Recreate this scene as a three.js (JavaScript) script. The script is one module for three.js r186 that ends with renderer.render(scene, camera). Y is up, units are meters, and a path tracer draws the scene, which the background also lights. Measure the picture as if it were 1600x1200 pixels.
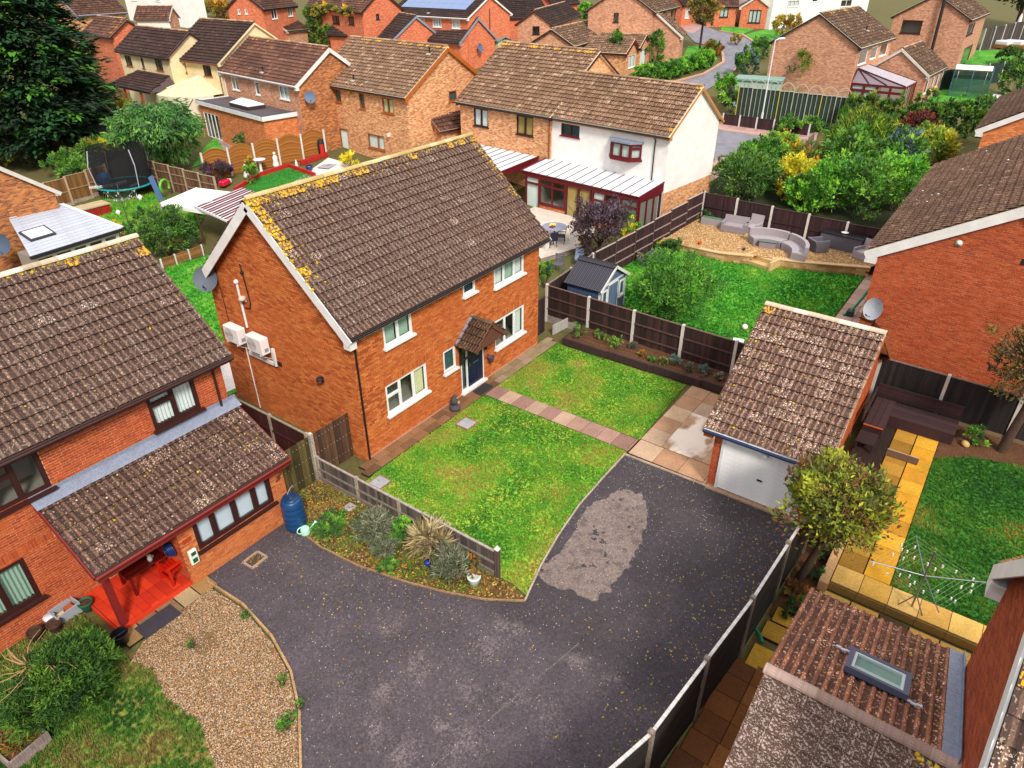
import * as THREE from 'three';
import { RoundedBoxGeometry } from 'three/addons/geometries/RoundedBoxGeometry.js';
import { TessellateModifier } from 'three/addons/modifiers/TessellateModifier.js';

// ---------- camera, sky, sun, exposure ----------
const scene = new THREE.Scene();
const camera = new THREE.PerspectiveCamera(57.66, 4 / 3, 0.1, 1200);
camera.position.set(-12.68, 15, 15.505);
camera.up.set(0.4252, 0.85239, -0.30435);
camera.lookAt(-12.68 + 0.68921, 15 - 0.52289, 15.505 - 0.50158);
camera.updateMatrixWorld(); camera.updateProjectionMatrix();

const SKY = 0.52, SUN = 1.5;
{ // overcast sky: a smooth cloud layer, brighter overhead than at the horizon
  const W = 64, H = 32, d = new Float32Array(W * H * 4);
  for (let y = 0; y < H; y++) for (let x = 0; x < W; x++) {
    const s = Math.max(0, Math.sin(((y + 0.5) / H - 0.5) * Math.PI)), i = (y * W + x) * 4, l = SKY * (0.52 + 0.62 * s);
    d[i] = l; d[i + 1] = l * 0.995; d[i + 2] = l * 1.02; d[i + 3] = 1;
  }
  const t = new THREE.DataTexture(d, W, H, THREE.RGBAFormat, THREE.FloatType);
  t.mapping = THREE.EquirectangularReflectionMapping; t.magFilter = THREE.LinearFilter; t.needsUpdate = true;
  scene.background = t; scene.environment = t;
}
const sun = new THREE.DirectionalLight(new THREE.Color(1, 0.93, 0.82), SUN);
sun.position.set(-40, 70, 62); sun.target.position.set(5, 0, 0);
sun.castShadow = true; sun.shadow.radius = 22; sun.shadow.mapSize.set(4096, 4096);
Object.assign(sun.shadow.camera, { left: -90, right: 90, top: 90, bottom: -90, near: 1, far: 300 });
scene.add(sun, sun.target);

const renderer = new THREE.WebGLRenderer({ antialias: true });
renderer.toneMapping = THREE.LinearToneMapping;
renderer.toneMappingExposure = 2.6;
renderer.shadowMap.enabled = true; renderer.shadowMap.type = THREE.PCFSoftShadowMap;

// ---------- helpers ----------
const rng = (s) => () => { s = (s + 0x6d2b79f5) | 0; let t = Math.imul(s ^ (s >>> 15), 1 | s); t = (t + Math.imul(t ^ (t >>> 7), 61 | t)) ^ t; return ((t ^ (t >>> 14)) >>> 0) / 4294967296; };
const R0 = rng(77), rr = (a, b, r = R0) => a + (b - a) * r(), pick = (a, r = R0) => a[Math.floor(r() * a.length)];
const clamp = (x, a = 0, b = 1) => Math.min(b, Math.max(a, x)), mixn = (a, b, t) => a + (b - a) * t, sstep = (a, b, x) => { const t = clamp((x - a) / (b - a)); return t * t * (3 - 2 * t); };
const V = (x, y, z) => new THREE.Vector3(x, y, z);
const lin = (h) => { const c = new THREE.Color(h); return [c.r, c.g, c.b]; };
const mulc = (c, k) => [c[0] * k, c[1] * k, c[2] * k];
// how the land rises beyond the second row of houses
const land = (x, z) => { const t = (x + 12.68) * 0.809 - (z - 15.5) * 0.589 - 34; return t <= 0 ? 0 : t < 10 ? 0.0045 * t * t : t < 110 ? 0.45 + 0.09 * (t - 10) : 9.45; };
const hash = (x, y, s) => { let h = Math.imul(x | 0, 374761393) ^ Math.imul(y | 0, 668265263) ^ Math.imul(s | 0, 1442695041); h = Math.imul(h ^ (h >>> 13), 1274126177); return ((h ^ (h >>> 16)) >>> 0) / 4294967296; };
function vnoise(x, y, s = 1, per = 0) { // value noise, repeating every per cells
  const xi = Math.floor(x), yi = Math.floor(y), fx = x - xi, fy = y - yi, u = fx * fx * (3 - 2 * fx), v = fy * fy * (3 - 2 * fy);
  const w = per ? (k) => ((k % per) + per) % per : (k) => k;
  const a = hash(w(xi), w(yi), s), b = hash(w(xi + 1), w(yi), s), c = hash(w(xi), w(yi + 1), s), d = hash(w(xi + 1), w(yi + 1), s);
  return a + (b - a) * u + (c - a) * v + (a - b - c + d) * u * v;
}
const fbm = (x, y, s = 1, o = 4, per = 0) => { let t = 0, a = 0.5, n = 0; for (let i = 0; i < o; i++) { t += a * vnoise(x, y, s + i, per); n += a; x *= 2; y *= 2; per *= 2; a *= 0.5; } return t / n; };

const names = {};
const numbered = (n) => { const k = (names[n] = (names[n] ?? -1) + 1); return k ? n + '_' + String(k).padStart(3, '0') : n; };
const shade = (m) => { m.castShadow = m.receiveShadow = true; return m; };
function tag(o, label, category, group) { o.userData.label = label; if (category) o.userData.category = category; if (group) o.userData.group = group; return o; }
function thing(name, label, category, [x, y, z] = [0, 0, 0], turn = 0, group) {
  const o = new THREE.Group(); o.name = numbered(name); o.position.set(x, y, z); o.rotation.y = turn; scene.add(o);
  return tag(o, label, category, group);
}
function put(g, name, mat, parent) { const m = shade(new THREE.Mesh(g.build ? g.build() : g, mat)); m.name = parent ? name : numbered(name); (parent ?? scene).add(m); return m; }
const struct = (g, name, mat, label) => { const m = put(g, name, mat); m.userData.kind = 'structure'; if (label) m.userData.label = label; return m; };
function copyOf(o, [x, y, z], turn, label, group) {
  const c = o.clone(); c.name = numbered(o.name.replace(/_\d+$/, '')); scene.add(c); c.position.set(x, y, z); c.rotation.y = turn;
  c.userData = { ...o.userData }; if (label) c.userData.label = label; if (group) c.userData.group = group; return c;
}

class Geo { // collects triangles with uv in metres and vertex colours
  constructor(c) { this.P = []; this.N = []; this.U = []; this.C = []; this.c = c ?? [1, 1, 1]; this.o = [0, 0]; this.m = null; }
  col(c) { this.c = c; return this; }
  at(m) { this.m = m; return this; }
  v(p, n, u, v) {
    if (this.m) { p = p.clone().applyMatrix4(this.m); n = n.clone().transformDirection(this.m); }
    this.P.push(p.x, p.y, p.z); this.N.push(n.x, n.y, n.z); this.U.push(u + this.o[0], v + this.o[1]); this.C.push(...this.c);
  }
  tri(a, b, c, ua = [0, 0], ub = [1, 0], uc = [0, 1]) {
    const n = b.clone().sub(a).cross(c.clone().sub(a)).normalize();
    this.v(a, n, ...ua); this.v(b, n, ...ub); this.v(c, n, ...uc); return this;
  }
  quad(a, b, c, d, uv) { // counter-clockwise
    const n = b.clone().sub(a).cross(d.clone().sub(a)).normalize();
    const lu = a.distanceTo(b), lv = a.distanceTo(d), q = uv ?? [0, 0, lu, lv];
    this.v(a, n, q[0], q[1]); this.v(b, n, q[2], q[1]); this.v(c, n, q[2], q[3]); this.v(a, n, q[0], q[1]); this.v(c, n, q[2], q[3]); this.v(d, n, q[0], q[3]); return this;
  }
  box(x0, y0, z0, x1, y1, z1, skip = '') {
    const p = (i, j, k) => V(i ? x1 : x0, j ? y1 : y0, k ? z1 : z0), X = x1 - x0, Y = y1 - y0, Z = z1 - z0, u = this.o;
    const f = (s, a, b, c, d, w, h) => { if (!skip.includes(s)) this.quad(a, b, c, d, [0, 0, w, h]); };
    f('f', p(0, 0, 1), p(1, 0, 1), p(1, 1, 1), p(0, 1, 1), X, Y); f('b', p(1, 0, 0), p(0, 0, 0), p(0, 1, 0), p(1, 1, 0), X, Y);
    f('r', p(1, 0, 1), p(1, 0, 0), p(1, 1, 0), p(1, 1, 1), Z, Y); f('l', p(0, 0, 0), p(0, 0, 1), p(0, 1, 1), p(0, 1, 0), Z, Y);
    f('t', p(0, 1, 1), p(1, 1, 1), p(1, 1, 0), p(0, 1, 0), X, Z); f('d', p(0, 0, 0), p(1, 0, 0), p(1, 0, 1), p(0, 0, 1), X, Z); return this;
  }
  cbox(x, y, z, w, h, d, turn = 0, skip) { // centred box turned about y, y is its base
    const old = this.m, m = new THREE.Matrix4().makeRotationY(turn).setPosition(x, y, z); this.m = old ? old.clone().multiply(m) : m;
    this.box(-w / 2, 0, -d / 2, w / 2, h, d / 2, skip); this.m = old; return this;
  }
  bar(a, b, w, h, up = V(0, 1, 0)) { // beam from a to b, w wide and h along up
    const d = b.clone().sub(a), L = d.length(), x = d.normalize(), z = x.clone().cross(up).normalize(), y = z.clone().cross(x);
    const old = this.m, m = new THREE.Matrix4().makeBasis(x, y, z).setPosition(a.x, a.y, a.z); this.m = old ? old.clone().multiply(m) : m;
    this.box(0, -h / 2, -w / 2, L, h / 2, w / 2); this.m = old; return this;
  }
  tube(a, b, r0, r1 = r0, n = 7, caps = true) {
    const d = b.clone().sub(a), L = d.length(), y = d.normalize(), x = (Math.abs(y.y) < 0.9 ? V(0, 1, 0) : V(1, 0, 0)).cross(y).normalize(), z = x.clone().cross(y);
    const dir = (t) => x.clone().multiplyScalar(Math.cos(t)).addScaledVector(z, Math.sin(t));
    for (let i = 0; i < n; i++) {
      const n0 = dir((i / n) * 2 * Math.PI), n1 = dir(((i + 1) / n) * 2 * Math.PI), a0 = a.clone().addScaledVector(n0, r0), a1 = a.clone().addScaledVector(n1, r0), b0 = b.clone().addScaledVector(n0, r1), b1 = b.clone().addScaledVector(n1, r1);
      const u0 = (i / n) * 6.28 * r0, u1 = ((i + 1) / n) * 6.28 * r0;
      this.v(a0, n0, u0, 0); this.v(b1, n1, u1, L); this.v(a1, n1, u1, 0); this.v(a0, n0, u0, 0); this.v(b0, n0, u0, L); this.v(b1, n1, u1, L);
      if (caps) { this.tri(a, a0, a1); this.tri(b, b1, b0); }
    }
    return this;
  }
  path(pts, r, n = 6) { for (let i = 0; i + 1 < pts.length; i++) this.tube(pts[i], pts[i + 1], Array.isArray(r) ? r[i] : r, Array.isArray(r) ? r[i + 1] : r, n, i === 0 || i + 2 === pts.length); return this; }
  add(g, m) {
    if (g.index) g = g.toNonIndexed();
    const p = g.attributes.position, n = g.attributes.normal, u = g.attributes.uv, old = this.m; if (m) this.m = old ? old.clone().multiply(m) : m;
    for (let i = 0; i < p.count; i++) this.v(V(p.getX(i), p.getY(i), p.getZ(i)), V(n.getX(i), n.getY(i), n.getZ(i)), u ? u.getX(i) : 0, u ? u.getY(i) : 0);
    this.m = old; return this;
  }
  lathe(pts, n = 20, m) { return this.add(new THREE.LatheGeometry(pts.map(([r, y]) => new THREE.Vector2(r, y)), n), m); }
  get n() { return this.P.length / 9; }
  build() {
    const g = new THREE.BufferGeometry();
    g.setAttribute('position', new THREE.Float32BufferAttribute(this.P, 3)); g.setAttribute('normal', new THREE.Float32BufferAttribute(this.N, 3));
    g.setAttribute('uv', new THREE.Float32BufferAttribute(this.U, 2)); g.setAttribute('color', new THREE.Float32BufferAttribute(this.C, 3)); return g;
  }
}
const MT = (x, y, z, turn = 0, s = 1) => new THREE.Matrix4().compose(V(x, y, z), new THREE.Quaternion().setFromEuler(new THREE.Euler(0, turn, 0)), V(s, s, s));
const ME = (x, y, z, rx, ry, rz, sx = 1, sy = sx, sz = sx) => new THREE.Matrix4().compose(V(x, y, z), new THREE.Quaternion().setFromEuler(new THREE.Euler(rx, ry, rz, 'YXZ')), V(sx, sy, sz));

// ---------- procedural textures ----------
function dataTex(w, h, fn, srgb = true, metres = [1, 1]) {
  const d = new Uint8Array(w * h * 4);
  for (let y = 0; y < h; y++) for (let x = 0; x < w; x++) { const c = fn((x + 0.5) / w, (y + 0.5) / h), i = (y * w + x) * 4; d[i] = clamp(c[0]) * 255; d[i + 1] = clamp(c[1]) * 255; d[i + 2] = clamp(c[2]) * 255; d[i + 3] = 255; }
  const t = new THREE.DataTexture(d, w, h, THREE.RGBAFormat); t.wrapS = t.wrapT = THREE.RepeatWrapping; t.magFilter = THREE.LinearFilter; t.minFilter = THREE.LinearMipmapLinearFilter;
  if (srgb) t.colorSpace = THREE.SRGBColorSpace; t.repeat.set(1 / metres[0], 1 / metres[1]); t.needsUpdate = true; return t;
}
const grey = (v) => [v, v, v];
const grain = (seed, lo, fine, coarse, size = 3) => dataTex(512, 512, (u, v) => grey(lo + fine * (fbm(u * 128, v * 128, seed, 2, 128) - 0.5) + coarse * (fbm(u * 8, v * 8, seed + 9, 3, 8) - 0.5)), true, [size, size]);
const T_GRAIN = grain(3, 0.9, 0.24, 0.16), T_SOFT = grain(11, 0.94, 0.08, 0.1), T_ROUGH = grain(23, 0.8, 0.5, 0.25);
const T_WOOD = dataTex(256, 512, (u, v) => { const s = fbm(u * 24, v * 3, 41, 3, 0), k = fbm(u * 60, v * 5, 47, 2); return grey(0.78 + 0.3 * (s - 0.5) + 0.22 * (k - 0.5)); }, true, [0.5, 2]);
const BUMP = dataTex(512, 512, (u, v) => grey(fbm(u * 96, v * 96, 5, 3, 96)), false, [1.5, 1.5]);
const std = (o) => new THREE.MeshStandardMaterial({ roughness: 0.9, vertexColors: true, ...o });
const paint = (hex, rough = 0.75, o = {}) => std({ color: hex, roughness: rough, map: T_SOFT, ...o });
const M = {
  brick: std({ map: T_GRAIN, bumpMap: BUMP, bumpScale: 0.004 }), mortar: std({ color: '#dcb896', map: T_ROUGH }),
  white: paint('#eceae8', 0.5), offwhite: paint('#d8d4cc', 0.6), upvc: paint('#f0f0f0', 0.35), render: paint('#f8f6f2', 0.85), cream: paint('#f3deb0', 0.85),
  black: paint('#1d1b1d', 0.45), dark: paint('#17141a', 0.8), brown: paint('#3b1a18', 0.5), maroon: paint('#6b1420', 0.45), orangeWood: paint('#b4601c', 0.6, { map: T_WOOD }),
  lead: paint('#8f98ad', 0.5, { map: T_GRAIN }), concrete: paint('#c3b5a2', 0.95, { map: T_ROUGH }), grey: paint('#8b8b90', 0.7), slate: paint('#7d8190', 0.6),
  wood: std({ color: '#ffffff', map: T_WOOD, roughness: 0.85, bumpMap: T_WOOD, bumpScale: 0.003 }), metal: std({ color: '#a9adb3', roughness: 0.35, metalness: 0.8 }),
  navy: paint('#18305c', 0.3), any: std({ map: T_GRAIN }), soft: std({ map: T_SOFT, roughness: 0.7 }), gloss: std({ roughness: 0.3 }), red: paint('#b3200c', 0.45),
  glass: new THREE.MeshPhysicalMaterial({ color: '#e8f0f0', transmission: 1, roughness: 0.03, thickness: 0, ior: 1.5 }),
  room: std({ color: '#8f867c' }), cloth: std({ roughness: 1 }), fabric: std({ color: '#dfe3d8', roughness: 1, map: T_SOFT }),
  bark: std({ map: T_ROUGH, color: '#5d4636', bumpMap: BUMP, bumpScale: 0.01 }),
  leaf: new THREE.MeshPhysicalMaterial({ vertexColors: true, roughness: 0.75, transmission: 0.35, thickness: 0, side: THREE.DoubleSide }),
  needle: std({ roughness: 0.8, side: THREE.DoubleSide }), soil: std({ map: T_ROUGH, color: '#7a4f2f', roughness: 1, bumpMap: BUMP, bumpScale: 0.03 }),
};
// one sheet of sixteen tile faces: eight plain, four with white spots, four with yellow lichen
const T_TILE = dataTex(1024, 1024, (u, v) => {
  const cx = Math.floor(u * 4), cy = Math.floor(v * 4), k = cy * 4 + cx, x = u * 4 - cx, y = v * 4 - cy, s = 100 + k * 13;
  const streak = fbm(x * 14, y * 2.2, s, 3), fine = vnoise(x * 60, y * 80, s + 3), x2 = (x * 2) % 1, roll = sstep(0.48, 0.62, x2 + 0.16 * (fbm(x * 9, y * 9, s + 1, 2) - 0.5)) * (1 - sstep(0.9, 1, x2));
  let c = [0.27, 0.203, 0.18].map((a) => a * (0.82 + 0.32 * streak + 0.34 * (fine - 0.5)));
  const pale = roll * sstep(0.2, 0.6, fbm(x * 16, y * 22, s + 5, 3) + 0.18) * (0.75 + 0.25 * hash(k, 3, 9));  // paler rolls: weathering, plus painted relief contrast that the soft light leaves weak
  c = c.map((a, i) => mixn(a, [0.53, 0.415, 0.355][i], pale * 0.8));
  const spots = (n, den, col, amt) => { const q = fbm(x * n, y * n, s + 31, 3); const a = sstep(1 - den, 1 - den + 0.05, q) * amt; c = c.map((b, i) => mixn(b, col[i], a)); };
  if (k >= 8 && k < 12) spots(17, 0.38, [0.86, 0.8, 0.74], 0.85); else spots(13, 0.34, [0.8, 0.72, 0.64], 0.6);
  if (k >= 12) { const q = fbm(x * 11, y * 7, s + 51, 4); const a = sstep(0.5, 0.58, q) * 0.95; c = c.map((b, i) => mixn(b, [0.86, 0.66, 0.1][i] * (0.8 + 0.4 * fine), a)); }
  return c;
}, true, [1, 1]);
M.crust = std({ map: dataTex(512, 512, (u, v) => { const x = u * 10, y = v * 10, w = fbm(x * 3, y * 3, 31, 3, 30), q = fbm(x * 7 + w * 2, y * 7 - w, 35, 4, 70), f = vnoise(u * 160, v * 160, 39, 160), a = sstep(0.53, 0.63, q) * 0.8 * (0.75 + 0.25 * f); return [0.36, 0.27, 0.23].map((c, i) => mixn(c * (0.7 + 0.6 * f), [0.84, 0.78, 0.74][i], a)); }, true, [1.6, 1.6]), roughness: 1, bumpMap: BUMP, bumpScale: 0.006 });
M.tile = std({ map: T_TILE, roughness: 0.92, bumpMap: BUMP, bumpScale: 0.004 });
// far brickwork: courses too fine to tell apart one by one
const brickTex = (pal, mortar, seed) => dataTex(1024, 1024, (u, v) => {
  const W = 3.6, H = 2.4, y = v * H, row = Math.floor(y / 0.075), fy = (y / 0.075) % 1, xx = ((u * W) / 0.225 + (row % 2) * 0.5) % 16, i = Math.floor(xx), fx = xx % 1, n = fbm(u * 160, v * 110, seed, 2);
  if (fy < 0.15 || fx < 0.05) return mortar.map((c) => c * (0.9 + 0.2 * n));
  const c = pal[Math.floor(hash(i, row, seed) * pal.length)], k = 0.92 + 0.16 * hash(i, row, seed + 1) + 0.2 * (n - 0.5); return c.map((a) => a * k);
}, true, [3.6, 2.4]);
const hexf = (h) => [1, 3, 5].map((i) => parseInt(h.slice(i, i + 2), 16) / 255);
M.brickTan = std({ map: brickTex(['#d49a68', '#c98a58', '#dca878', '#b9784a', '#cf9262', '#a8663c'].map(hexf), hexf('#c9a888'), 7), bumpMap: BUMP, bumpScale: 0.004 });
M.brickOrange = std({ map: brickTex(['#d0763e', '#c46a34', '#d88248', '#b75f30'].map(hexf), hexf('#c89468'), 8) });
M.brickRed = std({ map: brickTex(['#d07450', '#c86a46', '#d87e5a', '#bf6242'].map(hexf), hexf('#c07a5c'), 9) });
M.brickPink = std({ map: brickTex(['#c68e6e', '#be8464', '#cc9676', '#b47a5c', '#a86c52'].map(hexf), hexf('#c4a48c'), 10) });
M.brickBrown = std({ map: brickTex(['#b3703e', '#a86232', '#c07c46', '#7c4830', '#985830'].map(hexf), hexf('#b08460'), 12) });

// ---------- seen from the photograph's place: what shows largest ----------
const VP = new THREE.Matrix4().multiplyMatrices(camera.projectionMatrix, camera.matrixWorldInverse);
const depthInView = (p) => { const q = p.clone().applyMatrix4(VP), d = p.distanceTo(camera.position); return Math.abs(q.x) < 1.02 && Math.abs(q.y) < 1.02 && q.z < 1 ? d : 1e4 + d; };

// ---------- sheets that follow the land ----------
function sheet(pts, lift, holes = [], o = [0, 0], cell = 2.5) {
  const s = new THREE.Shape(pts.map(([x, z]) => new THREE.Vector2(x, -z))); for (const h of holes) s.holes.push(new THREE.Path(h.map(([x, z]) => new THREE.Vector2(x, -z))));
  let g = new THREE.ShapeGeometry(s).toNonIndexed(); if (cell) g = new TessellateModifier(cell, 7).modify(g); if (g.index) g = g.toNonIndexed();
  const p = g.attributes.position, G = new Geo();
  const q = (i) => V(p.getX(i), land(p.getX(i), -p.getY(i)) + lift, -p.getY(i));
  for (let i = 0; i < p.count; i += 3) { const a = q(i), b = q(i + 1), c = q(i + 2); G.tri(a, b, c, [a.x - o[0], a.z - o[1]], [b.x - o[0], b.z - o[1]], [c.x - o[0], c.z - o[1]]); }
  return G;
}
const inside = (x, z, P) => { let c = false; for (let i = 0, j = P.length - 1; i < P.length; j = i++) if (P[i][1] > z !== P[j][1] > z && x < ((P[j][0] - P[i][0]) * (z - P[i][1])) / (P[j][1] - P[i][1]) + P[i][0]) c = !c; return c; };
const bounds = (P) => [Math.min(...P.map((p) => p[0])), Math.max(...P.map((p) => p[0])), Math.min(...P.map((p) => p[1])), Math.max(...P.map((p) => p[1]))];
const pairs = (...a) => { const o = []; for (let i = 0; i < a.length; i += 2) o.push([a[i], a[i + 1]]); return o; };
function scatter(name, label, geo, mat, spots, kind = 'stuff') { // spots: [x, y, z, turn, scale, color, tilt]
  const m = shade(new THREE.InstancedMesh(geo, mat, spots.length)), q = new THREE.Quaternion(), e = new THREE.Euler(), c = new THREE.Color();
  spots.forEach(([x, y, z, t, s, col, tilt = 0, sy = s], i) => { m.setMatrixAt(i, new THREE.Matrix4().compose(V(x, y, z), q.setFromEuler(e.set(tilt, t, 0, 'YXZ')), V(s, sy, s))); m.setColorAt(i, c.setRGB(...col)); });
  m.name = numbered(name); m.userData.kind = kind; m.userData.label = label; scene.add(m); return m;
}
const tuft = (() => { const g = new Geo(), r = rng(5); for (let i = 0; i < 8; i++) { const a = r() * 6.28, d = 0.035 * r(), x = Math.cos(a) * d, z = Math.sin(a) * d, h = rr(0.6, 1.1, r) * 0.06, t = r() * 6.28, w = 0.009, l = rr(0.01, 0.045, r); const s = V(Math.cos(t) * w, 0, Math.sin(t) * w), b = V(x, 0, z), tip = V(x - Math.sin(t) * l, h, z + Math.cos(t) * l); g.tri(b.clone().sub(s), b.clone().add(s), tip); } return g.build(); })();
function grass(label, P, per, colors, seed, scale = 1, lift = 0, holes = []) {
  const [x0, x1, z0, z1] = bounds(P), r = rng(seed), out = [], n = Math.round((x1 - x0) * (z1 - z0) * per);
  for (let i = 0; i < n; i++) {
    const x = rr(x0, x1, r), z = rr(z0, z1, r); if (!inside(x, z, P) || holes.some((h) => inside(x, z, h))) continue;
    const k = clamp(1.5 * (fbm(x * 0.8, z * 0.8, seed, 4) - 0.5) + 0.5 + 0.5 * (r() - 0.5)), j = k * (colors.length - 1), a = Math.min(colors.length - 2, Math.floor(j)), f = j - a, b = rr(0.75, 1.25, r);
    out.push([x, land(x, z) + lift, z, r() * 6.28, scale * rr(0.7, 1.3, r), [0, 1, 2].map((q) => mixn(colors[a][q], colors[a + 1][q], f) * b)]);
  }
  return scatter('grass', label, tuft, M.needle, out);
}

// ---------- plants ----------
function leafGeo(o, seed) { // leaves gathered in clumps through a lumpy ellipsoid
  const g = o.into ?? new Geo(), r = rng(seed), [cx, cy, cz] = o.c, [rx, ry, rz] = o.r, K = Math.max(4, Math.round(o.n / (o.per ?? 26))), flat = o.flat ?? 0.5, asp = o.aspect ?? 0.5;
  const dir = () => { const z = rr(-1, 1, r), a = r() * 6.283, s = Math.sqrt(1 - z * z); return V(s * Math.cos(a), z, s * Math.sin(a)); };
  for (let k = 0; k < K; k++) {
    const d = dir(); if (o.up && d.y < 0 && r() < o.up) d.y *= -1;
    const lump = 0.8 + 0.42 * (fbm(d.x * 2 + 5, d.z * 2 + d.y * 2 + 9, seed + 3, 2) - 0.5) * 2, t = (o.hollow ?? 0.45) + (1 - (o.hollow ?? 0.45)) * Math.pow(r(), 0.6);
    const c = V(cx + d.x * rx * lump * t, cy + d.y * ry * lump * t, cz + d.z * rz * lump * t), pal = o.pal, tone = mulc(pick(pal, r), rr(0.75, 1.2, r)), spread = (o.spread ?? 0.16) * Math.cbrt(rx * ry * rz) * rr(0.7, 1.3, r);
    const big = rr(0.65, 1.35, r), grow = d.clone().multiplyScalar(0.7).add(V(0, o.droop ? -o.droop : 0.5, 0)).normalize();
    for (let i = 0; i < (o.per ?? 26); i++) {
      const e = dir().multiplyScalar(spread * Math.sqrt(r())), p = c.clone().add(e); if (o.min !== undefined && p.y < o.min) p.y = o.min + r() * 0.1;
      const along = grow.clone().addScaledVector(dir(), 0.9).normalize(), side = along.clone().cross(dir()).normalize(), L = o.size * big * rr(0.65, 1.3, r), w = L * asp * 0.5, bend = along.clone().cross(side).multiplyScalar(L * 0.18 * flat);
      g.c = mulc(tone, rr(0.75, 1.25, r));
      const tip = p.clone().addScaledVector(along, L), m = p.clone().addScaledVector(along, L * 0.45), l = m.clone().addScaledVector(side, w).add(bend), q = m.clone().addScaledVector(side, -w).add(bend);
      g.tri(p, l, tip); g.tri(p, tip, q);
    }
  }
  return g;
}
function stems(g, x, y, z, h, n, spread, r0, seed, c = [0.12, 0.07, 0.04]) {
  const r = rng(seed); g.c = c;
  for (let i = 0; i < n; i++) { const a = (i / n) * 6.28 + r(), s = spread * rr(0.4, 1, r); let p = V(x + Math.cos(a) * 0.05, y, z + Math.sin(a) * 0.05), w = r0; for (let k = 0; k < 3; k++) { const q = p.clone().add(V((Math.cos(a) * s) / 3 + rr(-0.1, 0.1, r) * s, (h / 3) * rr(0.8, 1.1, r), (Math.sin(a) * s) / 3 + rr(-0.1, 0.1, r) * s)); g.tube(p, q, w, w * 0.65, 5, false); p = q; w *= 0.65; } }
  return g;
}
const PAL = {
  green: ['#4f8a1e', '#3f7718', '#6aa026', '#2f5f16', '#7fb030'].map(lin), bright: ['#5da81c', '#79be22', '#4a9018', '#93cc34', '#3b7a14'].map(lin), dark: ['#16391a', '#1d4a1c', '#0f2a14', '#265a22', '#1a4220'].map(lin),
  yellow: ['#e0d41c', '#d2c816', '#eee23a', '#b9b818'].map(lin), gold: ['#c9a01e', '#a88c1c', '#b7b026', '#7d8a1e', '#d8b42c'].map(lin), olive: ['#6a7c1e', '#546a1a', '#7f8f26', '#465a18', '#94a02c'].map(lin),
  purple: ['#3d2c36', '#4c3340', '#2c2028', '#5d4450', '#70586a'].map(lin), grey: ['#6c7058', '#5c624a', '#7a7a62', '#50603e', '#8a8870'].map(lin), autumn: ['#b06a1c', '#c8861c', '#8a5418', '#98801e', '#6e6e1e'].map(lin), blue: ['#5e7f74', '#4d6f66', '#72918a'].map(lin),
};
function shrub(name, label, category, x, z, o, seed, group) {
  const y = land(x, z) + (o.y ?? 0), t = thing(name, label, category, [x, y, z], 0, group), [rx, ry, rz] = o.r;
  put(leafGeo({ up: 0.6, ...o, c: [o.cx ?? 0, o.cy ?? ry * 0.85, o.cz ?? 0], min: 0.03 }, seed), o.part ?? 'foliage', o.mat ?? M.leaf, t);
  if (o.trunk) { const g = new Geo([1, 1, 1]); const th = o.trunkH ?? o.cy ?? ry; let p = V(0, -0.1, 0); const lean = o.lean ?? [0, 0]; const q = V(lean[0], th, lean[1]); g.tube(p, q, o.trunk, o.trunk * 0.7, 9); stems(g, q.x, q.y - 0.1, q.z, ry * 1.1, 12, rx * 0.9, o.trunk * 0.45, seed + 2, [1, 1, 1]); put(g, 'trunk', M.bark, t); }
  else put(stems(new Geo(), 0, 0, 0, ry * 1.2, 7, rx * 0.7, 0.03, seed + 1), 'stem', M.any, t);
  return t;
}

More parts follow.
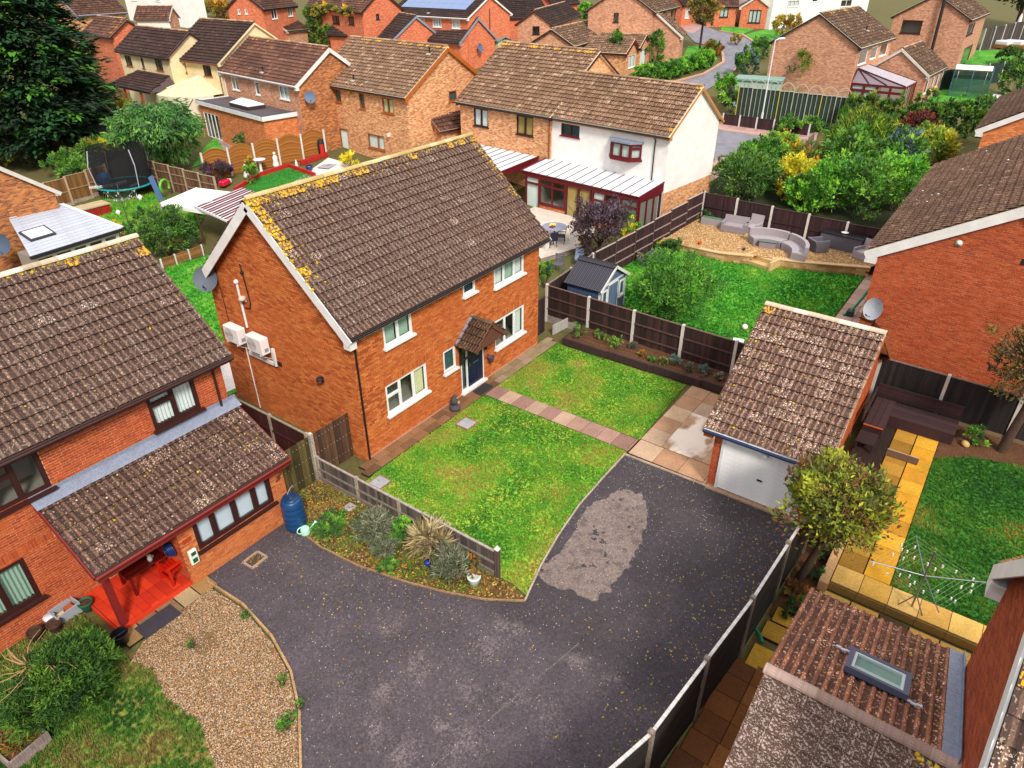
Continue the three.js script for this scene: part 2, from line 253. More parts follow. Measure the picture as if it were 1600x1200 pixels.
// ---------- house building ----------
const YAW = (ry) => new THREE.Matrix4().makeRotationY(ry);
const TINT = { orange: ['#c8662c', '#d27233', '#cd6d2f', '#d97c3c', '#ce6a2c', '#d5763a', '#c46228', '#dd8444', '#b2581f'].map(lin), deep: ['#c05020', '#bb4b1c', '#c65624', '#b24518', '#c35322', '#ca5c28'].map(lin), red: ['#a84a20', '#a0441c', '#b05226', '#963c18', '#aa4e22'].map(lin) };
function wallPart(root, w) { // w: o, ry, L, H, gable {x, y}, holes [x, y, w, h], mat, pieces, tint, sink
  const { o, ry = 0, L, H, gable, holes = [], mat, sink = 0, jamb = 0.09 } = w, top = (x) => (gable ? mixn(gable.y, H, clamp(Math.abs(x - gable.x) / (x < gable.x ? gable.x : L - gable.x))) : H);
  const xs = [...new Set([0, L, ...(gable ? [gable.x] : []), ...holes.flatMap((h) => [h[0], h[0] + h[2]])])].sort((a, b) => a - b), ys = [...new Set([-sink, H, ...holes.flatMap((h) => [h[1], h[1] + h[3]])])].filter((y) => y <= H).sort((a, b) => a - b);
  const g = new Geo(), zb = w.pieces ? -(w.joint ?? 0.008) : 0, uo = w.uo ?? 0, uv = (p) => [p.x + uo, p.y];
  const q = (a, b, c, d) => { const n = V(0, 0, 1); for (const p of [a, b, c, a, c, d]) g.v(p, n, ...uv(p)); };
  for (let i = 0; i + 1 < xs.length; i++) {
    for (let j = 0; j + 1 < ys.length; j++) { const mx = (xs[i] + xs[i + 1]) / 2, my = (ys[j] + ys[j + 1]) / 2; if (!holes.some((h) => mx > h[0] && mx < h[0] + h[2] && my > h[1] && my < h[1] + h[3])) q(V(xs[i], ys[j], zb), V(xs[i + 1], ys[j], zb), V(xs[i + 1], ys[j + 1], zb), V(xs[i], ys[j + 1], zb)); }
    if (gable) q(V(xs[i], H, zb), V(xs[i + 1], H, zb), V(xs[i + 1], top(xs[i + 1]), zb), V(xs[i], top(xs[i]), zb));
  }
  for (const [x, y, ww, h] of holes) { // reveals
    g.quad(V(x, y, zb), V(x, y, -jamb), V(x, y + h, -jamb), V(x, y + h, zb)); g.quad(V(x + ww, y, -jamb), V(x + ww, y, zb), V(x + ww, y + h, zb), V(x + ww, y + h, -jamb));
    g.quad(V(x, y + h, zb), V(x, y + h, -jamb), V(x + ww, y + h, -jamb), V(x + ww, y + h, zb)); g.quad(V(x, y, -jamb), V(x, y, zb), V(x + ww, y, zb), V(x + ww, y, -jamb));
  }
  const m = put(g, w.name ?? 'wall', w.pieces ? (w.mortar ?? M.mortar) : mat, root); m.position.set(...o); m.rotation.y = ry;
  if (w.pieces) layBricks(m, root, w, top);
  return m;
}
const brickVariants = {};
function brickGeo(tint, len) {
  const k = tint + len.toFixed(2); if (brickVariants[k]) return brickVariants[k];
  return (brickVariants[k] = TINT[tint].map((c, i) => { const g = new Geo(c); g.o = [i * 0.37, i * 0.21]; g.box(0, 0, -0.03, len, 0.06, 0, 'b'); return g.build(); }));
}
function layBricks(wall, root, w, top) {
  const r = rng(w.seed ?? 91), list = [], soldier = w.soldiers ?? [], blocked = [...(w.holes ?? []), ...soldier];
  const rows = Math.ceil(((w.gable ? w.gable.y : w.H) + (w.sink ?? 0)) / 0.075);
  for (let j = 0; j < rows; j++) {
    const y = j * 0.075 - (w.sink ?? 0), y1 = y + 0.06, off = (j % 2) * 0.1125;
    for (let x = -off; x < w.L - 0.02; x += 0.225) {
      let spans = [[Math.max(0, x + 0.006), Math.min(w.L, x + 0.218)]];
      for (const [hx, hy, hw, hh] of blocked) if (y + 0.033 > hy && y + 0.033 < hy + hh) spans = spans.flatMap(([a, b]) => (b <= hx || a >= hx + hw ? [[a, b]] : [[a, hx], [hx + hw, b]].filter(([p, q]) => q - p > 0.03)));
      for (let [a, b] of spans) {
        if (w.gable && y1 > w.H) { const f = (w.gable.y - y1) / (w.gable.y - w.H), lo = w.gable.x - w.gable.x * f, hi = w.gable.x + (w.L - w.gable.x) * f; a = Math.max(a, lo); b = Math.min(b, hi); }
        if (!w.gable && y1 > w.H + 0.02) continue; if (b - a < 0.03) continue;
        list.push({ x: a, y, l: b - a, c: Math.floor(clamp(r() * 0.75 + fbm(a * 0.5, y * 0.6, 77, 3) * 0.9 - 0.32, 0, 0.999) * TINT[w.tint].length), d: rr(-0.003, 0.003, r) });
      }
    }
  }
  for (const [sx, sy, sw, sh] of soldier) for (let x = sx; x < sx + sw - 0.05; x += 0.075) list.push({ x: x + 0.005, y: sy, l: 0.065, h: sh - 0.008, c: Math.floor(r() * TINT[w.tint].length), d: 0.002 });
  root.updateMatrixWorld(true); const M4 = wall.matrixWorld;
  for (const b of list) b.k = depthInView(V(b.x + b.l / 2, b.y, 0).applyMatrix4(M4));
  list.sort((a, b) => a.k - b.k); const rest = new Geo(), n = w.pieces === true ? 300 : w.pieces;
  list.forEach((b, i) => {
    if (i < n && b.k < 1e4 && !b.h) { const full = Math.abs(b.l - 0.212) < 0.012, m = put(brickGeo(w.tint, full ? 0.212 : b.l)[b.c], 'brick', M.brick, wall); m.position.set(b.x, b.y, b.d); }
    else if (w.keepAll || b.k < 1e4) { rest.c = TINT[w.tint][b.c]; rest.o = [rr(0, 3, r), rr(0, 3, r)]; rest.box(b.x, b.y, -0.03, b.x + b.l, b.y + (b.h ?? 0.06), b.d, 'b'); rest.o = [0, 0]; }
  });
  if (rest.n) put(rest, 'brickwork', M.brick, wall).userData.kind = 'stuff';
}
// tiles -------------------------------------------------
function tileGeo(w, g, cell, c, fine) { // two rolls to a tile near by, one far off
  const G = new Geo(c), lap = 0.06, ov = 0.004, one = fine ? [[0, 0.03], [0.1, 0.014], [0.46, 0.014], [0.6, 0.044], [0.76, 0.058], [0.92, 0.044]] : [[0, 0.034], [0.2, 0.014], [0.55, 0.014], [0.75, 0.06]];
  const prof = fine === 2 || !fine ? [...one, [1, 0.03]] : [...one.map(([x, z]) => [x / 2, z]), ...one.map(([x, z]) => [0.5 + x / 2, z]), [1, 0.03]], cu = (cell % 4) / 4, cv = Math.floor(cell / 4) / 4, half = fine === 2 ? 0.5 : 1;
  const P = (i, t) => V(prof[i][0] * (w + ov), t ? g + lap : 0, prof[i][1] + (t ? 0.0 : 0.074)), uv = (i, t) => [cu + (0.02 + 0.96 * half * prof[i][0]) / 4, cv + (t ? 0.97 : 0.03) / 4];
  for (let i = 0; i + 1 < prof.length; i++) {
    G.tri(P(i, 0), P(i + 1, 0), P(i + 1, 1), uv(i, 0), uv(i + 1, 0), uv(i + 1, 1)); G.tri(P(i, 0), P(i + 1, 1), P(i, 1), uv(i, 0), uv(i + 1, 1), uv(i, 1));
    const a = P(i, 0), b = P(i + 1, 0), d = V(0, 0.004, -0.024); G.tri(a.clone().add(d), b.clone().add(d), b, uv(i, 0), uv(i + 1, 0), uv(i + 1, 0)); G.tri(a.clone().add(d), b, a, uv(i, 0), uv(i + 1, 0), uv(i, 0));
  }
  return G.build();
}
function tileSlope(root, roof, s) { // s: O corner (left end of the eave seen from outside), A along, S up the slope, L, len, w, g, tint, pieces, wear(u, v) -> 0..1 lichen, clip(u, v)
  const { O, A, S, L, len } = s, N = A.clone().cross(S).normalize(), fine = s.fine ?? (s.pieces ? 1 : 0), nx = Math.max(1, Math.round(L / (s.w ?? (fine ? 0.36 : 0.3)))), ny = Math.max(1, Math.round(len / (s.g ?? 0.345))), w = L / nx, g = len / ny, r = rng(s.seed ?? 17);
  const B = new THREE.Matrix4().makeBasis(A, S, N), Q = new THREE.Quaternion().setFromRotationMatrix(B), list = [];
  root.updateMatrixWorld(true);
  const tints = s.tint ?? ['#ffffff', '#f8f2ee', '#f0e9e5', '#fffaf4', '#e8e0dc'].map(lin);
  for (let j = 0; j < ny; j++) for (let i = 0; i < nx; i++) {
    const u = (i + 0.5) / nx, v = (j + 0.5) / ny; if (s.clip && !s.clip(u * L, v * len)) continue;
    const wear = s.wear ? s.wear(u, v) : 0, cell = r() < wear ? 12 + Math.floor(r() * 4) : r() < (s.spots ?? 0.12) ? 8 + Math.floor(r() * 4) : Math.floor(r() * 8);
    const p = O.clone().addScaledVector(A, i * w).addScaledVector(S, j * g), mid = p.clone().applyMatrix4(root.matrixWorld);
    list.push({ p, cell, t: Math.floor(clamp(fbm(u * 4 + 3, v * 3 + (s.seed ?? 1), 61, 3) * 1.8 - 0.4 + 0.3 * (r() - 0.5), 0, 0.99) * tints.length), k: depthInView(mid), z: rr(-0.004, 0.006, r), sk: rr(-0.008, 0.008, r) });
  }
  list.sort((a, b) => a.k - b.k); const cache = {}, geoOf = (c, t) => (cache[c + '_' + t] ??= tileGeo(w, g, c, tints[t], fine)), rest = new Geo();
  list.forEach((b, i) => {
    const p = b.p.clone().addScaledVector(N, b.z);
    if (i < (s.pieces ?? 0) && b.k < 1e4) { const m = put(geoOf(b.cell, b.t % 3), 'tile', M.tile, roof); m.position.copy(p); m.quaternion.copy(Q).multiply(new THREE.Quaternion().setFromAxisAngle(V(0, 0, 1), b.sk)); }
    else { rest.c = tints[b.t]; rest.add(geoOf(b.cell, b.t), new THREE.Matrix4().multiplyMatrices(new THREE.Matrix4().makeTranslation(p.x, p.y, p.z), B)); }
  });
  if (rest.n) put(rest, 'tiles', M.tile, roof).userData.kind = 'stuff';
  return { w, g, nx, ny };
}
function lichen(roof, s, n, at, cols, seed, size = [0.015, 0.05]) { // little cushions of moss and lichen
  const r = rng(seed), g = new Geo(), N = s.A.clone().cross(s.S).normalize(), B = new THREE.Matrix4().makeBasis(s.A, N, s.S.clone().negate());
  for (let i = 0; i < n; i++) {
    const [u, v] = at(r), p = s.O.clone().addScaledVector(s.A, u * s.L).addScaledVector(s.S, v * s.len).addScaledVector(N, rr(0.03, 0.055, r)), a = rr(...size, r), h = a * rr(0.25, 0.6, r), k = 5 + Math.floor(r() * 3); g.c = mulc(pick(cols, r), rr(0.8, 1.2, r));
    const ring = (t, rad, y) => Array.from({ length: k }, (_, q) => V(Math.cos((q / k) * 6.283) * rad * (0.75 + 0.5 * hash(q, i, seed)), y, Math.sin((q / k) * 6.283) * rad * (0.75 + 0.5 * hash(q, i, seed + 1)))).map((e) => e.applyMatrix4(B).add(p));
    const lo = ring(0, a, -0.01), hi = ring(1, a * 0.6, h), top = N.clone().multiplyScalar(h * 1.1).add(p);
    for (let q = 0; q < k; q++) { const e = (q + 1) % k; g.tri(lo[e], lo[q], hi[q]); g.tri(lo[e], hi[q], hi[e]); g.tri(hi[e], hi[q], top); }
  }
  put(g, 'lichen', M.any, roof).userData.kind = 'stuff';
}
function ridgeTiles(root, a, b, mat, tint, r = 0.12, step = 0.45, name = 'ridge_tile') {
  const L = a.distanceTo(b), n = Math.max(1, Math.round(L / step)), d = b.clone().sub(a).normalize(), z = d.clone().cross(V(0, 1, 0)).normalize(), R = rng(Math.round(L * 100));
  const one = (c) => { const g = new Geo(c), l = L / n + 0.015, k = 6; for (let i = 0; i < k; i++) { const p = (t, e) => V(e, Math.sin((t / k) * Math.PI) * (r * 0.75) - 0.02, -Math.cos((t / k) * Math.PI) * r); g.quad(p(i, 0), p(i, l), p(i + 1, l), p(i + 1, 0)); g.quad(p(i, 0), p(i + 1, 0), p(i + 1, 0).multiplyScalar(0.86), p(i, 0).multiplyScalar(0.86)); } return g.build(); };
  const geos = tint.map(one), B = new THREE.Matrix4().makeBasis(d, z.clone().cross(d).multiplyScalar(1), z), q = new THREE.Quaternion().setFromRotationMatrix(B);
  for (let i = 0; i < n; i++) { const m = put(geos[Math.floor(R() * geos.length)], name, mat, root); m.position.copy(a).addScaledVector(d, (i * L) / n).add(V(0, rr(0, 0.012, R), 0)); m.quaternion.copy(q); }
}
// windows -------------------------------------------------
const FILL = { net: lin('#dfe2dc'), blind: lin('#dfe4f0'), cream: lin('#e4dcae'), green: lin('#a9bfae'), tan: lin('#c9a866'), teal: lin('#3c5f62'), white: lin('#f2f2f0') };
function windowUnit(root, o, ry, [x, y, w, h], s = {}) { // s: mat, lights (fractions), transom per light, sill, fill per light, depth
  const f = s.f ?? 0.055, z0 = -(s.set ?? 0.07), g = new Geo(), lights = s.lights ?? [1], t = 0.05, parts = [];
  g.box(0, 0, z0, w, f, z0 + t + 0.01); g.box(0, h - f, z0, w, h, z0 + t + 0.01); g.box(0, f, z0, f, h - f, z0 + t + 0.01); g.box(w - f, f, z0, w, h - f, z0 + t + 0.01);
  let at = f; const sum = lights.reduce((a, b) => a + b, 0), free = w - 2 * f - (lights.length - 1) * f;
  lights.forEach((l, i) => {
    const lw = (l / sum) * free; if (i) { g.box(at, f, z0 + 0.002, at + f, h - f, z0 + t + 0.008); at += f; }
    const cuts = s.transom?.[i] ? [[f, f + (h - 2 * f) * (1 - s.transom[i])], [f + (h - 2 * f) * (1 - s.transom[i]) + f, h - f]] : [[f, h - f]];
    if (cuts.length > 1) g.box(at, cuts[0][1], z0 + 0.002, at + lw, cuts[1][0], z0 + t + 0.006);
    for (const [b, e] of cuts) {
      if (s.sash !== false) { const k = 0.028, a = z0 + 0.012, c = z0 + t - 0.004; g.box(at, b, a, at + k, e, c); g.box(at + lw - k, b, a, at + lw, e, c); g.box(at + k, b, a, at + lw - k, b + k, c); g.box(at + k, e - k, a, at + lw - k, e, c); }
      parts.push([at, b, lw, e - b, s.fill?.[i] ?? s.fillAll ?? 'dark', s.bars]);
    }
    at += lw;
  });
  const frame = put(g, s.name ?? 'window', s.mat ?? M.upvc, root); frame.position.copy(V(x, y, 0).applyMatrix4(YAW(ry))).add(V(...o)); frame.rotation.y = ry;
  for (const [px, py, pw, ph, fill, bars] of parts) {
    const pg = new Geo(); pg.quad(V(px, py, z0 + 0.02), V(px + pw, py, z0 + 0.02), V(px + pw, py + ph, z0 + 0.02), V(px, py + ph, z0 + 0.02)); put(pg, 'pane', M.glass, frame);
    if (bars) { const bg = new Geo(); bg.box(px + pw / 2 - 0.012, py, z0 + 0.022, px + pw / 2 + 0.012, py + ph, z0 + 0.034); bg.box(px, py + ph / 2 - 0.012, z0 + 0.022, px + pw, py + ph / 2 + 0.012, z0 + 0.036); put(bg, 'glazing_bar', s.mat ?? M.upvc, frame); }
    if (fill !== 'dark') {
      const cg = new Geo(FILL[fill]), zc = z0 - 0.07, r = rng(Math.round(px * 100 + py * 37 + x * 53));
      if (fill === 'blind') { const n = Math.round(ph / 0.09); for (let i = 0; i < n; i++) cg.quad(V(px, py + (ph * i) / n, zc + 0.006), V(px + pw, py + (ph * i) / n, zc + 0.006), V(px + pw, py + (ph * (i + 1)) / n, zc), V(px, py + (ph * (i + 1)) / n, zc)); }
      else if (fill === 'teal') cg.quad(V(px, py, zc), V(px + pw, py, zc), V(px + pw, py + ph, zc), V(px, py + ph, zc));
      else { const n = Math.max(4, Math.round(pw / 0.05)); let z = 0; for (let i = 0; i < n; i++) { const z2 = (i % 2 ? -1 : 1) * rr(0.012, 0.03, r); cg.quad(V(px + (pw * i) / n, py, zc + z), V(px + (pw * (i + 1)) / n, py, zc + z2), V(px + (pw * (i + 1)) / n, py + ph, zc + z2), V(px + (pw * i) / n, py + ph, zc + z)); z = z2; } }
      put(cg, fill === 'blind' ? 'blind' : 'curtain', M.cloth, frame);
    }
  }
  const bk = new Geo(); { const d = -(s.depth ?? 0.9), a = 0.01; bk.quad(V(a, a, d), V(w - a, a, d), V(w - a, h - a, d), V(a, h - a, d)); bk.quad(V(a, a, z0), V(a, a, d), V(a, h - a, d), V(a, h - a, z0)); bk.quad(V(w - a, a, d), V(w - a, a, z0), V(w - a, h - a, z0), V(w - a, h - a, d)); bk.quad(V(a, a, z0), V(w - a, a, z0), V(w - a, a, d), V(a, a, d)); bk.quad(V(a, h - a, d), V(w - a, h - a, d), V(w - a, h - a, z0), V(a, h - a, z0)); }
  put(bk, 'room_behind', M.room, frame);
  if (s.sill !== null) { const sg = new Geo(); const d = s.sillD ?? 0.07; sg.box(-0.07, -0.07, z0, w + 0.07, 0.005, d); put(sg, 'sill', s.sill ?? s.mat ?? M.upvc, frame); }
  return frame;
}
// a two-storey house with a gabled roof; x along the front, z outwards, base corner at the origin
function house(h) {
  const { L, D, eave, ridge } = h.at, root = thing(h.name, h.label, 'house', h.at.p, h.at.yaw, h.group), sink = h.sink ?? 1.5, ov = h.ov ?? 0.3, vo = h.vo ?? 0.18, rise = ridge - eave, half = D / 2 + ov, wallH = eave + (rise * ov) / half - 0.12;
  const gab = { x: D / 2, y: ridge - 0.12 }, mat = h.mat;
  const sides = { front: { o: [0, 0, 0], ry: 0, L, H: wallH }, right: { o: [L, 0, 0], ry: Math.PI / 2, L: D, H: wallH, gable: gab }, left: { o: [0, 0, -D], ry: -Math.PI / 2, L: D, H: wallH, gable: gab }, back: { o: [L, 0, -D], ry: Math.PI, L, H: wallH } };
  root.userData.sides = undefined;
  for (const k in sides) { const s = sides[k], ws = h[k] ?? []; if (h.skip?.includes(k)) continue;
    wallPart(root, { ...s, sink, mat: h.mats?.[k] ?? mat, holes: ws.filter((w) => w.r).map((w) => w.r), pieces: h.pieces?.[k], tint: h.tints?.[k] ?? h.tint, mortar: h.mortar, joint: h.joint, seed: k.length * 7, uo: k.length, soldiers: h.soldiers?.[k], keepAll: h.keepAll });
    for (const w of ws) windowUnit(root, s.o, s.ry, w.r, { ...h.win, ...w });
  }
  // roof: a slab under the tiles, then the tiles
  const sl = V(0, rise, -half).normalize(), len = Math.hypot(rise, half), O = V(-vo, eave, ov), W = L + 2 * vo, rg = new Geo(h.roofTint?.[0] ?? lin('#5c4740'));
  const n1 = V(0, half, rise).normalize(), th = 0.07;
  const front = [V(-vo, eave, ov), V(L + vo, eave, ov), V(L + vo, ridge, -D / 2), V(-vo, ridge, -D / 2)], back = [V(L + vo, eave, -D - ov), V(-vo, eave, -D - ov), V(-vo, ridge, -D / 2), V(L + vo, ridge, -D / 2)];
  for (const f of [front, back]) { const dn = f.map((p) => p.clone().add(V(0, -th - 0.03, 0))); rg.quad(...f); rg.quad(dn[3], dn[2], dn[1], dn[0]); rg.quad(dn[0], dn[1], f[1], f[0]); rg.quad(dn[1], dn[2], f[2], f[1]); rg.quad(dn[3], dn[0], f[0], f[3]); }
  const roof = put(rg, 'roof', M.any, root), A = V(1, 0, 0), slope = { O, A, S: sl, L: W, len };
  tileSlope(root, roof, { ...slope, pieces: h.tiles ?? 0, tint: h.roofTint, wear: h.wear, spots: h.spots, seed: h.seed, w: h.tw, g: h.tg, fine: h.fine });
  if (h.bothSlopes !== false) tileSlope(root, roof, { O: V(L + vo, eave, -D - ov), A: V(-1, 0, 0), S: V(0, rise, half).normalize(), L: W, len, tint: h.roofTint, wear: h.wear, seed: (h.seed ?? 1) + 5, w: h.tw, g: h.tg });
  if (h.moss) h.moss(roof, slope);
  ridgeTiles(root, V(-vo - 0.01, ridge + 0.06, -D / 2), V(L + vo + 0.01, ridge + 0.06, -D / 2), M.any, h.ridgeTint ?? ['#b08d6c', '#c2a080', '#98785c'].map(lin));
  // bargeboards, fascia, gutter
  for (const [x, e] of [[-vo, -1], [L + vo, 1]]) { if (h.noBarge) break; const bg = new Geo(), hh = h.barge ?? 0.2; for (const z of [1, -1]) { const a = V(x + e * 0.02, eave - hh / 2 - 0.03, -D / 2 + z * (D / 2 + ov)), b = V(x + e * 0.02, ridge - hh / 2 - 0.03, -D / 2); bg.bar(a, b, 0.035, hh); }
    bg.box(x + (e > 0 ? -vo : 0.0), eave - hh - 0.1, 0, x + (e > 0 ? 0.03 : vo), eave - 0.03, ov - 0.02); put(bg, 'bargeboard', h.trim ?? M.white, root); }
  const fg = new Geo(); fg.box(-vo + 0.02, eave - 0.2, 0, L + vo - 0.02, eave - 0.06, ov - 0.05); fg.box(-vo + 0.02, eave - 0.2, -D - ov + 0.05, L + vo - 0.02, eave - 0.06, -D); put(fg, 'fascia', h.fascia ?? h.trim ?? M.white, root);
  const gg = new Geo(); gg.tube(V(-vo - 0.02, eave - 0.07, ov + 0.03), V(L + vo + 0.02, eave - 0.07, ov + 0.03), 0.055, 0.055, 8); put(gg, 'gutter', h.gutter ?? M.black, root);
  for (const x of h.pipes ?? []) { const pg = new Geo(); pg.path([V(x, eave - 0.1, ov + 0.02), V(x, eave - 0.32, 0.06), V(x, 0, 0.06)], 0.038, 7); put(pg, 'downpipe', h.pipeMat ?? h.gutter ?? M.black, root); }
  for (const [u, v] of h.vents ?? []) { const p = O.clone().add(V(u * W, 0, 0)).addScaledVector(sl, v * len), vg = new Geo(); vg.tube(p, p.clone().add(V(0, 0.42, 0)), 0.05, 0.05, 7); vg.tube(p.clone().add(V(0, 0.36, 0)), p.clone().add(V(0, 0.46, 0)), 0.075, 0.06, 7); put(vg, 'vent_pipe', M.dark, root); const fl = new Geo().cbox(p.x, p.y - 0.02, p.z + 0.05, 0.36, 0.1, 0.36); put(fl, 'flashing', M.offwhite, root); }
  return { root, roof, slope, sides, wallH };
}
// fences -------------------------------------------------
// a run of posts and panels between two points; opt: h, bay, post {mat, w}, boards 'vertical' | 'horizontal', rails (heights), railSide, capMat, gravel
function fence(label, a, b, o) {
  const A = V(a[0], land(...a), a[1]), B = V(b[0], land(...b), b[1]), d = B.clone().sub(A), len = Math.hypot(d.x, d.z), turn = Math.atan2(-d.z, d.x), n = o.n ?? Math.max(1, Math.round(len / (o.bay ?? 1.85))), w = len / n;
  const t = thing(o.name ?? 'fence', label, 'fence', [A.x, A.y, A.z], turn), y = (x) => land(A.x + (d.x * x) / len, A.z + (d.z * x) / len) - A.y, r = rng(o.seed ?? 31), h = o.h, pm = o.post?.mat ?? M.concrete, pw = o.post?.w ?? 0.1, gb = o.gravel ?? 0;
  for (let i = 0; i <= n; i++) { if (o.noPost?.includes(i)) continue; const g = new Geo([1, 1, 1]); const x = i * w; g.cbox(x, y(x) - 0.3, 0, pw, h + 0.3 + (o.postUp ?? 0.06), pw + 0.01); g.cbox(x, y(x) + h + (o.postUp ?? 0.06), 0, pw * 0.7, 0.02, pw * 0.7); put(g, 'post', pm, t); }
  for (let i = 0; i < n; i++) {
    if (o.noPanel?.includes(i)) continue; const x0 = i * w + pw / 2, x1 = (i + 1) * w - pw / 2, yb = y((x0 + x1) / 2), g = new Geo(), arch = o.arch ?? 0, topAt = (x) => yb + h + arch * Math.sin(((x - x0) / (x1 - x0)) * Math.PI);
    if (gb) { const q = new Geo(); q.box(x0, yb - 0.05, -0.025, x1, yb + gb, 0.025); put(q, 'gravel_board', o.gravelMat ?? M.concrete, t); }
    if ((o.boards ?? 'vertical') === 'vertical') { const k = Math.round((x1 - x0) / (o.bw ?? 0.12)), bw = (x1 - x0) / k; for (let j = 0; j < k; j++) { g.c = mulc(pick(o.cols, r), rr(0.8, 1.2, r)); g.o = [r() * 3, r() * 3]; const xa = x0 + j * bw, z = (j % 2) * 0.008; g.box(xa - 0.004, yb + gb, -0.012 + z, xa + bw + 0.004, topAt(xa + bw / 2) - (arch ? 0 : rr(0, 0.012, r)), 0.006 + z); } }
    else { const k = Math.round(h / (o.bw ?? 0.1)), bh = (h - gb) / k, sg = arch ? 10 : 1; for (let j = 0; j < k; j++) for (let q = 0; q < sg; q++) { const xa = x0 + ((x1 - x0) * q) / sg, xb = x0 + ((x1 - x0) * (q + 1)) / sg, f = (x) => arch * Math.sin(((x - x0) / (x1 - x0)) * Math.PI) * ((j + 1) / k); g.c = mulc(o.cols[(j * 3 + i) % o.cols.length], 0.9 + 0.2 * hash(j, i, 3)); g.o = [hash(j, i, 1) * 3, j]; const yy = yb + gb + j * bh + f((xa + xb) / 2); g.box(xa, yy, -0.01 + (j % 2) * 0.01, xb, yy + bh + 0.012, 0.008 + (j % 2) * 0.01); } }
    g.o = [0, 0]; const pn = put(g, 'fence_panel', o.mat ?? M.wood, t);
    const q = new Geo(o.railCol ?? o.cols[0]), side = o.railSide ?? 1; for (const ry of o.rails ?? []) q.box(x0, yb + ry, side > 0 ? 0.012 : -0.055, x1, yb + ry + 0.06, side > 0 ? 0.055 : -0.014); if (q.n) put(q, 'rail', M.wood, pn);
    if (o.cap) { const c = new Geo(o.capCol ?? o.cols[0]); if (arch) for (let s = 0; s < 10; s++) { const xa = x0 + ((x1 - x0) * s) / 10, xb = x0 + ((x1 - x0) * (s + 1)) / 10; c.bar(V(xa, topAt(xa) + 0.02, 0), V(xb, topAt(xb) + 0.02, 0), 0.07, 0.04); } else c.box(x0, yb + h - 0.005, -0.035, x1, yb + h + 0.03, 0.035); put(c, 'capping', M.wood, pn); }
  }
  return t;
}
const WOODS = { dark: ['#3d2420', '#472a25', '#33201d', '#52332c', '#2c1b18'].map(lin), black: ['#2a2526', '#342d2c', '#231f21', '#3d3533'].map(lin), grey: ['#6f645c', '#7d7168', '#5e544d', '#8a7f76', '#6a5a52'].map(lin), green: ['#6d5f2c', '#5d5228', '#7c6c36', '#52471f', '#6a5630'].map(lin), tan: ['#a8743c', '#b57f44', '#9a6a36', '#c08c50'].map(lin), orange: ['#c27a2a', '#b56f24', '#cd8838', '#a86420'].map(lin), brown: ['#8b6142', '#7a5338', '#9a7050', '#6c4a34'].map(lin), purple: ['#3e2023', '#46262a', '#361b1e', '#4c2b2e'].map(lin) };

// ---------- the land ----------
{
  const g = new Geo(), c = [8, -6], st = [];
  for (let i = 0; i <= 90; i++) { const t = (i / 90) * 2 - 1; st.push(Math.sign(t) * (Math.abs(t) * 60 + Math.pow(Math.abs(t), 4) * 340)); }
  const P = (i, j) => { const x = c[0] + st[i], z = c[1] + st[j]; return V(x, land(x, z) - 0.05, z); };
  for (let i = 0; i < 90; i++) for (let j = 0; j < 90; j++) { const a = P(i, j), b = P(i + 1, j), d = P(i + 1, j + 1), e = P(i, j + 1), f = (p) => [p.x, p.z]; g.tri(a, e, d, f(a), f(e), f(d)); g.tri(a, d, b, f(a), f(d), f(b)); }
  const T = dataTex(512, 512, (u, v) => { const n = fbm(u * 24, v * 24, 61, 4, 24), k = fbm(u * 120, v * 120, 66, 2, 120); return [0.3 + 0.1 * n + 0.1 * (k - 0.5), 0.29 + 0.08 * (1 - n) + 0.1 * (k - 0.5), 0.14 + 0.05 * n]; }, true, [9, 9]);
  struct(g, 'ground', std({ map: T, roughness: 1 }), 'garden ground rising gently beyond the second row of houses');
}

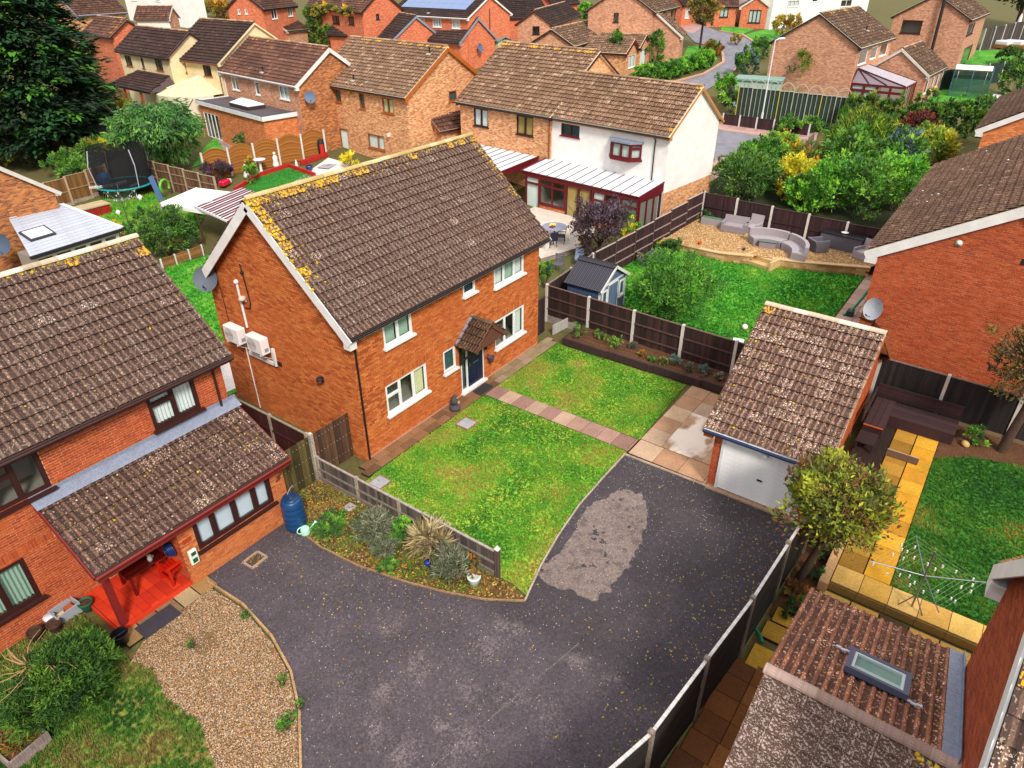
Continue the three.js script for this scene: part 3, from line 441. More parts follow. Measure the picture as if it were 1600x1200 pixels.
// ---------- driveway, lawns, paths near the main house ----------
const DRIVE = pairs(5.479,7.153, 3.851,7.178, 2.315,7.233, 0.752,7.435, -0.569,7.692, -1.892,8.056, -2.469,7.179, -2.893,6.167, -3.259,5.067, -3.643,3.419, -3.775,1.921, -3.717,1.218, -3.75, 0.21, -6.45, 0.2, -6.531,0.439, -6.453,1.909, -6.662,3.408, -7.05,4.651, -7.605,5.635, -8.387,6.627, -9.6, 8.2, -11.2, 10.2, -12.5, 12.2, -8, 12.42, -4.4, 12.86, -2.2, 13.16, 0.05, 13.28, 2.2, 13.45, 5.66, 13.4, 5.66, 10.3);
{
  const patch = pairs(3.85,8.023, 4.016,8.639, 3.32,9.148, 1.942,9.645, 1.082,9.774, 0.294,9.722, -0.324,9.659, -0.815,9.477, -0.931,9.201, -0.772,8.919, -0.966,8.453, -0.859,7.996, -0.483,7.812, 0.17,7.987, 0.658,7.859, 1.499,7.613, 2.363,7.56, 3.063,7.746);
  const pale = [[-3.726,8.152, 0.55], [-5.253,7.144, 0.4], [-6.152,6.941, 0.45], [-7.069,7.45, 0.4], [-4.576,5.61, 0.35], [-4.836,8.622, 0.35], [-2.673,10.258, 0.35], [-4.467,10.664, 0.4], [-6.002,9.187, 0.6], [-2.965,8.196, 0.4], [-6.39,5.872, 0.35], [-2.559,11.188, 0.25], [-4.888,7.025, 0.3], [-4.435,9.467, 0.4], [-6.971,8.344, 0.4], [-5.905,8.537, 0.35]];
  const sa = [-2.184,9.961], sb = [-7.4,8.937], sd = [sb[0] - sa[0], sb[1] - sa[1]], sl = Math.hypot(...sd);
  const X0 = -13.5, Z0 = 0, W = 20, H = 14;
  const tx = dataTex(1600, 1120, (u, v) => {
    const x = X0 + u * W, z = Z0 + v * H, n1 = fbm(x * 30, z * 30, 71, 2), n2 = fbm(x * 1.3, z * 1.3, 73, 4), n3 = vnoise(x * 55, z * 55, 75), wx = x + 0.5 * (fbm(x * 2.2, z * 2.2, 77, 4) - 0.5), wz = z + 0.5 * (fbm(x * 2.2, z * 2.2, 78, 4) - 0.5);
    const newer = sstep(-0.3, 0.3, (x - sa[0]) * 0.5 + 0.2 + (fbm(x, z, 79, 2) - 0.5) * 0.5);
    let c = [0.275, 0.243, 0.262].map((a) => a * mixn(1.04, 0.86, newer)); const sp = sstep(0.62, 0.9, n3) * mixn(0.5, 0.3, newer);
    c = c.map((a, i) => a * (0.72 + 0.56 * n1) * (0.86 + 0.28 * n2) + sp * [0.13, 0.12, 0.12][i]);
    const dx = x - sa[0], dz = z - sa[1], t = (dx * sd[0] + dz * sd[1]) / sl, q = Math.abs(dx * sd[1] - dz * sd[0]) / sl + 0.05 * (n2 - 0.5);
    if (t > 0) { const a = sstep(0.02, 0.008, q) * 0.5; c = c.map((b, i) => mixn(b, [0.46, 0.45, 0.42][i] * (0.6 + 0.7 * n1), a)); }
    for (const [px, pz, r] of pale) { const d = Math.hypot(wx - px, (wz - pz)); if (d < r * 1.5) { const a = sstep(r * 1.4, r * 0.1, d) * sstep(0.4, 0.75, n1 * 0.5 + fbm(x * 3.5, z * 3.5, 84, 3) * 0.6) * 0.6; c = c.map((b, i) => mixn(b, [0.48, 0.425, 0.425][i] * (0.75 + 0.5 * n1), a)); } }
    if (inside(wx, wz, patch) && fbm(x * 3, z * 3, 81, 3) < 0.8) { const k = 0.72 + 0.5 * n1 + 0.12 * (n2 - 0.5), am = sstep(0.25, 0.5, fbm(x * 5, z * 5, 82, 4)) * 0.35 + 0.62; c = c.map((b, i) => mixn(b, [0.49, 0.43, 0.405][i] * k, am)); }
    return c;
  }, true, [W, H]);
  struct(sheet(DRIVE, 0.012, [], [X0, Z0], 0), 'driveway', std({ map: tx, roughness: 0.93, bumpMap: BUMP, bumpScale: 0.012 }), 'worn dark tarmac driveway with a pale patch and a seam');
  // loose chippings and fallen leaves on the tarmac
  const r = rng(401), chip = new Geo().cbox(0, 0, 0, 1, 0.5, 0.7).build(), out = [], leaves = [];
  while (out.length < 2600) { const x = rr(-11, 5.6, r), z = rr(0.3, 13.2, r); if (!inside(x, z, DRIVE) || r() > 0.35 + 0.65 * sstep(-5, 5, x) * fbm(x * 0.7, z * 0.7, 403, 2)) continue; const w = rr(0.3, 0.62, r); out.push([x, 0.012, z, r() * 6, rr(0.008, 0.026, r), [w, w * 0.94, w * 0.88]]); }
  scatter('loose_chippings', 'small pale chippings scattered over the driveway', chip, M.any, out);
  const lc = PAL.autumn.concat(PAL.gold);
  const leaf = new Geo().tri(V(-0.5, 0, 0), V(0, 0.12, 0.35), V(0.5, 0.02, 0)).tri(V(-0.5, 0, 0), V(0.5, 0.02, 0), V(0, 0.12, -0.35)).build();
  while (leaves.length < 900) { let x, z; const k = r(); if (k < 0.5) { const t = r(); x = mixn(-6, 5.4, t); z = 13.25 - Math.abs(rr(-1, 1, r) * rr(0, 1, r)) * 2.6 - (x < -2 ? (-2 - x) * 0.1 : 0); } else if (k < 0.72) { x = rr(-5.5, -2, r); z = rr(0.4, 7, r); } else { x = rr(-9, 5, r); z = rr(0.5, 13, r); } if (inside(x, z, DRIVE)) leaves.push([x, 0.02, z, r() * 6, rr(0.03, 0.075, r), mulc(pick(lc, r), rr(0.8, 1.3, r)), rr(-0.3, 0.3, r)]); }
  scatter('fallen_leaves', 'yellow and brown autumn leaves fallen on the driveway', leaf, M.leaf, leaves);
  globalThis.LEAF = leaf;
}
function kerb(name, pts, mat, h = 0.05, w = 0.05) { const g = new Geo(); for (let i = 0; i + 1 < pts.length; i++) { const a = V(pts[i][0], land(...pts[i]) + h / 2 - 0.01, pts[i][1]), b = V(pts[i + 1][0], land(...pts[i + 1]) + h / 2 - 0.01, pts[i + 1][1]); g.bar(a, b, w, h + 0.04); } return struct(g, name, mat); }
kerb('kerb', pairs(5.479,7.153, 3.851,7.178, 2.315,7.233, 0.752,7.435, -0.569,7.692, -1.892,8.056), paint('#c9b7a4', 0.9, { map: T_ROUGH }), 0.05, 0.05);
kerb('kerb', pairs(-1.892,8.056, -2.469,7.179, -2.893,6.167, -3.259,5.067, -3.643,3.419, -3.775,1.921, -3.717,1.218), paint('#b08a62', 0.9, { map: T_ROUGH }), 0.05, 0.05);
kerb('kerb', pairs(-6.531,0.439, -6.453,1.909, -6.662,3.408, -7.05,4.651, -7.605,5.635, -8.387,6.627, -9.6, 8.2, -11.2, 10.2), paint('#c8a070', 0.9, { map: T_ROUGH }), 0.05, 0.06);
kerb('kerb', pairs(5.55, 7.1, 5.6, 10.1, 5.62, 13.2), paint('#c2a894', 0.9, { map: T_ROUGH }), 0.03, 0.1);

// slabs one by one
const slabMat = std({ map: T_GRAIN, roughness: 0.92, bumpMap: BUMP, bumpScale: 0.004 });
function slabs(name, label, list, mat = slabMat) { // list of [x0, z0, x1, z1, colour, lift]
  const base = new Geo(lin('#5d4a34')); const [a, b, c, d] = [Math.min(...list.map((s) => s[0])), Math.max(...list.map((s) => s[2])), Math.min(...list.map((s) => s[1])), Math.max(...list.map((s) => s[3]))];
  for (const s of list) base.box(s[0] - 0.01, -0.04 + (s[6] ?? 0), s[1] - 0.01, s[2] + 0.01, 0.006 + (s[6] ?? 0), s[3] + 0.01, 'd');
  const m = struct(base, name, M.soil, label), r = rng(Math.round(a * 91 + c * 17));
  for (const [x0, z0, x1, z1, col, lift = 0, y = 0] of list) { const g = new Geo(mulc(col, rr(0.9, 1.1, r))); g.o = [r() * 3, r() * 3]; const e = 0.008, h = y + 0.022 + lift + rr(0, 0.004, r); g.box(x0 + e, y - 0.02, z0 + e, x1 - e, h, z1 - e, 'd'); put(g, 'slab', mat, m); }
  return m;
}
{
  const pink = lin('#9a7468'), tan = lin('#b89a82'), rose = lin('#a98474'), r = rng(55), list = []; let z = 0.72, k = 0;
  const order = [pink, tan, pink, tan, pink, tan, rose, rose, rose, pink];
  while (z < 7.1) { const l = 0.635; list.push([5.78, z, 6.62, Math.min(7.15, z + l), order[k++ % order.length]]); z += l; }
  slabs('path', 'garden path of pink and buff slabs crossing the front lawn', list);
  const st = [], br = ['#8a6240', '#7a5638', '#946c48', '#6d4c32'].map(lin), gr = ['#94805f', '#a08a70'].map(lin); for (let x = -0.4, i = 0; x < 10.9; x += 0.62, i++) { st.push([x, 0.03, x + 0.62, 0.36, pick(x > 7 ? gr : br, r), 0, 0]); st.push([x - 0.2, 0.36, x + 0.42, 0.7, pick(x > 7 ? gr : br, r)]); }
  slabs('house_paving', 'narrow strip of brown slabs along the front of the main house', st);
  // pale slabs and stained concrete beside the garage
  const pt = [], bu = ['#c9a47c', '#d2b08c', '#bd9470', '#c9a98c', '#b58a68'].map(lin);
  for (let x = 6.7, i = 0; x < 11.2; x += 0.92, i++) pt.push([x, 7.18, Math.min(11.25, x + 0.92), 8.0, pick(bu, r)]);
  for (let z = 7.2; z < 10; z += 0.93) pt.push([5.7, z, 6.68, Math.min(10.1, z + 0.93), pick(bu, r)]);
  for (let x = 9.4; x < 11.2; x += 0.9) for (let z = 8.0; z < 9.7; z += 0.85) pt.push([x, z, Math.min(11.25, x + 0.9), Math.min(9.75, z + 0.85), pick(bu, r)]);
  for (let x = 6.7; x < 8.9; x += 0.74) pt.push([x, 9.5, x + 0.74, 10.15, pick(bu, r)]);
  slabs('patio', 'pale buff paving slabs between the front lawn and the garage', pt);
  const stain = dataTex(256, 256, (u, v) => { const n = fbm(u * 5, v * 5, 21, 4), f = fbm(u * 60, v * 60, 25, 2), s = sstep(0.38, 0.66, fbm(u * 3 + 3, v * 3 + 1, 28, 4) + 0.22 - 0.5 * Math.hypot(u - 0.45, v - 0.45)); const c = [0.72, 0.57, 0.44].map((a) => a * (0.78 + 0.3 * n + 0.25 * (f - 0.5))); return c.map((a, i) => mixn(a, [0.97, 0.93, 0.88][i], s * 0.85)); }, true, [2.7, 1.5]);
  const cg = new Geo(); cg.add(sheet(pairs(6.7, 8.0, 9.4, 8.0, 9.4, 9.5, 6.7, 9.5), 0.02, [], [6.7, 8.0], 0).build()); struct(cg, 'concrete_base', std({ map: stain, roughness: 0.95, bumpMap: BUMP, bumpScale: 0.01 }), 'stained bright concrete rectangle in the paving by the garage');
}
// lawns
const LAWNC = ['#316c11', '#478616', '#5e971d', '#80a127', '#a8a03a', '#a88a4a'].map(lin), LAWNG = ['#277211', '#328314', '#3f9018', '#529a1e', '#7c9e2c'].map(lin);
const lawnTex = (seed, pal) => dataTex(512, 512, (u, v) => { const n = fbm(u * 10, v * 10, seed, 4, 10), f = fbm(u * 110, v * 110, seed + 5, 2, 110), j = clamp(n * 1.2 - 0.1 + 0.6 * (f - 0.5)) * (pal.length - 1), a = Math.min(pal.length - 2, Math.floor(j)), t = j - a; return [0, 1, 2].map((i) => Math.pow(mixn(pal[a][i], pal[a + 1][i], t), 1 / 2.2) * (0.8 + 0.4 * f)); }, true, [6, 6]);
const M_LAWN = std({ map: lawnTex(301, LAWNC.slice(0, 5)), roughness: 1 }), M_LAWN2 = std({ map: lawnTex(311, LAWNG), roughness: 1 });
const LAWN_A = pairs(-1.58, 0.95, -0.4, 0.74, 5.76, 0.72, 5.76, 7.12, 3.91,7.145, 2.394,7.185, 0.752,7.388, -0.57,7.648, -1.689,7.957, -1.58, 7.4), LAWN_B = pairs(6.64, 0.72, 11.1, 0.74, 11.14, 6.95, 6.66, 7.16);
const hatch = [[1.2, 1.75, 2.4, 2.5], [-1.3, 1.1, 0, 2.0]];
struct(sheet(LAWN_A, 0.008), 'lawn', M_LAWN, 'front lawn between the low fence and the path');
struct(sheet(LAWN_B, 0.008), 'lawn', M_LAWN, 'smaller front lawn between the path and the raised bed');
const rectP = (x0, z0, x1, z1) => [[x0, z0], [x1, z0], [x1, z1], [x0, z1]];
const HATCH_A = [3.543,1.069], HA = pairs(3.39,1.072, 4.086,1.092, 4.177,1.735, 3.422,1.755), HB = pairs(-0.892,0.971, -0.32,0.843, -0.286,1.531, -0.9,1.576);
grass('mottled green and yellow blades of the front lawn beside the low fence', LAWN_A, 520, LAWNC, 501, 0.8, 0.008, [HA, HB]);
grass('mottled green and yellow blades of the lawn by the raised bed', LAWN_B, 500, LAWNC, 502, 0.8, 0.008);
// two grey inspection covers in brick-edged frames
for (const [P, label] of [[HA, 'grey inspection cover in the lawn opposite the front door'], [HB, 'grey inspection cover in the lawn beside the low grey fence'], [pairs(-2.242,1.151, -1.853,1.115, -1.856,1.532, -2.241,1.562), 'small grey drain cover in the planted bed by the low fence']]) {
  const cx = P.reduce((a, p) => a + p[0], 0) / 4, cz = P.reduce((a, p) => a + p[1], 0) / 4, w = Math.max(...P.map((p) => p[0])) - Math.min(...P.map((p) => p[0])), d = Math.max(...P.map((p) => p[1])) - Math.min(...P.map((p) => p[1])), s = (w + d) / 2 * 0.78;
  const t = thing('inspection_cover', label, 'drain cover', [cx, 0, cz], 0, 'inspection covers'), f = new Geo(lin('#a0685a')); for (const [a, b, c, e] of [[-1, -1, 1, -0.86], [-1, 0.86, 1, 1], [-1, -0.86, -0.86, 0.86], [0.86, -0.86, 1, 0.86]]) f.box((a * s) / 1.8, 0, (b * s) / 1.8, (c * s) / 1.8, 0.045, (e * s) / 1.8);
  put(f, 'surround', M.any, t); const c = new Geo(lin('#aeb2b6')); c.box(-s * 0.47, 0, -s * 0.47, s * 0.47, 0.04, s * 0.47); for (const q of [-0.3, 0.3]) c.cbox(q * s, 0.04, q * s, 0.06, 0.012, 0.03); put(c, 'lid', M.any, t);
}
// raised bed under the far fence
{
  const t = thing('raised_bed', 'long raised bed edged with dark timber sleepers below the dark fence', 'raised bed', [11.2, 0, 1.05]), L = 8.6;
  for (let i = 0; i < 4; i++) { const g = new Geo(lin('#4a3430')); const a = i * 2.15; g.o = [i, 0.3]; g.box(-0.02 + i * 0.06, 0, a + 0.005, 0.09 + i * 0.06, 0.34, a + 2.145); put(g, 'sleeper', M.wood, t); }
  const e = new Geo(lin('#4a3430')); e.box(0, 0, -0.1, 1.5, 0.33, 0); put(e, 'sleeper', M.wood, t);
  const s = new Geo([1, 1, 1]); const N = 40, hgt = (i, j) => 0.26 + 0.1 * fbm(i * 0.8, j * 0.5, 21, 2); for (let i = 0; i < 5; i++) for (let j = 0; j < N; j++) { const p = (a, b) => V(0.08 + (a / 5) * 1.45 + (b / N) * 0.18 * (1 - a / 5), hgt(a, b), (b / N) * L); s.quad(p(i, j), p(i, j + 1), p(i + 1, j + 1), p(i + 1, j)); } put(s, 'soil', M.soil, t);
  const r = rng(9), spots = [[0.5, 0.5, 0.5, 'green'], [0.9, 1.3, 0.28, 'green'], [0.6, 2.3, 0.42, 'bright'], [1.0, 2.9, 0.2, 'grey'], [0.6, 3.6, 0.18, 'autumn'], [0.5, 4.6, 0.22, 'olive'], [0.7, 5.0, 0.3, 'blue'], [0.6, 5.7, 0.24, 'grey'], [0.7, 6.3, 0.26, 'blue'], [0.6, 7.0, 0.22, 'grey'], [0.9, 7.6, 0.16, 'green'], [0.4, 4.1, 0.16, 'green']];
  const say = ['tallest leafy green plant at the house end of the raised bed', 'small green plant second from the house end of the raised bed', 'bright green bushy plant in the raised bed below the shed', 'pale grey-green clump beside the bright bushy plant', 'small rusty plant in the raised bed', 'olive clump in the middle of the raised bed', 'bluish rosette in the middle of the raised bed', 'grey-green clump between two bluish rosettes', 'bluish rosette nearer the garage in the raised bed', 'grey-green clump nearest the garage but one', 'small green plant nearest the garage in the raised bed', 'little green sprig by the sleeper in the raised bed'];
  spots.forEach(([x, z, s2, p], i) => { const o = shrub('bedding_plant', say[i], 'plant', 11.2 + x, 1.05 + z, { r: [s2, s2 * 0.8, s2], n: 260, per: 13, size: 0.1, pal: PAL[p], y: 0.3 }, 600 + i, 'plants in the raised bed'); });
}
// fences round the front garden
fence('dark brown panel fence with white concrete posts behind the raised bed', [12.85, -1.0], [12.5, 10.6], { h: 1.8, n: 5, cols: WOODS.dark, rails: [0.62, 1.22], railSide: 1, railCol: lin('#6a4a44'), post: { mat: M.offwhite, w: 0.12 }, cap: true, capCol: lin('#8a6a60'), gravel: 0.3, gravelMat: paint('#b7ada4', 0.9, { map: T_ROUGH }), seed: 3 });
fence('dark brown fence running from the shed back towards the house corner', [12.9, -1.05], [17.6, -1.3], { h: 1.8, n: 2, cols: WOODS.dark, post: { mat: M.offwhite, w: 0.1 }, cap: true, capCol: lin('#9a8a84'), seed: 4 });
fence('low weathered grey picket-panel fence along the planted bed', [-1.66, -0.45], [-1.62, 6.88], { h: 0.95, n: 4, cols: WOODS.grey, rails: [0.14, 0.5], railSide: 1, railCol: lin('#9b8d82'), cap: true, capCol: lin('#c7b8ae'), post: { mat: paint('#bfae9c', 0.9, { map: T_ROUGH }), w: 0.1 }, gravel: 0.12, gravelMat: paint('#a89880', 0.9, { map: T_ROUGH }), seed: 5, noPost: [4] });
{ const t = thing('gate_post', 'square timber post with a pointed cap ending the low grey fence', 'post', [-1.62, 0, 6.93]), g = new Geo(lin('#6e5a52')); g.cbox(0, -0.2, 0, 0.12, 1.3, 0.12); put(g, 'shaft', M.wood, t); const c = new Geo(lin('#e6ddd4')); c.add(new THREE.ConeGeometry(0.1, 0.14, 4), ME(0, 1.17, 0, 0, 0.785, 0)); c.cbox(0, 1.08, 0, 0.14, 0.03, 0.14); put(c, 'finial', M.any, t); }
// paired side gates, board by board
for (const [x0, x1, pal, label, h] of [[-3.05, -1.78, WOODS.green, 'mossy olive board gate beside the blue water butt', 1.8], [-1.55, -0.06, WOODS.brown.map((c) => mulc(c, 0.62)), 'dark weathered board gate against the main house corner', 1.82]]) {
  const t = thing('side_gate', label, 'gate', [x0, 0, -0.6], 0, 'side gates between the houses'), n = Math.round((x1 - x0) / 0.14), w = (x1 - x0) / n, r = rng(Math.round(x0 * 100 + 900)); t.userData.label = label;
  for (let i = 0; i < n; i++) { const g = new Geo(mulc(pick(pal, r), rr(0.8, 1.2, r))); g.o = [r() * 3, r()]; g.box(i * w + 0.004, 0.05, -0.01, (i + 1) * w - 0.004, h - rr(0, 0.015, r), 0.012 + rr(0, 0.006, r)); put(g, 'board', M.wood, t); }
  const g = new Geo(mulc(pal[0], 0.9)); for (const y of [0.3, 0.95, 1.55]) g.box(0, y, -0.06, x1 - x0, y + 0.09, -0.012); put(g, 'ledge', M.wood, t);
  const nl = new Geo(lin('#c9c3bd')); for (let i = 0; i < n; i++) for (const y of [0.35, 1.0, 1.6]) nl.cbox((i + 0.5) * w, y, 0.02, 0.02, 0.02, 0.006); put(nl, 'nail_heads', M.any, t).userData.kind = 'stuff';
}
{ const t = thing('fence_post', 'tall pale concrete post between the two side gates', 'post', [-1.68, 0, -0.58]), g = new Geo(); g.cbox(0, -0.2, 0, 0.13, 2.08, 0.13); put(g, 'shaft', paint('#cfc1b0', 0.9, { map: T_ROUGH }), t); const c = new Geo(); c.cbox(0, 1.88, 0, 0.1, 0.03, 0.1); put(c, 'cap', M.offwhite, t); }
fence('dark red fence with pale capping between the main house and the porch house', [-1.72, -0.72], [-1.75, -8.2], { h: 1.82, n: 4, cols: ['#4e1512', '#5c1a16', '#431210'].map(lin), rails: [0.4, 1.2], railSide: -1, cap: true, capCol: lin('#b9a894'), post: { mat: M.concrete, w: 0.1 }, seed: 6 });
{ const t = thing('garden_gate', 'dark brown gate between the main house and the raised bed', 'gate', [10.72, 0, -0.4]), r = rng(3); for (let i = 0; i < 8; i++) { const g = new Geo(mulc(pick(WOODS.dark, r), rr(0.8, 1.15, r))); g.o = [r() * 3, r()]; g.box(i * 0.13, 0.04, -0.01, i * 0.13 + 0.126, 1.78, 0.012); put(g, 'board', M.wood, t); } const g = new Geo(lin('#4a332c')); g.box(0, 1.76, -0.03, 1.04, 1.82, 0.03); put(g, 'capping', M.wood, t); const h = new Geo().cbox(0.95, 1.0, 0.03, 0.04, 0.14, 0.03); put(h, 'latch', M.black, t); }
// white boards stacked below the fence end
{ const t = thing('white_boards', 'pale weathered boards set on edge below the fence by the house corner', 'boards', [11.7, 0, 0.1], -0.12); for (let i = 0; i < 3; i++) { const g = new Geo(lin('#d6d0c8')); g.o = [i, 0]; g.box(0, i * 0.17, -0.02, 1.1, i * 0.17 + 0.16, 0.02); put(g, 'board', M.wood, t); } }

// ---------- the main house ----------
const YEL = ['#d9b21a', '#c9a216', '#e6c63a', '#b08c1c'].map(lin), GREYL = ['#c9c0b4', '#b5aaa0', '#dcd6cc', '#a0988c'].map(lin), MOSS = ['#8a8a1c', '#6f7a1c', '#b09a1c', '#5d6618'].map(lin);
const MAIN = house({
  name: 'brick_house', label: 'detached orange brick house with white bargeboards and a yellow-lichened ridge, in the middle', at: { p: [0, 0, 0], yaw: 0, L: 10.6, D: 7.4, eave: 4.98, ridge: 8.6 },
  ov: 0.32, vo: 0.28, tint: 'orange', mortar: std({ color: '#8e5630', map: T_ROUGH }), joint: 0.014, pieces: { front: true, left: true, right: 0, back: 0 }, mat: M.brickOrange, sink: 0.3, tiles: 300, seed: 21, trim: M.white, barge: 0.32, gutter: M.black, pipes: [0.1],
  spots: 0.03, wear: (u, v) => 0.8 * sstep(0.9, 1, v) * (0.35 + 0.65 * sstep(0.65, 0.1, u) + 0.3 * sstep(0.8, 1, u)) + 0.5 * sstep(0.05, 0.0, u) * sstep(0.45, 0.9, v) + 0.12 * sstep(0.05, 0, u) , ridgeTint: ['#c4ab74', '#d2b884', '#b8a06a', '#d8c49a'].map(lin),
  moss: (roof, s) => { lichen(roof, s, 900, (r) => (r() < 0.6 ? [Math.pow(r(), 1.4), 1 - r() * r() * 0.1] : r() < 0.5 ? [r() * r() * 0.09, 0.35 + 0.65 * r()] : [1 - r() * r() * 0.04, 0.4 + 0.6 * r()]), YEL, 71, [0.02, 0.07]); lichen(roof, s, 260, (r) => [r(), r()], GREYL, 72, [0.012, 0.03]); },
  win: { mat: M.upvc, sillD: 0.13, f: 0.07 },
  soldiers: { front: [[1.1, 2.475, 2.35, 0.225], [7.3, 2.4, 2.35, 0.225], [4.15, 2.4, 0.95, 0.225]] },
  front: [
    { r: [1.4, 3.84, 1.37, 1.1], lights: [1, 1], fillAll: 'green' }, { r: [5.56, 4.18, 0.73, 0.8], fillAll: 'teal' }, { r: [7.46, 3.84, 2.02, 1.1], lights: [1, 1.15, 1], fill: ['net', 'green', 'net'] },
    { r: [1.22, 1.22, 2.08, 1.2], lights: [1, 1.05, 1], fill: ['dark', 'dark', 'cream'], transom: [0.42] }, { r: [4.25, 1.46, 0.71, 0.95], fillAll: 'teal' }, { r: [7.46, 1.1, 2.05, 1.27], lights: [1, 1.05, 1], fill: ['dark', 'dark', 'net'] },
    { r: [5.24, 0.1, 1.44, 2.1], name: 'door_frame', lights: [0.3, 1], fill: ['teal', 'teal'], sill: M.white, sash: false },
  ],
});
{
  const root = MAIN.root, d = new Geo(lin('#0d1c3c')); // front door leaf in its white frame
  d.box(5.67, 0.16, -0.05, 6.61, 2.12, -0.006); for (const [x, y, w, h] of [[5.77, 0.3, 0.32, 0.6], [6.19, 0.3, 0.32, 0.6], [5.77, 1.05, 0.32, 0.85], [6.19, 1.05, 0.32, 0.85]]) d.box(x, y, -0.006, x + w, y + h, 0.006);
  const door = put(d, 'front_door', M.gloss, root), hg = new Geo(lin('#d8d4b0')); hg.box(5.98, 1.12, 0.006, 6.32, 1.17, 0.02); hg.box(5.74, 1.1, -0.006, 5.77, 1.25, 0.04); put(hg, 'letterbox', M.metal, door);
  // gabled canopy on brackets over the door
  const cx = 5.97, top = 3.15, low = 2.36, hw = 0.98, zf = 1.02, rg = new Geo(lin('#4d3b2c'));
  const faces = [[V(cx - hw, low, zf), V(cx, top, zf), V(cx, top, 0), V(cx - hw, low, 0)], [V(cx + hw, low, 0), V(cx, top, 0), V(cx, top, zf), V(cx + hw, low, zf)]];
  for (const f of faces) { const dn = f.map((p) => p.clone().add(V(0, -0.06, 0))); rg.quad(f[0], f[1], f[2], f[3]); rg.quad(dn[3], dn[2], dn[1], dn[0]); rg.quad(dn[0], dn[1], f[1], f[0]); rg.quad(f[3], dn[3], dn[0], f[0]); }
  const can = put(rg, 'canopy', M.any, root), tint = ['#b8a084', '#a08c74', '#c8b090', '#8c7a64'].map((h) => mulc(lin(h), 1.1)), S1 = V(hw, top - low, 0).normalize(), ln = Math.hypot(hw, top - low);
  tileSlope(root, can, { O: V(cx - hw - 0.05, low - 0.02, 0.02), A: V(0, 0, 1), S: S1, L: zf, len: ln + 0.03, w: 0.25, g: 0.34, tint, pieces: 40, spots: 0.3, seed: 3 });
  tileSlope(root, can, { O: V(cx + hw + 0.05, low - 0.02, zf), A: V(0, 0, -1), S: V(-hw, top - low, 0).normalize(), L: zf, len: ln + 0.03, w: 0.25, g: 0.34, tint, pieces: 40, spots: 0.3, seed: 4 });
  ridgeTiles(can, V(cx, top + 0.07, 0), V(cx, top + 0.07, zf + 0.02), M.any, ['#6a5844', '#5a4a3a'].map(lin), 0.09, 0.34);
  const gb = new Geo(lin('#7c4a34')); gb.tri(V(cx - hw + 0.08, low - 0.02, zf - 0.06), V(cx + hw - 0.08, low - 0.02, zf - 0.06), V(cx, top - 0.07, zf - 0.06)); gb.bar(V(cx - hw, low - 0.05, zf - 0.02), V(cx, top - 0.02, zf - 0.02), 0.04, 0.14); gb.bar(V(cx + hw, low - 0.05, zf - 0.02), V(cx, top - 0.02, zf - 0.02), 0.04, 0.14); put(gb, 'canopy_gable', M.wood, root);
  const lg = new Geo(); lg.bar(V(cx - hw - 0.08, low + 0.03, 0.03), V(cx, top + 0.13, 0.03), 0.16, 0.03, V(-0.6, 0.8, 0)); lg.bar(V(cx + hw + 0.08, low + 0.03, 0.03), V(cx, top + 0.13, 0.03), 0.16, 0.03, V(0.6, 0.8, 0)); put(lg, 'lead_flashing', M.lead, root);
  for (const s of [-1, 1]) { const b = new Geo(lin('#2e2018')), x = cx + s * (hw - 0.2); b.box(x - 0.05, 1.45, 0.01, x + 0.05, 2.4, 0.1); b.bar(V(x, 1.6, 0.06), V(x, 2.3, 0.85), 0.08, 0.08); b.box(x - 0.05, 2.28, 0.02, x + 0.05, 2.38, 0.92); put(b, 'bracket', M.wood, root); }
  // plinth of old mortar at the foot of the front wall
  const pl = new Geo(lin('#c8937c')); pl.box(0.1, -0.02, 0, 10.5, 0.07, 0.022); put(pl, 'plinth', M.brick, root);
  const lt = new Geo(lin('#efefef')); // eaves boards seen under the gutter
  lt.box(0, 4.86, 0, 10.6, 4.97, 0.14); put(lt, 'soffit', M.white, root);
}
// things fixed to the gable
function dish(label, [x, y, z], turn, r, col, arm = 0.35, tilt = -0.35) { // its wall is behind local -z
  const t = thing('satellite_dish', label, 'satellite dish', [x, y, z], turn), g = new Geo(col), m = ME(0, 0, arm, tilt, 0, 0);
  g.at(m); g.lathe([[0.001, 0], [r * 0.35, r * 0.03], [r * 0.7, r * 0.11], [r, r * 0.24], [r * 1.01, r * 0.25], [r * 0.7, r * 0.08], [0.001, -r * 0.05]], 22, ME(0, 0, 0, Math.PI / 2, 0, 0, 1, 1, 1.08)); g.at(null); put(g, 'reflector', M.soft, t);
  const a = new Geo(lin('#3c4048')); a.at(m); a.path([V(0, -r * 0.8, 0.02), V(0, -r * 0.75, r * 0.8)], 0.012, 5); a.tube(V(0, -r * 0.75, r * 0.72), V(0, -r * 0.62, r * 0.95), 0.035, 0.03, 8); put(a, 'feed_arm', M.soft, t);
  const b = new Geo(lin('#4a4e56')); b.path([V(0, -0.25, 0.02), V(0, -0.05, 0.1), V(0, 0, arm)], 0.02, 6); b.box(-0.06, -0.34, 0, 0.06, -0.18, 0.02); put(b, 'bracket', M.soft, t); return t;
}
dish('dark grey satellite dish at the back corner of the middle house gable', [-0.02, 5.2, -7.25], -0.85, 0.42, lin('#5b6472'), 0.4, -0.45);
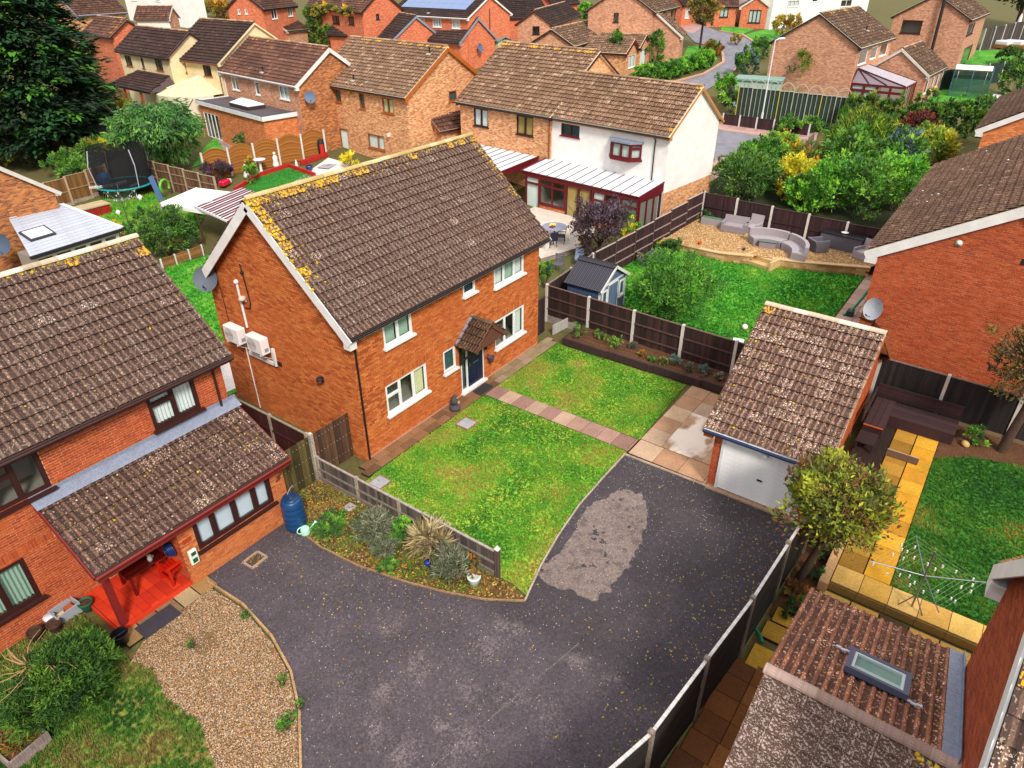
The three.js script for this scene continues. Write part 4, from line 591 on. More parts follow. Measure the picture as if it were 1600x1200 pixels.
for (const [z, label] of [[-5.98, 'white air conditioning unit farther from the corner on the brick gable'], [-4.66, 'white air conditioning unit nearer the corner on the brick gable']]) {
  const t = thing('air_conditioner', label, 'air conditioner', [-0.06, 3.0, z], -Math.PI / 2, 'air conditioning units on the gable'), g = new Geo(lin('#eceaea'));
  g.add(new RoundedBoxGeometry(0.86, 0.62, 0.34, 2, 0.03), MT(0, 0.31, 0.24)); put(g, 'casing', M.gloss, t);
  const f = new Geo(lin('#55585c')); f.at(ME(-0.12, 0.31, 0.412, 0, 0, 0)); for (let i = 1; i <= 5; i++) f.add(new THREE.TorusGeometry(0.045 * i, 0.006, 4, 24)); for (let i = 0; i < 4; i++) f.box(-0.235, -0.004, -0.004, 0.235, 0.004, 0.004); f.at(null); put(f, 'fan_grille', M.soft, t);
  const b = new Geo(lin('#d8d8d8')); for (const x of [-0.3, 0.3]) { b.box(x - 0.02, -0.05, -0.04, x + 0.02, 0, 0.44); b.box(x - 0.02, -0.4, -0.05, x + 0.02, 0, -0.02); b.bar(V(x, -0.35, -0.03), V(x, -0.04, 0.4), 0.02, 0.02); } put(b, 'bracket', M.soft, t);
  const v = new Geo(lin('#9a9ca0')); v.box(0.432, 0.1, 0.14, 0.438, 0.24, 0.3); put(v, 'side_vent', M.soft, t);
}
{ const t = thing('cable_trunking', 'white plastic trunking joining the air conditioning units on the gable', 'trunking', [-0.03, 0, 0]), g = new Geo(lin('#f0efee'));
  g.path([V(-0.02, 5.34, -5.55), V(-0.02, 3.6, -5.5)], 0.045, 7); g.add(new THREE.SphereGeometry(0.09, 10, 8), MT(-0.03, 5.36, -5.55)); put(g, 'pipe', M.soft, t); const k = new Geo(lin('#f2f0ef')); k.box(-0.08, 2.44, -5.7, 0, 2.56, -4.2); k.box(-0.08, 2.44, -4.24, 0, 3.15, -4.12); put(k, 'duct', M.soft, t); const c = new Geo(lin('#f0efee')); c.path([V(-0.02, 3.0, -5.9), V(-0.02, 0, -5.85)], 0.025, 6); put(c, 'drain_pipe', M.soft, t); }
{ const t = thing('cable', 'black cable looped down the brick gable', 'cable', [-0.02, 0, 0]), g = new Geo(lin('#1b1618')); g.path([V(-0.01, 5.6, -6.75), V(-0.01, 3.4, -6.65)], 0.012, 5); g.path([V(-0.01, 6.1, -5.15), V(-0.01, 5.85, -5.1), V(-0.01, 4.7, -5.0), V(-0.01, 4.45, -5.1), V(-0.01, 4.4, -5.4)], 0.022, 5); g.add(new THREE.SphereGeometry(0.07, 8, 6), MT(-0.02, 5.8, -5.1)); put(g, 'cable_run', M.soft, t); }
for (const [p, label, c] of [[[-0.02, 2.74, -1.68], 'black bulkhead lamp low on the brick gable by the corner', '#17181c'], [[-0.02, 4.78, -5.28], 'pale dome lamp beside the trunking high on the gable', '#d8c8b8']]) { const t = thing('wall_lamp', label, 'wall lamp', p, -Math.PI / 2), g = new Geo(lin(c)); g.add(new THREE.SphereGeometry(0.13, 12, 6, 0, 6.3, 0, 1.6), MT(0, 0.02, 0.12)); g.box(-0.06, -0.1, 0, 0.06, 0.1, 0.05); put(g, 'hood', M.soft, t); const b = new Geo(lin('#cfd4d6')); b.add(new THREE.SphereGeometry(0.07, 10, 8), MT(0, 0, 0.13)); put(b, 'diffuser', M.gloss, t); }
{ const t = thing('wall_vent', 'small dark vent low in the middle of the brick gable', 'vent', [-0.02, 2.5, -4.0], -Math.PI / 2), g = new Geo(lin('#2c201c')); g.box(-0.11, 0, 0, 0.11, 0.15, 0.02); for (let i = 0; i < 4; i++) g.box(-0.11, i * 0.038, 0.02, 0.11, i * 0.038 + 0.014, 0.035); put(g, 'louvre', M.soft, t); }
{ const t = thing('wall_vent', 'pale tile vent high on the slope side of the gable', 'vent', [-0.02, 6.32, -2.2], -Math.PI / 2), g = new Geo(lin('#b98a78')); g.box(-0.06, 0, 0, 0.06, 0.2, 0.03); g.box(-0.08, 0.2, 0, 0.08, 0.24, 0.06); put(g, 'louvre', M.soft, t); }
{ const t = thing('doormat', 'dark doormat on the slabs before the navy front door', 'doormat', [6.05, 0.03, 0.42], 0), g = new Geo(lin('#2f2b2e')); g.box(-0.42, 0, -0.22, 0.42, 0.018, 0.22); for (let i = 0; i < 12; i++) g.box(-0.4, 0.018, -0.21 + i * 0.036, 0.4, 0.024, -0.19 + i * 0.036); put(g, 'mat', M.cloth, t); }
{ const t = thing('garden_ornament', 'dark grey stone figure on the slabs by the ground-floor window', 'ornament', [4.265,0.434], 0); t.position.set(4.265,0,0.434); const g = new Geo(lin('#4c4a50')); g.lathe([[0.001, 0], [0.2, 0], [0.22, 0.1], [0.17, 0.2], [0.001, 0.22]], 14); g.lathe([[0.001, 0.2], [0.12, 0.22], [0.15, 0.36], [0.1, 0.46], [0.06, 0.5], [0.001, 0.52]], 12, MT(0.04, 0, -0.06)); g.add(new THREE.SphereGeometry(0.09, 10, 8), MT(0.1, 0.52, -0.08)); put(g, 'figure', M.any, t); const b = new Geo(lin('#c9a48c')); b.cbox(0.3, 0, -0.18, 0.3, 0.1, 0.2, 0.3); put(b, 'stone', M.any, t); }
{ const t = thing('hanging_planter', 'dark wall planter on the brick beside the front door', 'planter', [6.95, 0.75, 0.0], 0), g = new Geo(lin('#5a4a5c')); g.lathe([[0.001, 0], [0.07, 0.03], [0.15, 0.26], [0.16, 0.3], [0.13, 0.28], [0.001, 0.24]], 14, MT(0, 0, 0.16)); put(g, 'pot', M.any, t); const b = new Geo(lin('#3a3034')); b.box(-0.02, 0.1, 0, 0.02, 0.4, 0.02); put(b, 'bracket', M.soft, t); }

// ---------- the porch house on the left ----------
const PORCH = house({
  name: 'brick_house', label: 'deep orange brick house with dark brown windows and a tiled porch, in the left foreground', at: { p: [-16, 0, -1.8], yaw: 0, L: 12.6, D: 6.5, eave: 5.17, ridge: 7.97 }, ov: 0.35, vo: 0.22, tint: 'deep', mortar: std({ color: '#e2b88e', map: T_ROUGH }), joint: 0.006, mat: M.brickOrange, pieces: { front: true, right: 60, left: 0, back: 0 }, sink: 0.3, tiles: 300, seed: 33,
  trim: M.brown, fascia: M.brown, gutter: M.brown, barge: 0.22, spots: 0.04, wear: (u, v) => 0.5 * sstep(0.93, 1, v) + 0.1 * sstep(0.97, 1, u), ridgeTint: ['#d8c4b0', '#cbb49c', '#e0d0c0', '#b8a48c'].map(lin), noBarge: true,
  moss: (roof, s) => { lichen(roof, s, 700, (r) => [0.45 + 0.55 * r(), 1 - r() * r() * 0.05], YEL.concat(MOSS), 73, [0.02, 0.06]); lichen(roof, s, 420, (r) => [0.45 + 0.55 * r(), r()], GREYL.concat(YEL), 74, [0.012, 0.03]); },
  win: { mat: M.brown, sill: M.brown, sillD: 0.12, f: 0.09 }, soldiers: { front: [[4.4, 2.325, 2.75, 0.225]] }, pipes: [12.3], pipeMat: M.brown,
  front: [{ r: [10.3, 3.82, 1.42, 1.12], lights: [1, 1], fill: ['white', 'white'], transom: [0.35] }, { r: [6.2, 3.72, 1.32, 1.2], lights: [1, 1], fillAll: 'dark', transom: [0.35] }, { r: [4.9, 0.88, 1.42, 1.38], lights: [1, 1], fillAll: 'green' }, { r: [7.9, 0.15, 0.92, 2.0], name: 'door_frame', fillAll: 'teal', sill: null }],
});
{
  const root = PORCH.root, Z = 1.8; // house x = world x + 16, house z = world z + 1.8
  const X0 = 7.0, X1 = 12.72, zE = 2.27, yE = 2.38, yT = 3.5, len = Math.hypot(zE, yT - yE), S = V(0, yT - yE, -zE).normalize(), rg = new Geo(lin('#4c3a34')), th = 0.1;
  const top = [V(X0, yE, zE), V(X1, yE, zE), V(X1, yT, 0), V(X0, yT, 0)], dn = top.map((p) => p.clone().add(V(0, -th, 0))); rg.quad(...top); rg.quad(dn[3], dn[2], dn[1], dn[0]); rg.quad(dn[0], dn[1], top[1], top[0]); rg.quad(dn[1], dn[2], top[2], top[1]); rg.quad(dn[3], dn[0], top[0], top[3]);
  const roof = put(rg, 'porch_roof', M.any, root), sl = { O: top[0], A: V(1, 0, 0), S, L: X1 - X0, len };
  tileSlope(root, roof, { ...sl, pieces: 300, spots: 0.12, seed: 41, tint: ['#f4e6de', '#e8d8d0', '#fff4ec', '#dccac2'].map(lin) });
  lichen(roof, sl, 520, (r) => [r(), r() * 0.9], GREYL, 75, [0.01, 0.035]); lichen(roof, sl, 260, (r) => [r(), 0.35 + 0.4 * r()], YEL.concat(MOSS), 76, [0.012, 0.04]);
  const lf = new Geo(); const n = 8; for (let i = 0; i < n; i++) { const a = X0 - 0.06 + ((X1 - X0 + 0.12) * i) / n, b = X0 - 0.06 + ((X1 - X0 + 0.12) * (i + 1)) / n, z = i % 2 ? 0.004 : 0; lf.bar(V(a, yT + 0.05 + z, 0.16), V(b + 0.02, yT + 0.05 + z, 0.16), 0.34, 0.012, V(0, 0.9, 0.44)); lf.box(a, yT + 0.06, 0.004, b + 0.02, yT + 0.24, 0.02 + z); } put(lf, 'lead_flashing', M.lead, root);
  const tr = paint('#7c2420', 0.5), gu = new Geo(); gu.tube(V(X0 - 0.02, yE - 0.05, zE + 0.05), V(X1 + 0.04, yE - 0.05, zE + 0.05), 0.05, 0.05, 8); gu.box(X0 + 0.03, yE - 0.26, zE - 0.04, X1, yE - 0.06, zE); put(gu, 'porch_gutter', tr, root);
  const bb = new Geo(); bb.bar(V(X0 - 0.02, yE - 0.06, zE), V(X0 - 0.02, yT - 0.06, 0), 0.04, 0.18); bb.bar(V(X1 + 0.02, yE - 0.06, zE), V(X1 + 0.02, yT - 0.06, 0), 0.04, 0.18); put(bb, 'porch_bargeboard', tr, root);
  // the closed half: brick below a band of windows
  const xa = 9.15, xb = 12.6; 
  wallPart(root, { o: [xa, 0, 2.0], ry: 0, L: xb - xa, H: 2.4, holes: [[0.46, 0.97, 2.52, 1.16]], mat: M.brickOrange, pieces: 300, tint: 'orange', sink: 0.2, seed: 5, name: 'porch_wall' });
  const pw = windowUnit(root, [xa, 0, 2.0], 0, [0.46, 0.97, 2.52, 1.16], { mat: M.brown, sill: M.brown, lights: [0.85, 1.1, 1.1, 0.8], fillAll: 'blind', f: 0.11, sillD: 0.1, depth: 0.5 });
  wallPart(root, { o: [xb, 0, 2.0], ry: Math.PI / 2, L: 2.0, H: 2.4, mat: M.brickOrange, pieces: 60, tint: 'orange', sink: 0.2, seed: 6, name: 'porch_wall' });
  wallPart(root, { o: [xa, 0, 0], ry: -Math.PI / 2, L: 2.0, H: 2.5, mat: M.brickOrange, pieces: 120, tint: 'deep', sink: 0.2, seed: 7, name: 'porch_wall' });
  const mb = new Geo(lin('#e9efe6')); mb.add(new RoundedBoxGeometry(0.24, 0.5, 0.1, 2, 0.03), MT(9.38, 0.98, 2.06)); const mbx = put(mb, 'meter_box', M.soft, root); const md = new Geo(lin('#1d5a30')); md.box(9.31, 1.05, 2.11, 9.45, 1.17, 2.118); md.box(9.31, 0.8, 2.11, 9.45, 0.95, 2.118); put(md, 'meter_window', M.gloss, mbx);
  const ac = new Geo(lin('#b23c10')); ac.box(9.24, 1.5, 2.0, 9.48, 1.62, 2.03); put(ac, 'house_plaque', M.soft, root); const ac2 = new Geo(lin('#5c2c10')); ac2.path([V(12.3, 1.62, 2.03), V(12.45, 1.72, 2.06), V(12.36, 1.78, 2.05), V(12.55, 1.84, 2.04)], 0.025, 5); put(ac2, 'wall_ornament', M.soft, root);
  // red quarry-tile floor, one tile at a time, and the red post
  const fl = new Geo(lin('#7a2012')); fl.box(7.1, -0.05, 0, xa, 0.13, 1.92, 'd'); const floor = put(fl, 'porch_floor', M.any, root), reds = ['#d8330e', '#cc2c0c', '#e03c14', '#c4280c'].map(lin), r = rng(13);
  for (let x = 7.12; x < xa - 0.1; x += 0.225) for (let z = 0.02; z < 1.85; z += 0.3) { const g = new Geo(mulc(pick(reds, r), rr(0.9, 1.1, r))); g.box(x + 0.003, 0.12, z + 0.003, Math.min(xa, x + 0.221), 0.142, Math.min(1.92, z + 0.297), 'd'); put(g, 'floor_tile', M.soft, floor); }
  const nose = new Geo(lin('#d8360e')); nose.box(7.08, -0.02, 1.92, xa, 0.145, 1.96); nose.box(7.06, -0.02, 0.02, 7.1, 0.145, 1.96); put(nose, 'step_edge', M.soft, root);
  const po = new Geo(lin('#7d1410')); po.box(7.2, 0.14, 1.74, 7.36, 2.36, 1.9); put(po, 'porch_post', M.soft, root); const bm = new Geo(lin('#6b1a14')); bm.box(7.05, 2.14, 1.76, xa, 2.32, 1.88); put(bm, 'porch_beam', M.soft, root);
}
{ // red slatted chair and the dark table in the porch
  const t = thing('porch_chair', 'red painted wooden chair on the red porch floor', 'chair', [-7.0, 0.145, -0.35], -Math.PI / 2 + 0.05), g = new Geo(lin('#c01f0c'));
  const leg = (x, z, h) => { const q = new Geo(lin('#b81c0c')); q.cbox(x, 0, z, 0.06, h, 0.06); put(q, 'leg', M.gloss, t); }; leg(-0.26, 0.24, 0.62); leg(0.26, 0.24, 0.62); leg(-0.26, -0.24, 1.05); leg(0.26, -0.24, 1.05);
  for (let i = 0; i < 5; i++) { const s = new Geo(lin('#b41a0c')); s.box(-0.28, 0.42, -0.22 + i * 0.1, 0.28, 0.45, -0.14 + i * 0.1); put(s, 'seat_slat', M.gloss, t); } for (const x of [-0.27, 0.27]) { const s = new Geo(lin('#c8240e')); s.box(x - 0.04, 0.62, -0.26, x + 0.04, 0.66, 0.3); put(s, 'armrest', M.gloss, t); } for (const y of [0.6, 0.78, 0.96]) { const s = new Geo(lin('#c8240e')); s.box(-0.28, y, -0.26, 0.28, y + 0.08, -0.22); put(s, 'back_slat', M.gloss, t); } for (const y of [0.18]) { const s = new Geo(lin('#b41a0c')); s.box(-0.26, y, 0.22, 0.26, y + 0.05, 0.26); put(s, 'stretcher', M.gloss, t); }
  const b = thing('porch_table', 'dark red slatted table at the back of the porch', 'table', [-7.55, 0.145, -0.95], 0), tg = ['#5a120e', '#651611', '#4e100c'].map(lin); for (let i = 0; i < 6; i++) { const s = new Geo(tg[i % 3]); s.box(-0.55, 0.68, -0.42 + i * 0.14, 0.55, 0.71, -0.29 + i * 0.14); put(s, 'top_slat', M.gloss, b); } for (const [x, z] of [[-0.45, -0.34], [0.45, -0.34], [-0.45, 0.34], [0.45, 0.34]]) { const s = new Geo(tg[0]); s.cbox(x, 0, z, 0.07, 0.68, 0.07); put(s, 'leg', M.gloss, b); }
  const c = thing('jug', 'small white jug standing on the porch table', 'jug', [-7.35, 0.86, -0.7]), cg = new Geo(lin('#dcd8d8')); cg.lathe([[0.001, 0], [0.06, 0], [0.07, 0.08], [0.045, 0.15], [0.055, 0.2], [0.001, 0.19]], 12); put(cg, 'body', M.gloss, c); const ch = new Geo(lin('#dcd8d8')); ch.add(new THREE.TorusGeometry(0.04, 0.01, 5, 10, 3.2), ME(0.06, 0.1, 0, 0, 0, -1.57)); put(ch, 'handle', M.gloss, c);
  const w = thing('coiled_hose', 'dark blue coiled hose hung on the brick inside the porch', 'hose', [-6.9, 1.25, -0.2], -Math.PI / 2), hg = new Geo(lin('#12306a')); for (let i = 0; i < 4; i++) hg.add(new THREE.TorusGeometry(0.2 - i * 0.012, 0.022, 6, 22), MT(0, i * 0.01, 0.05 + i * 0.04)); put(hg, 'coil', M.gloss, w); const hb = new Geo(lin('#1b1b20')); hb.box(-0.06, 0.1, 0, 0.06, 0.2, 0.2); put(hb, 'hanger', M.soft, w);
}
// ---------- garage ----------
const GARAGE = house({
  name: 'garage', label: 'brick garage with a white up-and-over door and a pale speckled tiled roof', at: { p: [5.68, 0, 10.12], yaw: -Math.PI / 2, L: 3.15, D: 8.0, eave: 2.33, ridge: 4.95 }, ov: 0.28, vo: 0.3, tint: 'deep', mat: M.brickOrange, pieces: { front: 200, right: 100, left: 60, back: 0 }, sink: 0.2, tiles: 240, tw: 0.36, tg: 0.35, seed: 52, spots: 0.3, tint2: 1,
  roofTint: ['#fff6ee', '#f4e8de', '#ece0d8', '#e6d8d0', '#fffaf4'].map((h) => mulc(lin(h), 1.3)), wear: (u, v) => 0.006 + 0.35 * sstep(0.06, 0, u), trim: M.orangeWood, barge: 0.2, gutter: M.navy, fascia: M.brown, ridgeTint: ['#e0cbb4', '#d2bca4', '#ead8c4'].map(lin),
  moss: (roof, s) => { lichen(roof, s, 420, (r) => [r(), r()], GREYL, 81, [0.012, 0.035]); lichen(roof, s, 160, (r) => [r() * r(), r()], YEL, 82, [0.015, 0.05]); },
  front: [],
});
GARAGE.root.userData.category = 'garage';
{
  const root = GARAGE.root, g = new Geo(lin('#ffffff')); for (let i = 0; i < 11; i++) { g.box(0.36, 0.1 + i * 0.178, 0.005, 2.88, 0.1 + i * 0.178 + 0.1765, 0.028); } const d = put(g, 'garage_door', M.soft, root), hd = put(new Geo(lin('#3a3c40')).cbox(1.62, 0.95, 0.05, 0.16, 0.04, 0.04), 'handle', M.metal, d);
  const f = new Geo(lin('#e4e6ea')); f.box(0.27, 0.0, 0.002, 0.36, 2.14, 0.05); f.box(2.88, 0, 0.002, 2.97, 2.14, 0.05); f.box(0.36, 2.06, 0.002, 2.88, 2.14, 0.05); put(f, 'door_frame', M.soft, root);
  const s = new Geo(lin('#b79478')); for (let i = 0; i < 8; i++) s.box(0.02 + i * 0.39, -0.04, 0.0, 0.4 + i * 0.39, 0.07, 0.2); put(s, 'door_sill', M.brick, root);
  const l = new Geo(lin('#dfe2e6')); l.add(new THREE.SphereGeometry(0.09, 12, 8), ME(1.65, 2.0, 0.12, 0, 0, 0, 1.2, 0.8, 1)); put(l, 'lamp', M.gloss, root);
}
// ---------- the house at the bottom right, with its extension ----------
const NEAR = house({
  name: 'brick_house', label: 'dark red brick house cut off by the right edge of the foreground', at: { p: [0, 0, 26.6], yaw: Math.PI / 2, L: 9.0, D: 6.4, eave: 5.0, ridge: 8.35 }, ov: 0.5, vo: 0.22, tint: 'red', mat: M.brickRed, pieces: { right: 300, front: 0, left: 0, back: 0 }, sink: 0.3, tiles: 60, seed: 61, spots: 0.3, wear: (u, v) => 0.25 + 0.5 * sstep(0.85, 1, u), trim: M.white, barge: 0.3, gutter: M.black, ridgeTint: ['#b89a78', '#a88c6c'].map(lin), win: { mat: M.upvc },
});
const EXT = house({
  name: 'brick_extension', label: 'single-storey brick extension with red clay roll tiles and a rooflight, bottom right', at: { p: [0.2, 0, 17.56], yaw: Math.PI / 2, L: 3.06, D: 7.0, eave: 2.38, ridge: 3.75 }, ov: 0.3, vo: 0.06, tint: 'red', mat: M.brickRed, pieces: { right: 60, front: 60, left: 0, back: 0 }, sink: 0.3, tiles: 300, tw: 0.185, tg: 0.34, seed: 62, spots: 0.1, bothSlopes: false, noBarge: true,
  fine: 2, roofTint: [[1.5, 0.98, 0.72], [1.25, 0.82, 0.62], [1.75, 1.15, 0.82], [1.05, 0.75, 0.6], [1.6, 0.95, 0.66]], fascia: M.black, ridgeTint: ['#a08478', '#b89c90', '#8c7066'].map(lin),
  moss: (roof, s) => { lichen(roof, s, 160, (r) => [r(), r()], ['#efe6dc', '#d8ccc0'].map(lin), 83, [0.012, 0.045]); lichen(roof, s, 420, (r) => [r() * 0.35, r() * 0.8], YEL.concat(MOSS), 84, [0.012, 0.04]); },
});
EXT.root.userData.category = 'extension';
{
  const root = EXT.root, S2 = V(0, 1.37, 3.8).normalize(), O2 = V(3.06 + 0.06, 2.38, -7.3), len2 = Math.hypot(1.37, 3.8), s2 = { O: O2, A: V(-1, 0, 0), S: S2, L: 3.18, len: len2 };
  { const n2 = s2.A.clone().cross(S2), B2 = new THREE.Matrix4().makeBasis(s2.A, S2, n2), q2 = new THREE.Quaternion().setFromRotationMatrix(B2), r2 = rng(8), gs = [0, 1, 2, 3].map((i) => { const g = new Geo(mulc([1, 1, 1], 0.66 + 0.1 * i)); g.o = [i * 0.43, i * 0.7]; g.box(0.006, 0, 0, 0.391, 0.42, 0.05); return g.build(); }); for (let j = 0; j < 12; j++) for (let i = 0; i < 8; i++) { const m = put(gs[Math.floor(r2() * 4)], 'tile', M.crust, EXT.roof); m.position.copy(O2).addScaledVector(s2.A, i * 0.397).addScaledVector(S2, j * 0.336).addScaledVector(n2, 0.03); m.quaternion.copy(q2).multiply(new THREE.Quaternion().setFromAxisAngle(V(1, 0, 0), -0.11)); } }
  lichen(EXT.roof, { ...s2, O: O2.clone().addScaledVector(V(0, 1, 0), 0.02) }, 90, (r) => [0.8 + 0.2 * r(), 0.4 + 0.6 * r()], YEL, 86, [0.03, 0.06]);
  // rooflight: house x = 17.56 - z, house z = world x - 0.2
  const c = V(1.4, 0, -2.1), sl = EXT.slope.S, N = EXT.slope.A.clone().cross(sl), v0 = (3.3 + 0.2 - 1.5 - 0.0), B = new THREE.Matrix4().makeBasis(EXT.slope.A, sl, N);
  const at = V(0.86, 2.38, 0.3).addScaledVector(sl, 2.12); at.addScaledVector(N, 0.075); B.setPosition(at.x, at.y, at.z); // lower-left corner of the frame
  const fr = new Geo(lin('#4c5268')); fr.at(B); fr.box(0, 0, 0.05, 1.1, 0.09, 0.17); fr.box(0, 0.77, 0.05, 1.1, 0.86, 0.17); fr.box(0, 0.09, 0.05, 0.1, 0.77, 0.17); fr.box(1.0, 0.09, 0.05, 1.1, 0.77, 0.17); fr.box(-0.05, -0.12, 0.05, 1.15, 0, 0.08); const frame = put(fr, 'rooflight', M.gloss, root);
  const inn = new Geo(lin('#c9d4d4')); inn.at(B); inn.box(0.1, 0.09, 0.06, 1.0, 0.14, 0.15); inn.box(0.1, 0.72, 0.06, 1.0, 0.77, 0.15); inn.box(0.1, 0.14, 0.06, 0.15, 0.72, 0.15); inn.box(0.95, 0.14, 0.06, 1.0, 0.72, 0.15); put(inn, 'sash', M.soft, frame);
  const bl = new Geo(lin('#7fa39b')); bl.at(B); bl.quad(V(0.15, 0.14, 0.075), V(0.95, 0.14, 0.075), V(0.95, 0.5, 0.075), V(0.15, 0.5, 0.075)); put(bl, 'blind', M.cloth, frame); const b2 = new Geo(lin('#c4d4ce')); b2.at(B); b2.box(0.15, 0.5, 0.076, 0.95, 0.72, 0.085); put(b2, 'blind_roll', M.cloth, frame);
  const pn = new Geo(); pn.at(B); pn.quad(V(0.15, 0.14, 0.12), V(0.95, 0.14, 0.12), V(0.95, 0.72, 0.12), V(0.15, 0.72, 0.12)); put(pn, 'pane', M.glass, frame);
  const fl = new Geo(lin('#cdd0dc')); fl.at(B); for (const [x, s] of [[-0.02, -1], [1.12, 1]]) for (let i = 0; i < 3; i++) fl.box(x + s * i * 0.09 - 0.05, 0.8 + 0.03 * (i % 2) - (s > 0 ? 0.75 : 0), 0.06, x + s * i * 0.09 + 0.05, 0.86 + 0.03 * (i % 2) - (s > 0 ? 0.75 : 0), 0.085); put(fl, 'lead_apron', M.any, frame);
  // lead valley along the house wall
  const ld = new Geo(); const nn = 9; for (let i = 0; i < nn; i++) { const a = EXT.slope.O.clone().addScaledVector(sl, (i / nn) * EXT.slope.len * 1.0), b = EXT.slope.O.clone().addScaledVector(sl, ((i + 1) / nn) * EXT.slope.len + 0.02); for (const q of [a, b]) q.x = 0.1; const up = i % 2 ? 0.125 : 0.12; ld.bar(a.clone().addScaledVector(N, up), b.clone().addScaledVector(N, up), 0.3, 0.012, N.clone()); ld.bar(a.clone().add(V(-0.085, 0.16, 0)), b.clone().add(V(-0.085, 0.16, 0)), 0.012, 0.2, N.clone()); } put(ld, 'lead_flashing', M.lead, root);
}
// ---------- brick house on the right, gable towards us ----------
const RIGHT = house({
  name: 'brick_house', label: 'orange brick house on the right with a bare gable and a broad white bargeboard', at: { p: [33, 0, 11.85], yaw: Math.PI, L: 16, D: 8.4, eave: 5.0, ridge: 7.67 }, ov: 0.45, vo: 0.12, tint: 'deep', mat: M.brickOrange, pieces: { right: 300, front: 0, left: 0, back: 0 }, keepAll: false, sink: 0.3, tiles: 0, tw: 0.3, seed: 63, spots: 0.08, roofTint: ['#c9b49c', '#d8c4ac', '#bca890', '#e0ccb4'].map((h) => mulc(lin(h), 1.15)), trim: M.white, barge: 0.36, gutter: M.grey,
  moss: (roof, s) => lichen(roof, s, 120, (r) => [r(), r()], ['#f0ece6'].map(lin), 87, [0.03, 0.08]),
});
{ const root = RIGHT.root, v = new Geo(lin('#e8e4e0')); v.add(new THREE.SphereGeometry(0.13, 12, 8), ME(16.02, 5.89, -2.51, 0, 0, 0, 0.3, 1, 1)); put(v, 'wall_vent', M.soft, root); const h = new Geo(lin('#1c1412')); h.box(16.0, 5.52, -4.8, 16.012, 5.75, -4.55); put(h, 'air_brick', M.soft, root); }
dish('pale grey satellite dish on a tall pole against the right-hand brick gable', [16.98, 2.75, 12.44], -Math.PI / 2 - 0.5, 0.42, lin('#b4bac4'), 0.3, -0.3);
{ const t = thing('cable', 'black cable and pole below the pale satellite dish on the right-hand gable', 'cable', [16.96, 0, 12.4]), g = new Geo(lin('#1b1618')); g.path([V(0, 2.6, 0.05), V(0, 0.9, -0.1)], 0.022, 5); g.path([V(0, 2.15, -0.6), V(-0.01, 2.1, 0), V(-0.03, 1.85, 0.35), V(-0.03, 1.75, 0.5)], 0.03, 5); g.add(new THREE.SphereGeometry(0.08, 8, 6), MT(-0.04, 1.75, 0.52)); g.add(new THREE.SphereGeometry(0.06, 8, 6), MT(-0.02, 2.12, -0.15)); put(g, 'cable_run', M.soft, t); }
{ const at = { p: [54, land(47, 16), 12.75], yaw: Math.PI, L: 13.5, D: 8.4, eave: 5, ridge: 7.7 }; house({ name: 'brick_house', label: 'next brick house beyond the right-hand one, only its white-edged roof corner showing', at, mat: M.brickOrange, trim: M.white, barge: 0.3, ov: 0.4, roofTint: ['#b8a490', '#a8947f'].map(lin), seed: 64 }); }

// ---------- foreground left: gravel, grass, bed ----------
const GRAVEL = pairs(-6.621,0.634, -6.541,1.974, -6.742,3.433, -7.113,4.656, -7.661,5.612, -8.467,6.638, -9.9, 8.4, -11.4, 9.2, -9.562,5.191, -9.158,4.026, -9.277,2.807, -9.003,1.786, -9.21,1.184, -8.74,0.86, -7.817,0.751);
struct(sheet(GRAVEL, -0.01), 'gravel_bed', std({ map: grain(91, 0.8, 0.6, 0.2, 2), color: '#a08058', roughness: 1, bumpMap: BUMP, bumpScale: 0.03 }), 'sandy ground under the gravel');
{
  const r = rng(77), out = [], st = new THREE.IcosahedronGeometry(1, 0), cols = ['#e6b880', '#d6a068', '#f0cfa8', '#b88c60', '#c0aa98', '#9c7854', '#f6dfc4', '#d8955a'].map(lin), [x0, x1, z0, z1] = bounds(GRAVEL);
  for (let i = 0; i < 90000; i++) { const x = rr(x0, x1, r), z = rr(z0, z1, r); if (!inside(x, z, GRAVEL)) continue; if (fbm(x * 0.9, z * 0.9, 15, 3) > 0.64 && r() < 0.8) continue; const s = rr(0.01, 0.021, r); out.push([x, 0.004 + r() * 0.012, z, r() * 6, s, mulc(pick(cols, r), rr(0.45, 0.85, r)), r(), s * 0.6]); }
  scatter('gravel_stones', 'loose tan and grey gravel stones beside the driveway', st, M.any, out);
  const weeds = [[-7.353,4.716], [-8.106,5.619], [-7.866,5.683], [-6.679,2.332], [-8.046,1.99], [-7.533,5.594], [-8.113,5.741]];
  weeds.forEach(([x, z], i) => shrub('weed', ['small green weed in the gravel by the kerb, upper one', 'green weed low in the gravel near the kerb', 'little weed touching the gravel kerb', 'tiny weed high in the gravel near the porch', 'tiny weed in the middle of the gravel', 'weed growing at the kerb on the tarmac side', 'lowest small weed in the gravel'][i], 'weed', x, z, { r: [0.12, 0.1, 0.12], n: 90, per: 9, size: 0.1, aspect: 0.3, pal: PAL.green }, 640 + i, 'weeds in the gravel'));
}
const LG_P = pairs(-9.2, -1.7, -16.5, -1.7, -16.5, 9.4, -9.562,5.191, -9.158,4.026, -9.277,2.807, -9.003,1.786, -9.21,1.184, -9.15, 0.6);
struct(sheet(LG_P, 0.004), 'lawn', std({ map: lawnTex(321, ['#4a5a1c', '#5f7a1e', '#7c7a34', '#8a7040'].map(lin)), roughness: 1 }), 'rough grass in the left foreground');
grass('rough tufted grass round the juniper in the left foreground', LG_P, 260, ['#224e10', '#356814', '#4c781c', '#80743a', '#7a5c32'].map(lin), 511, 1.5, 0.004);
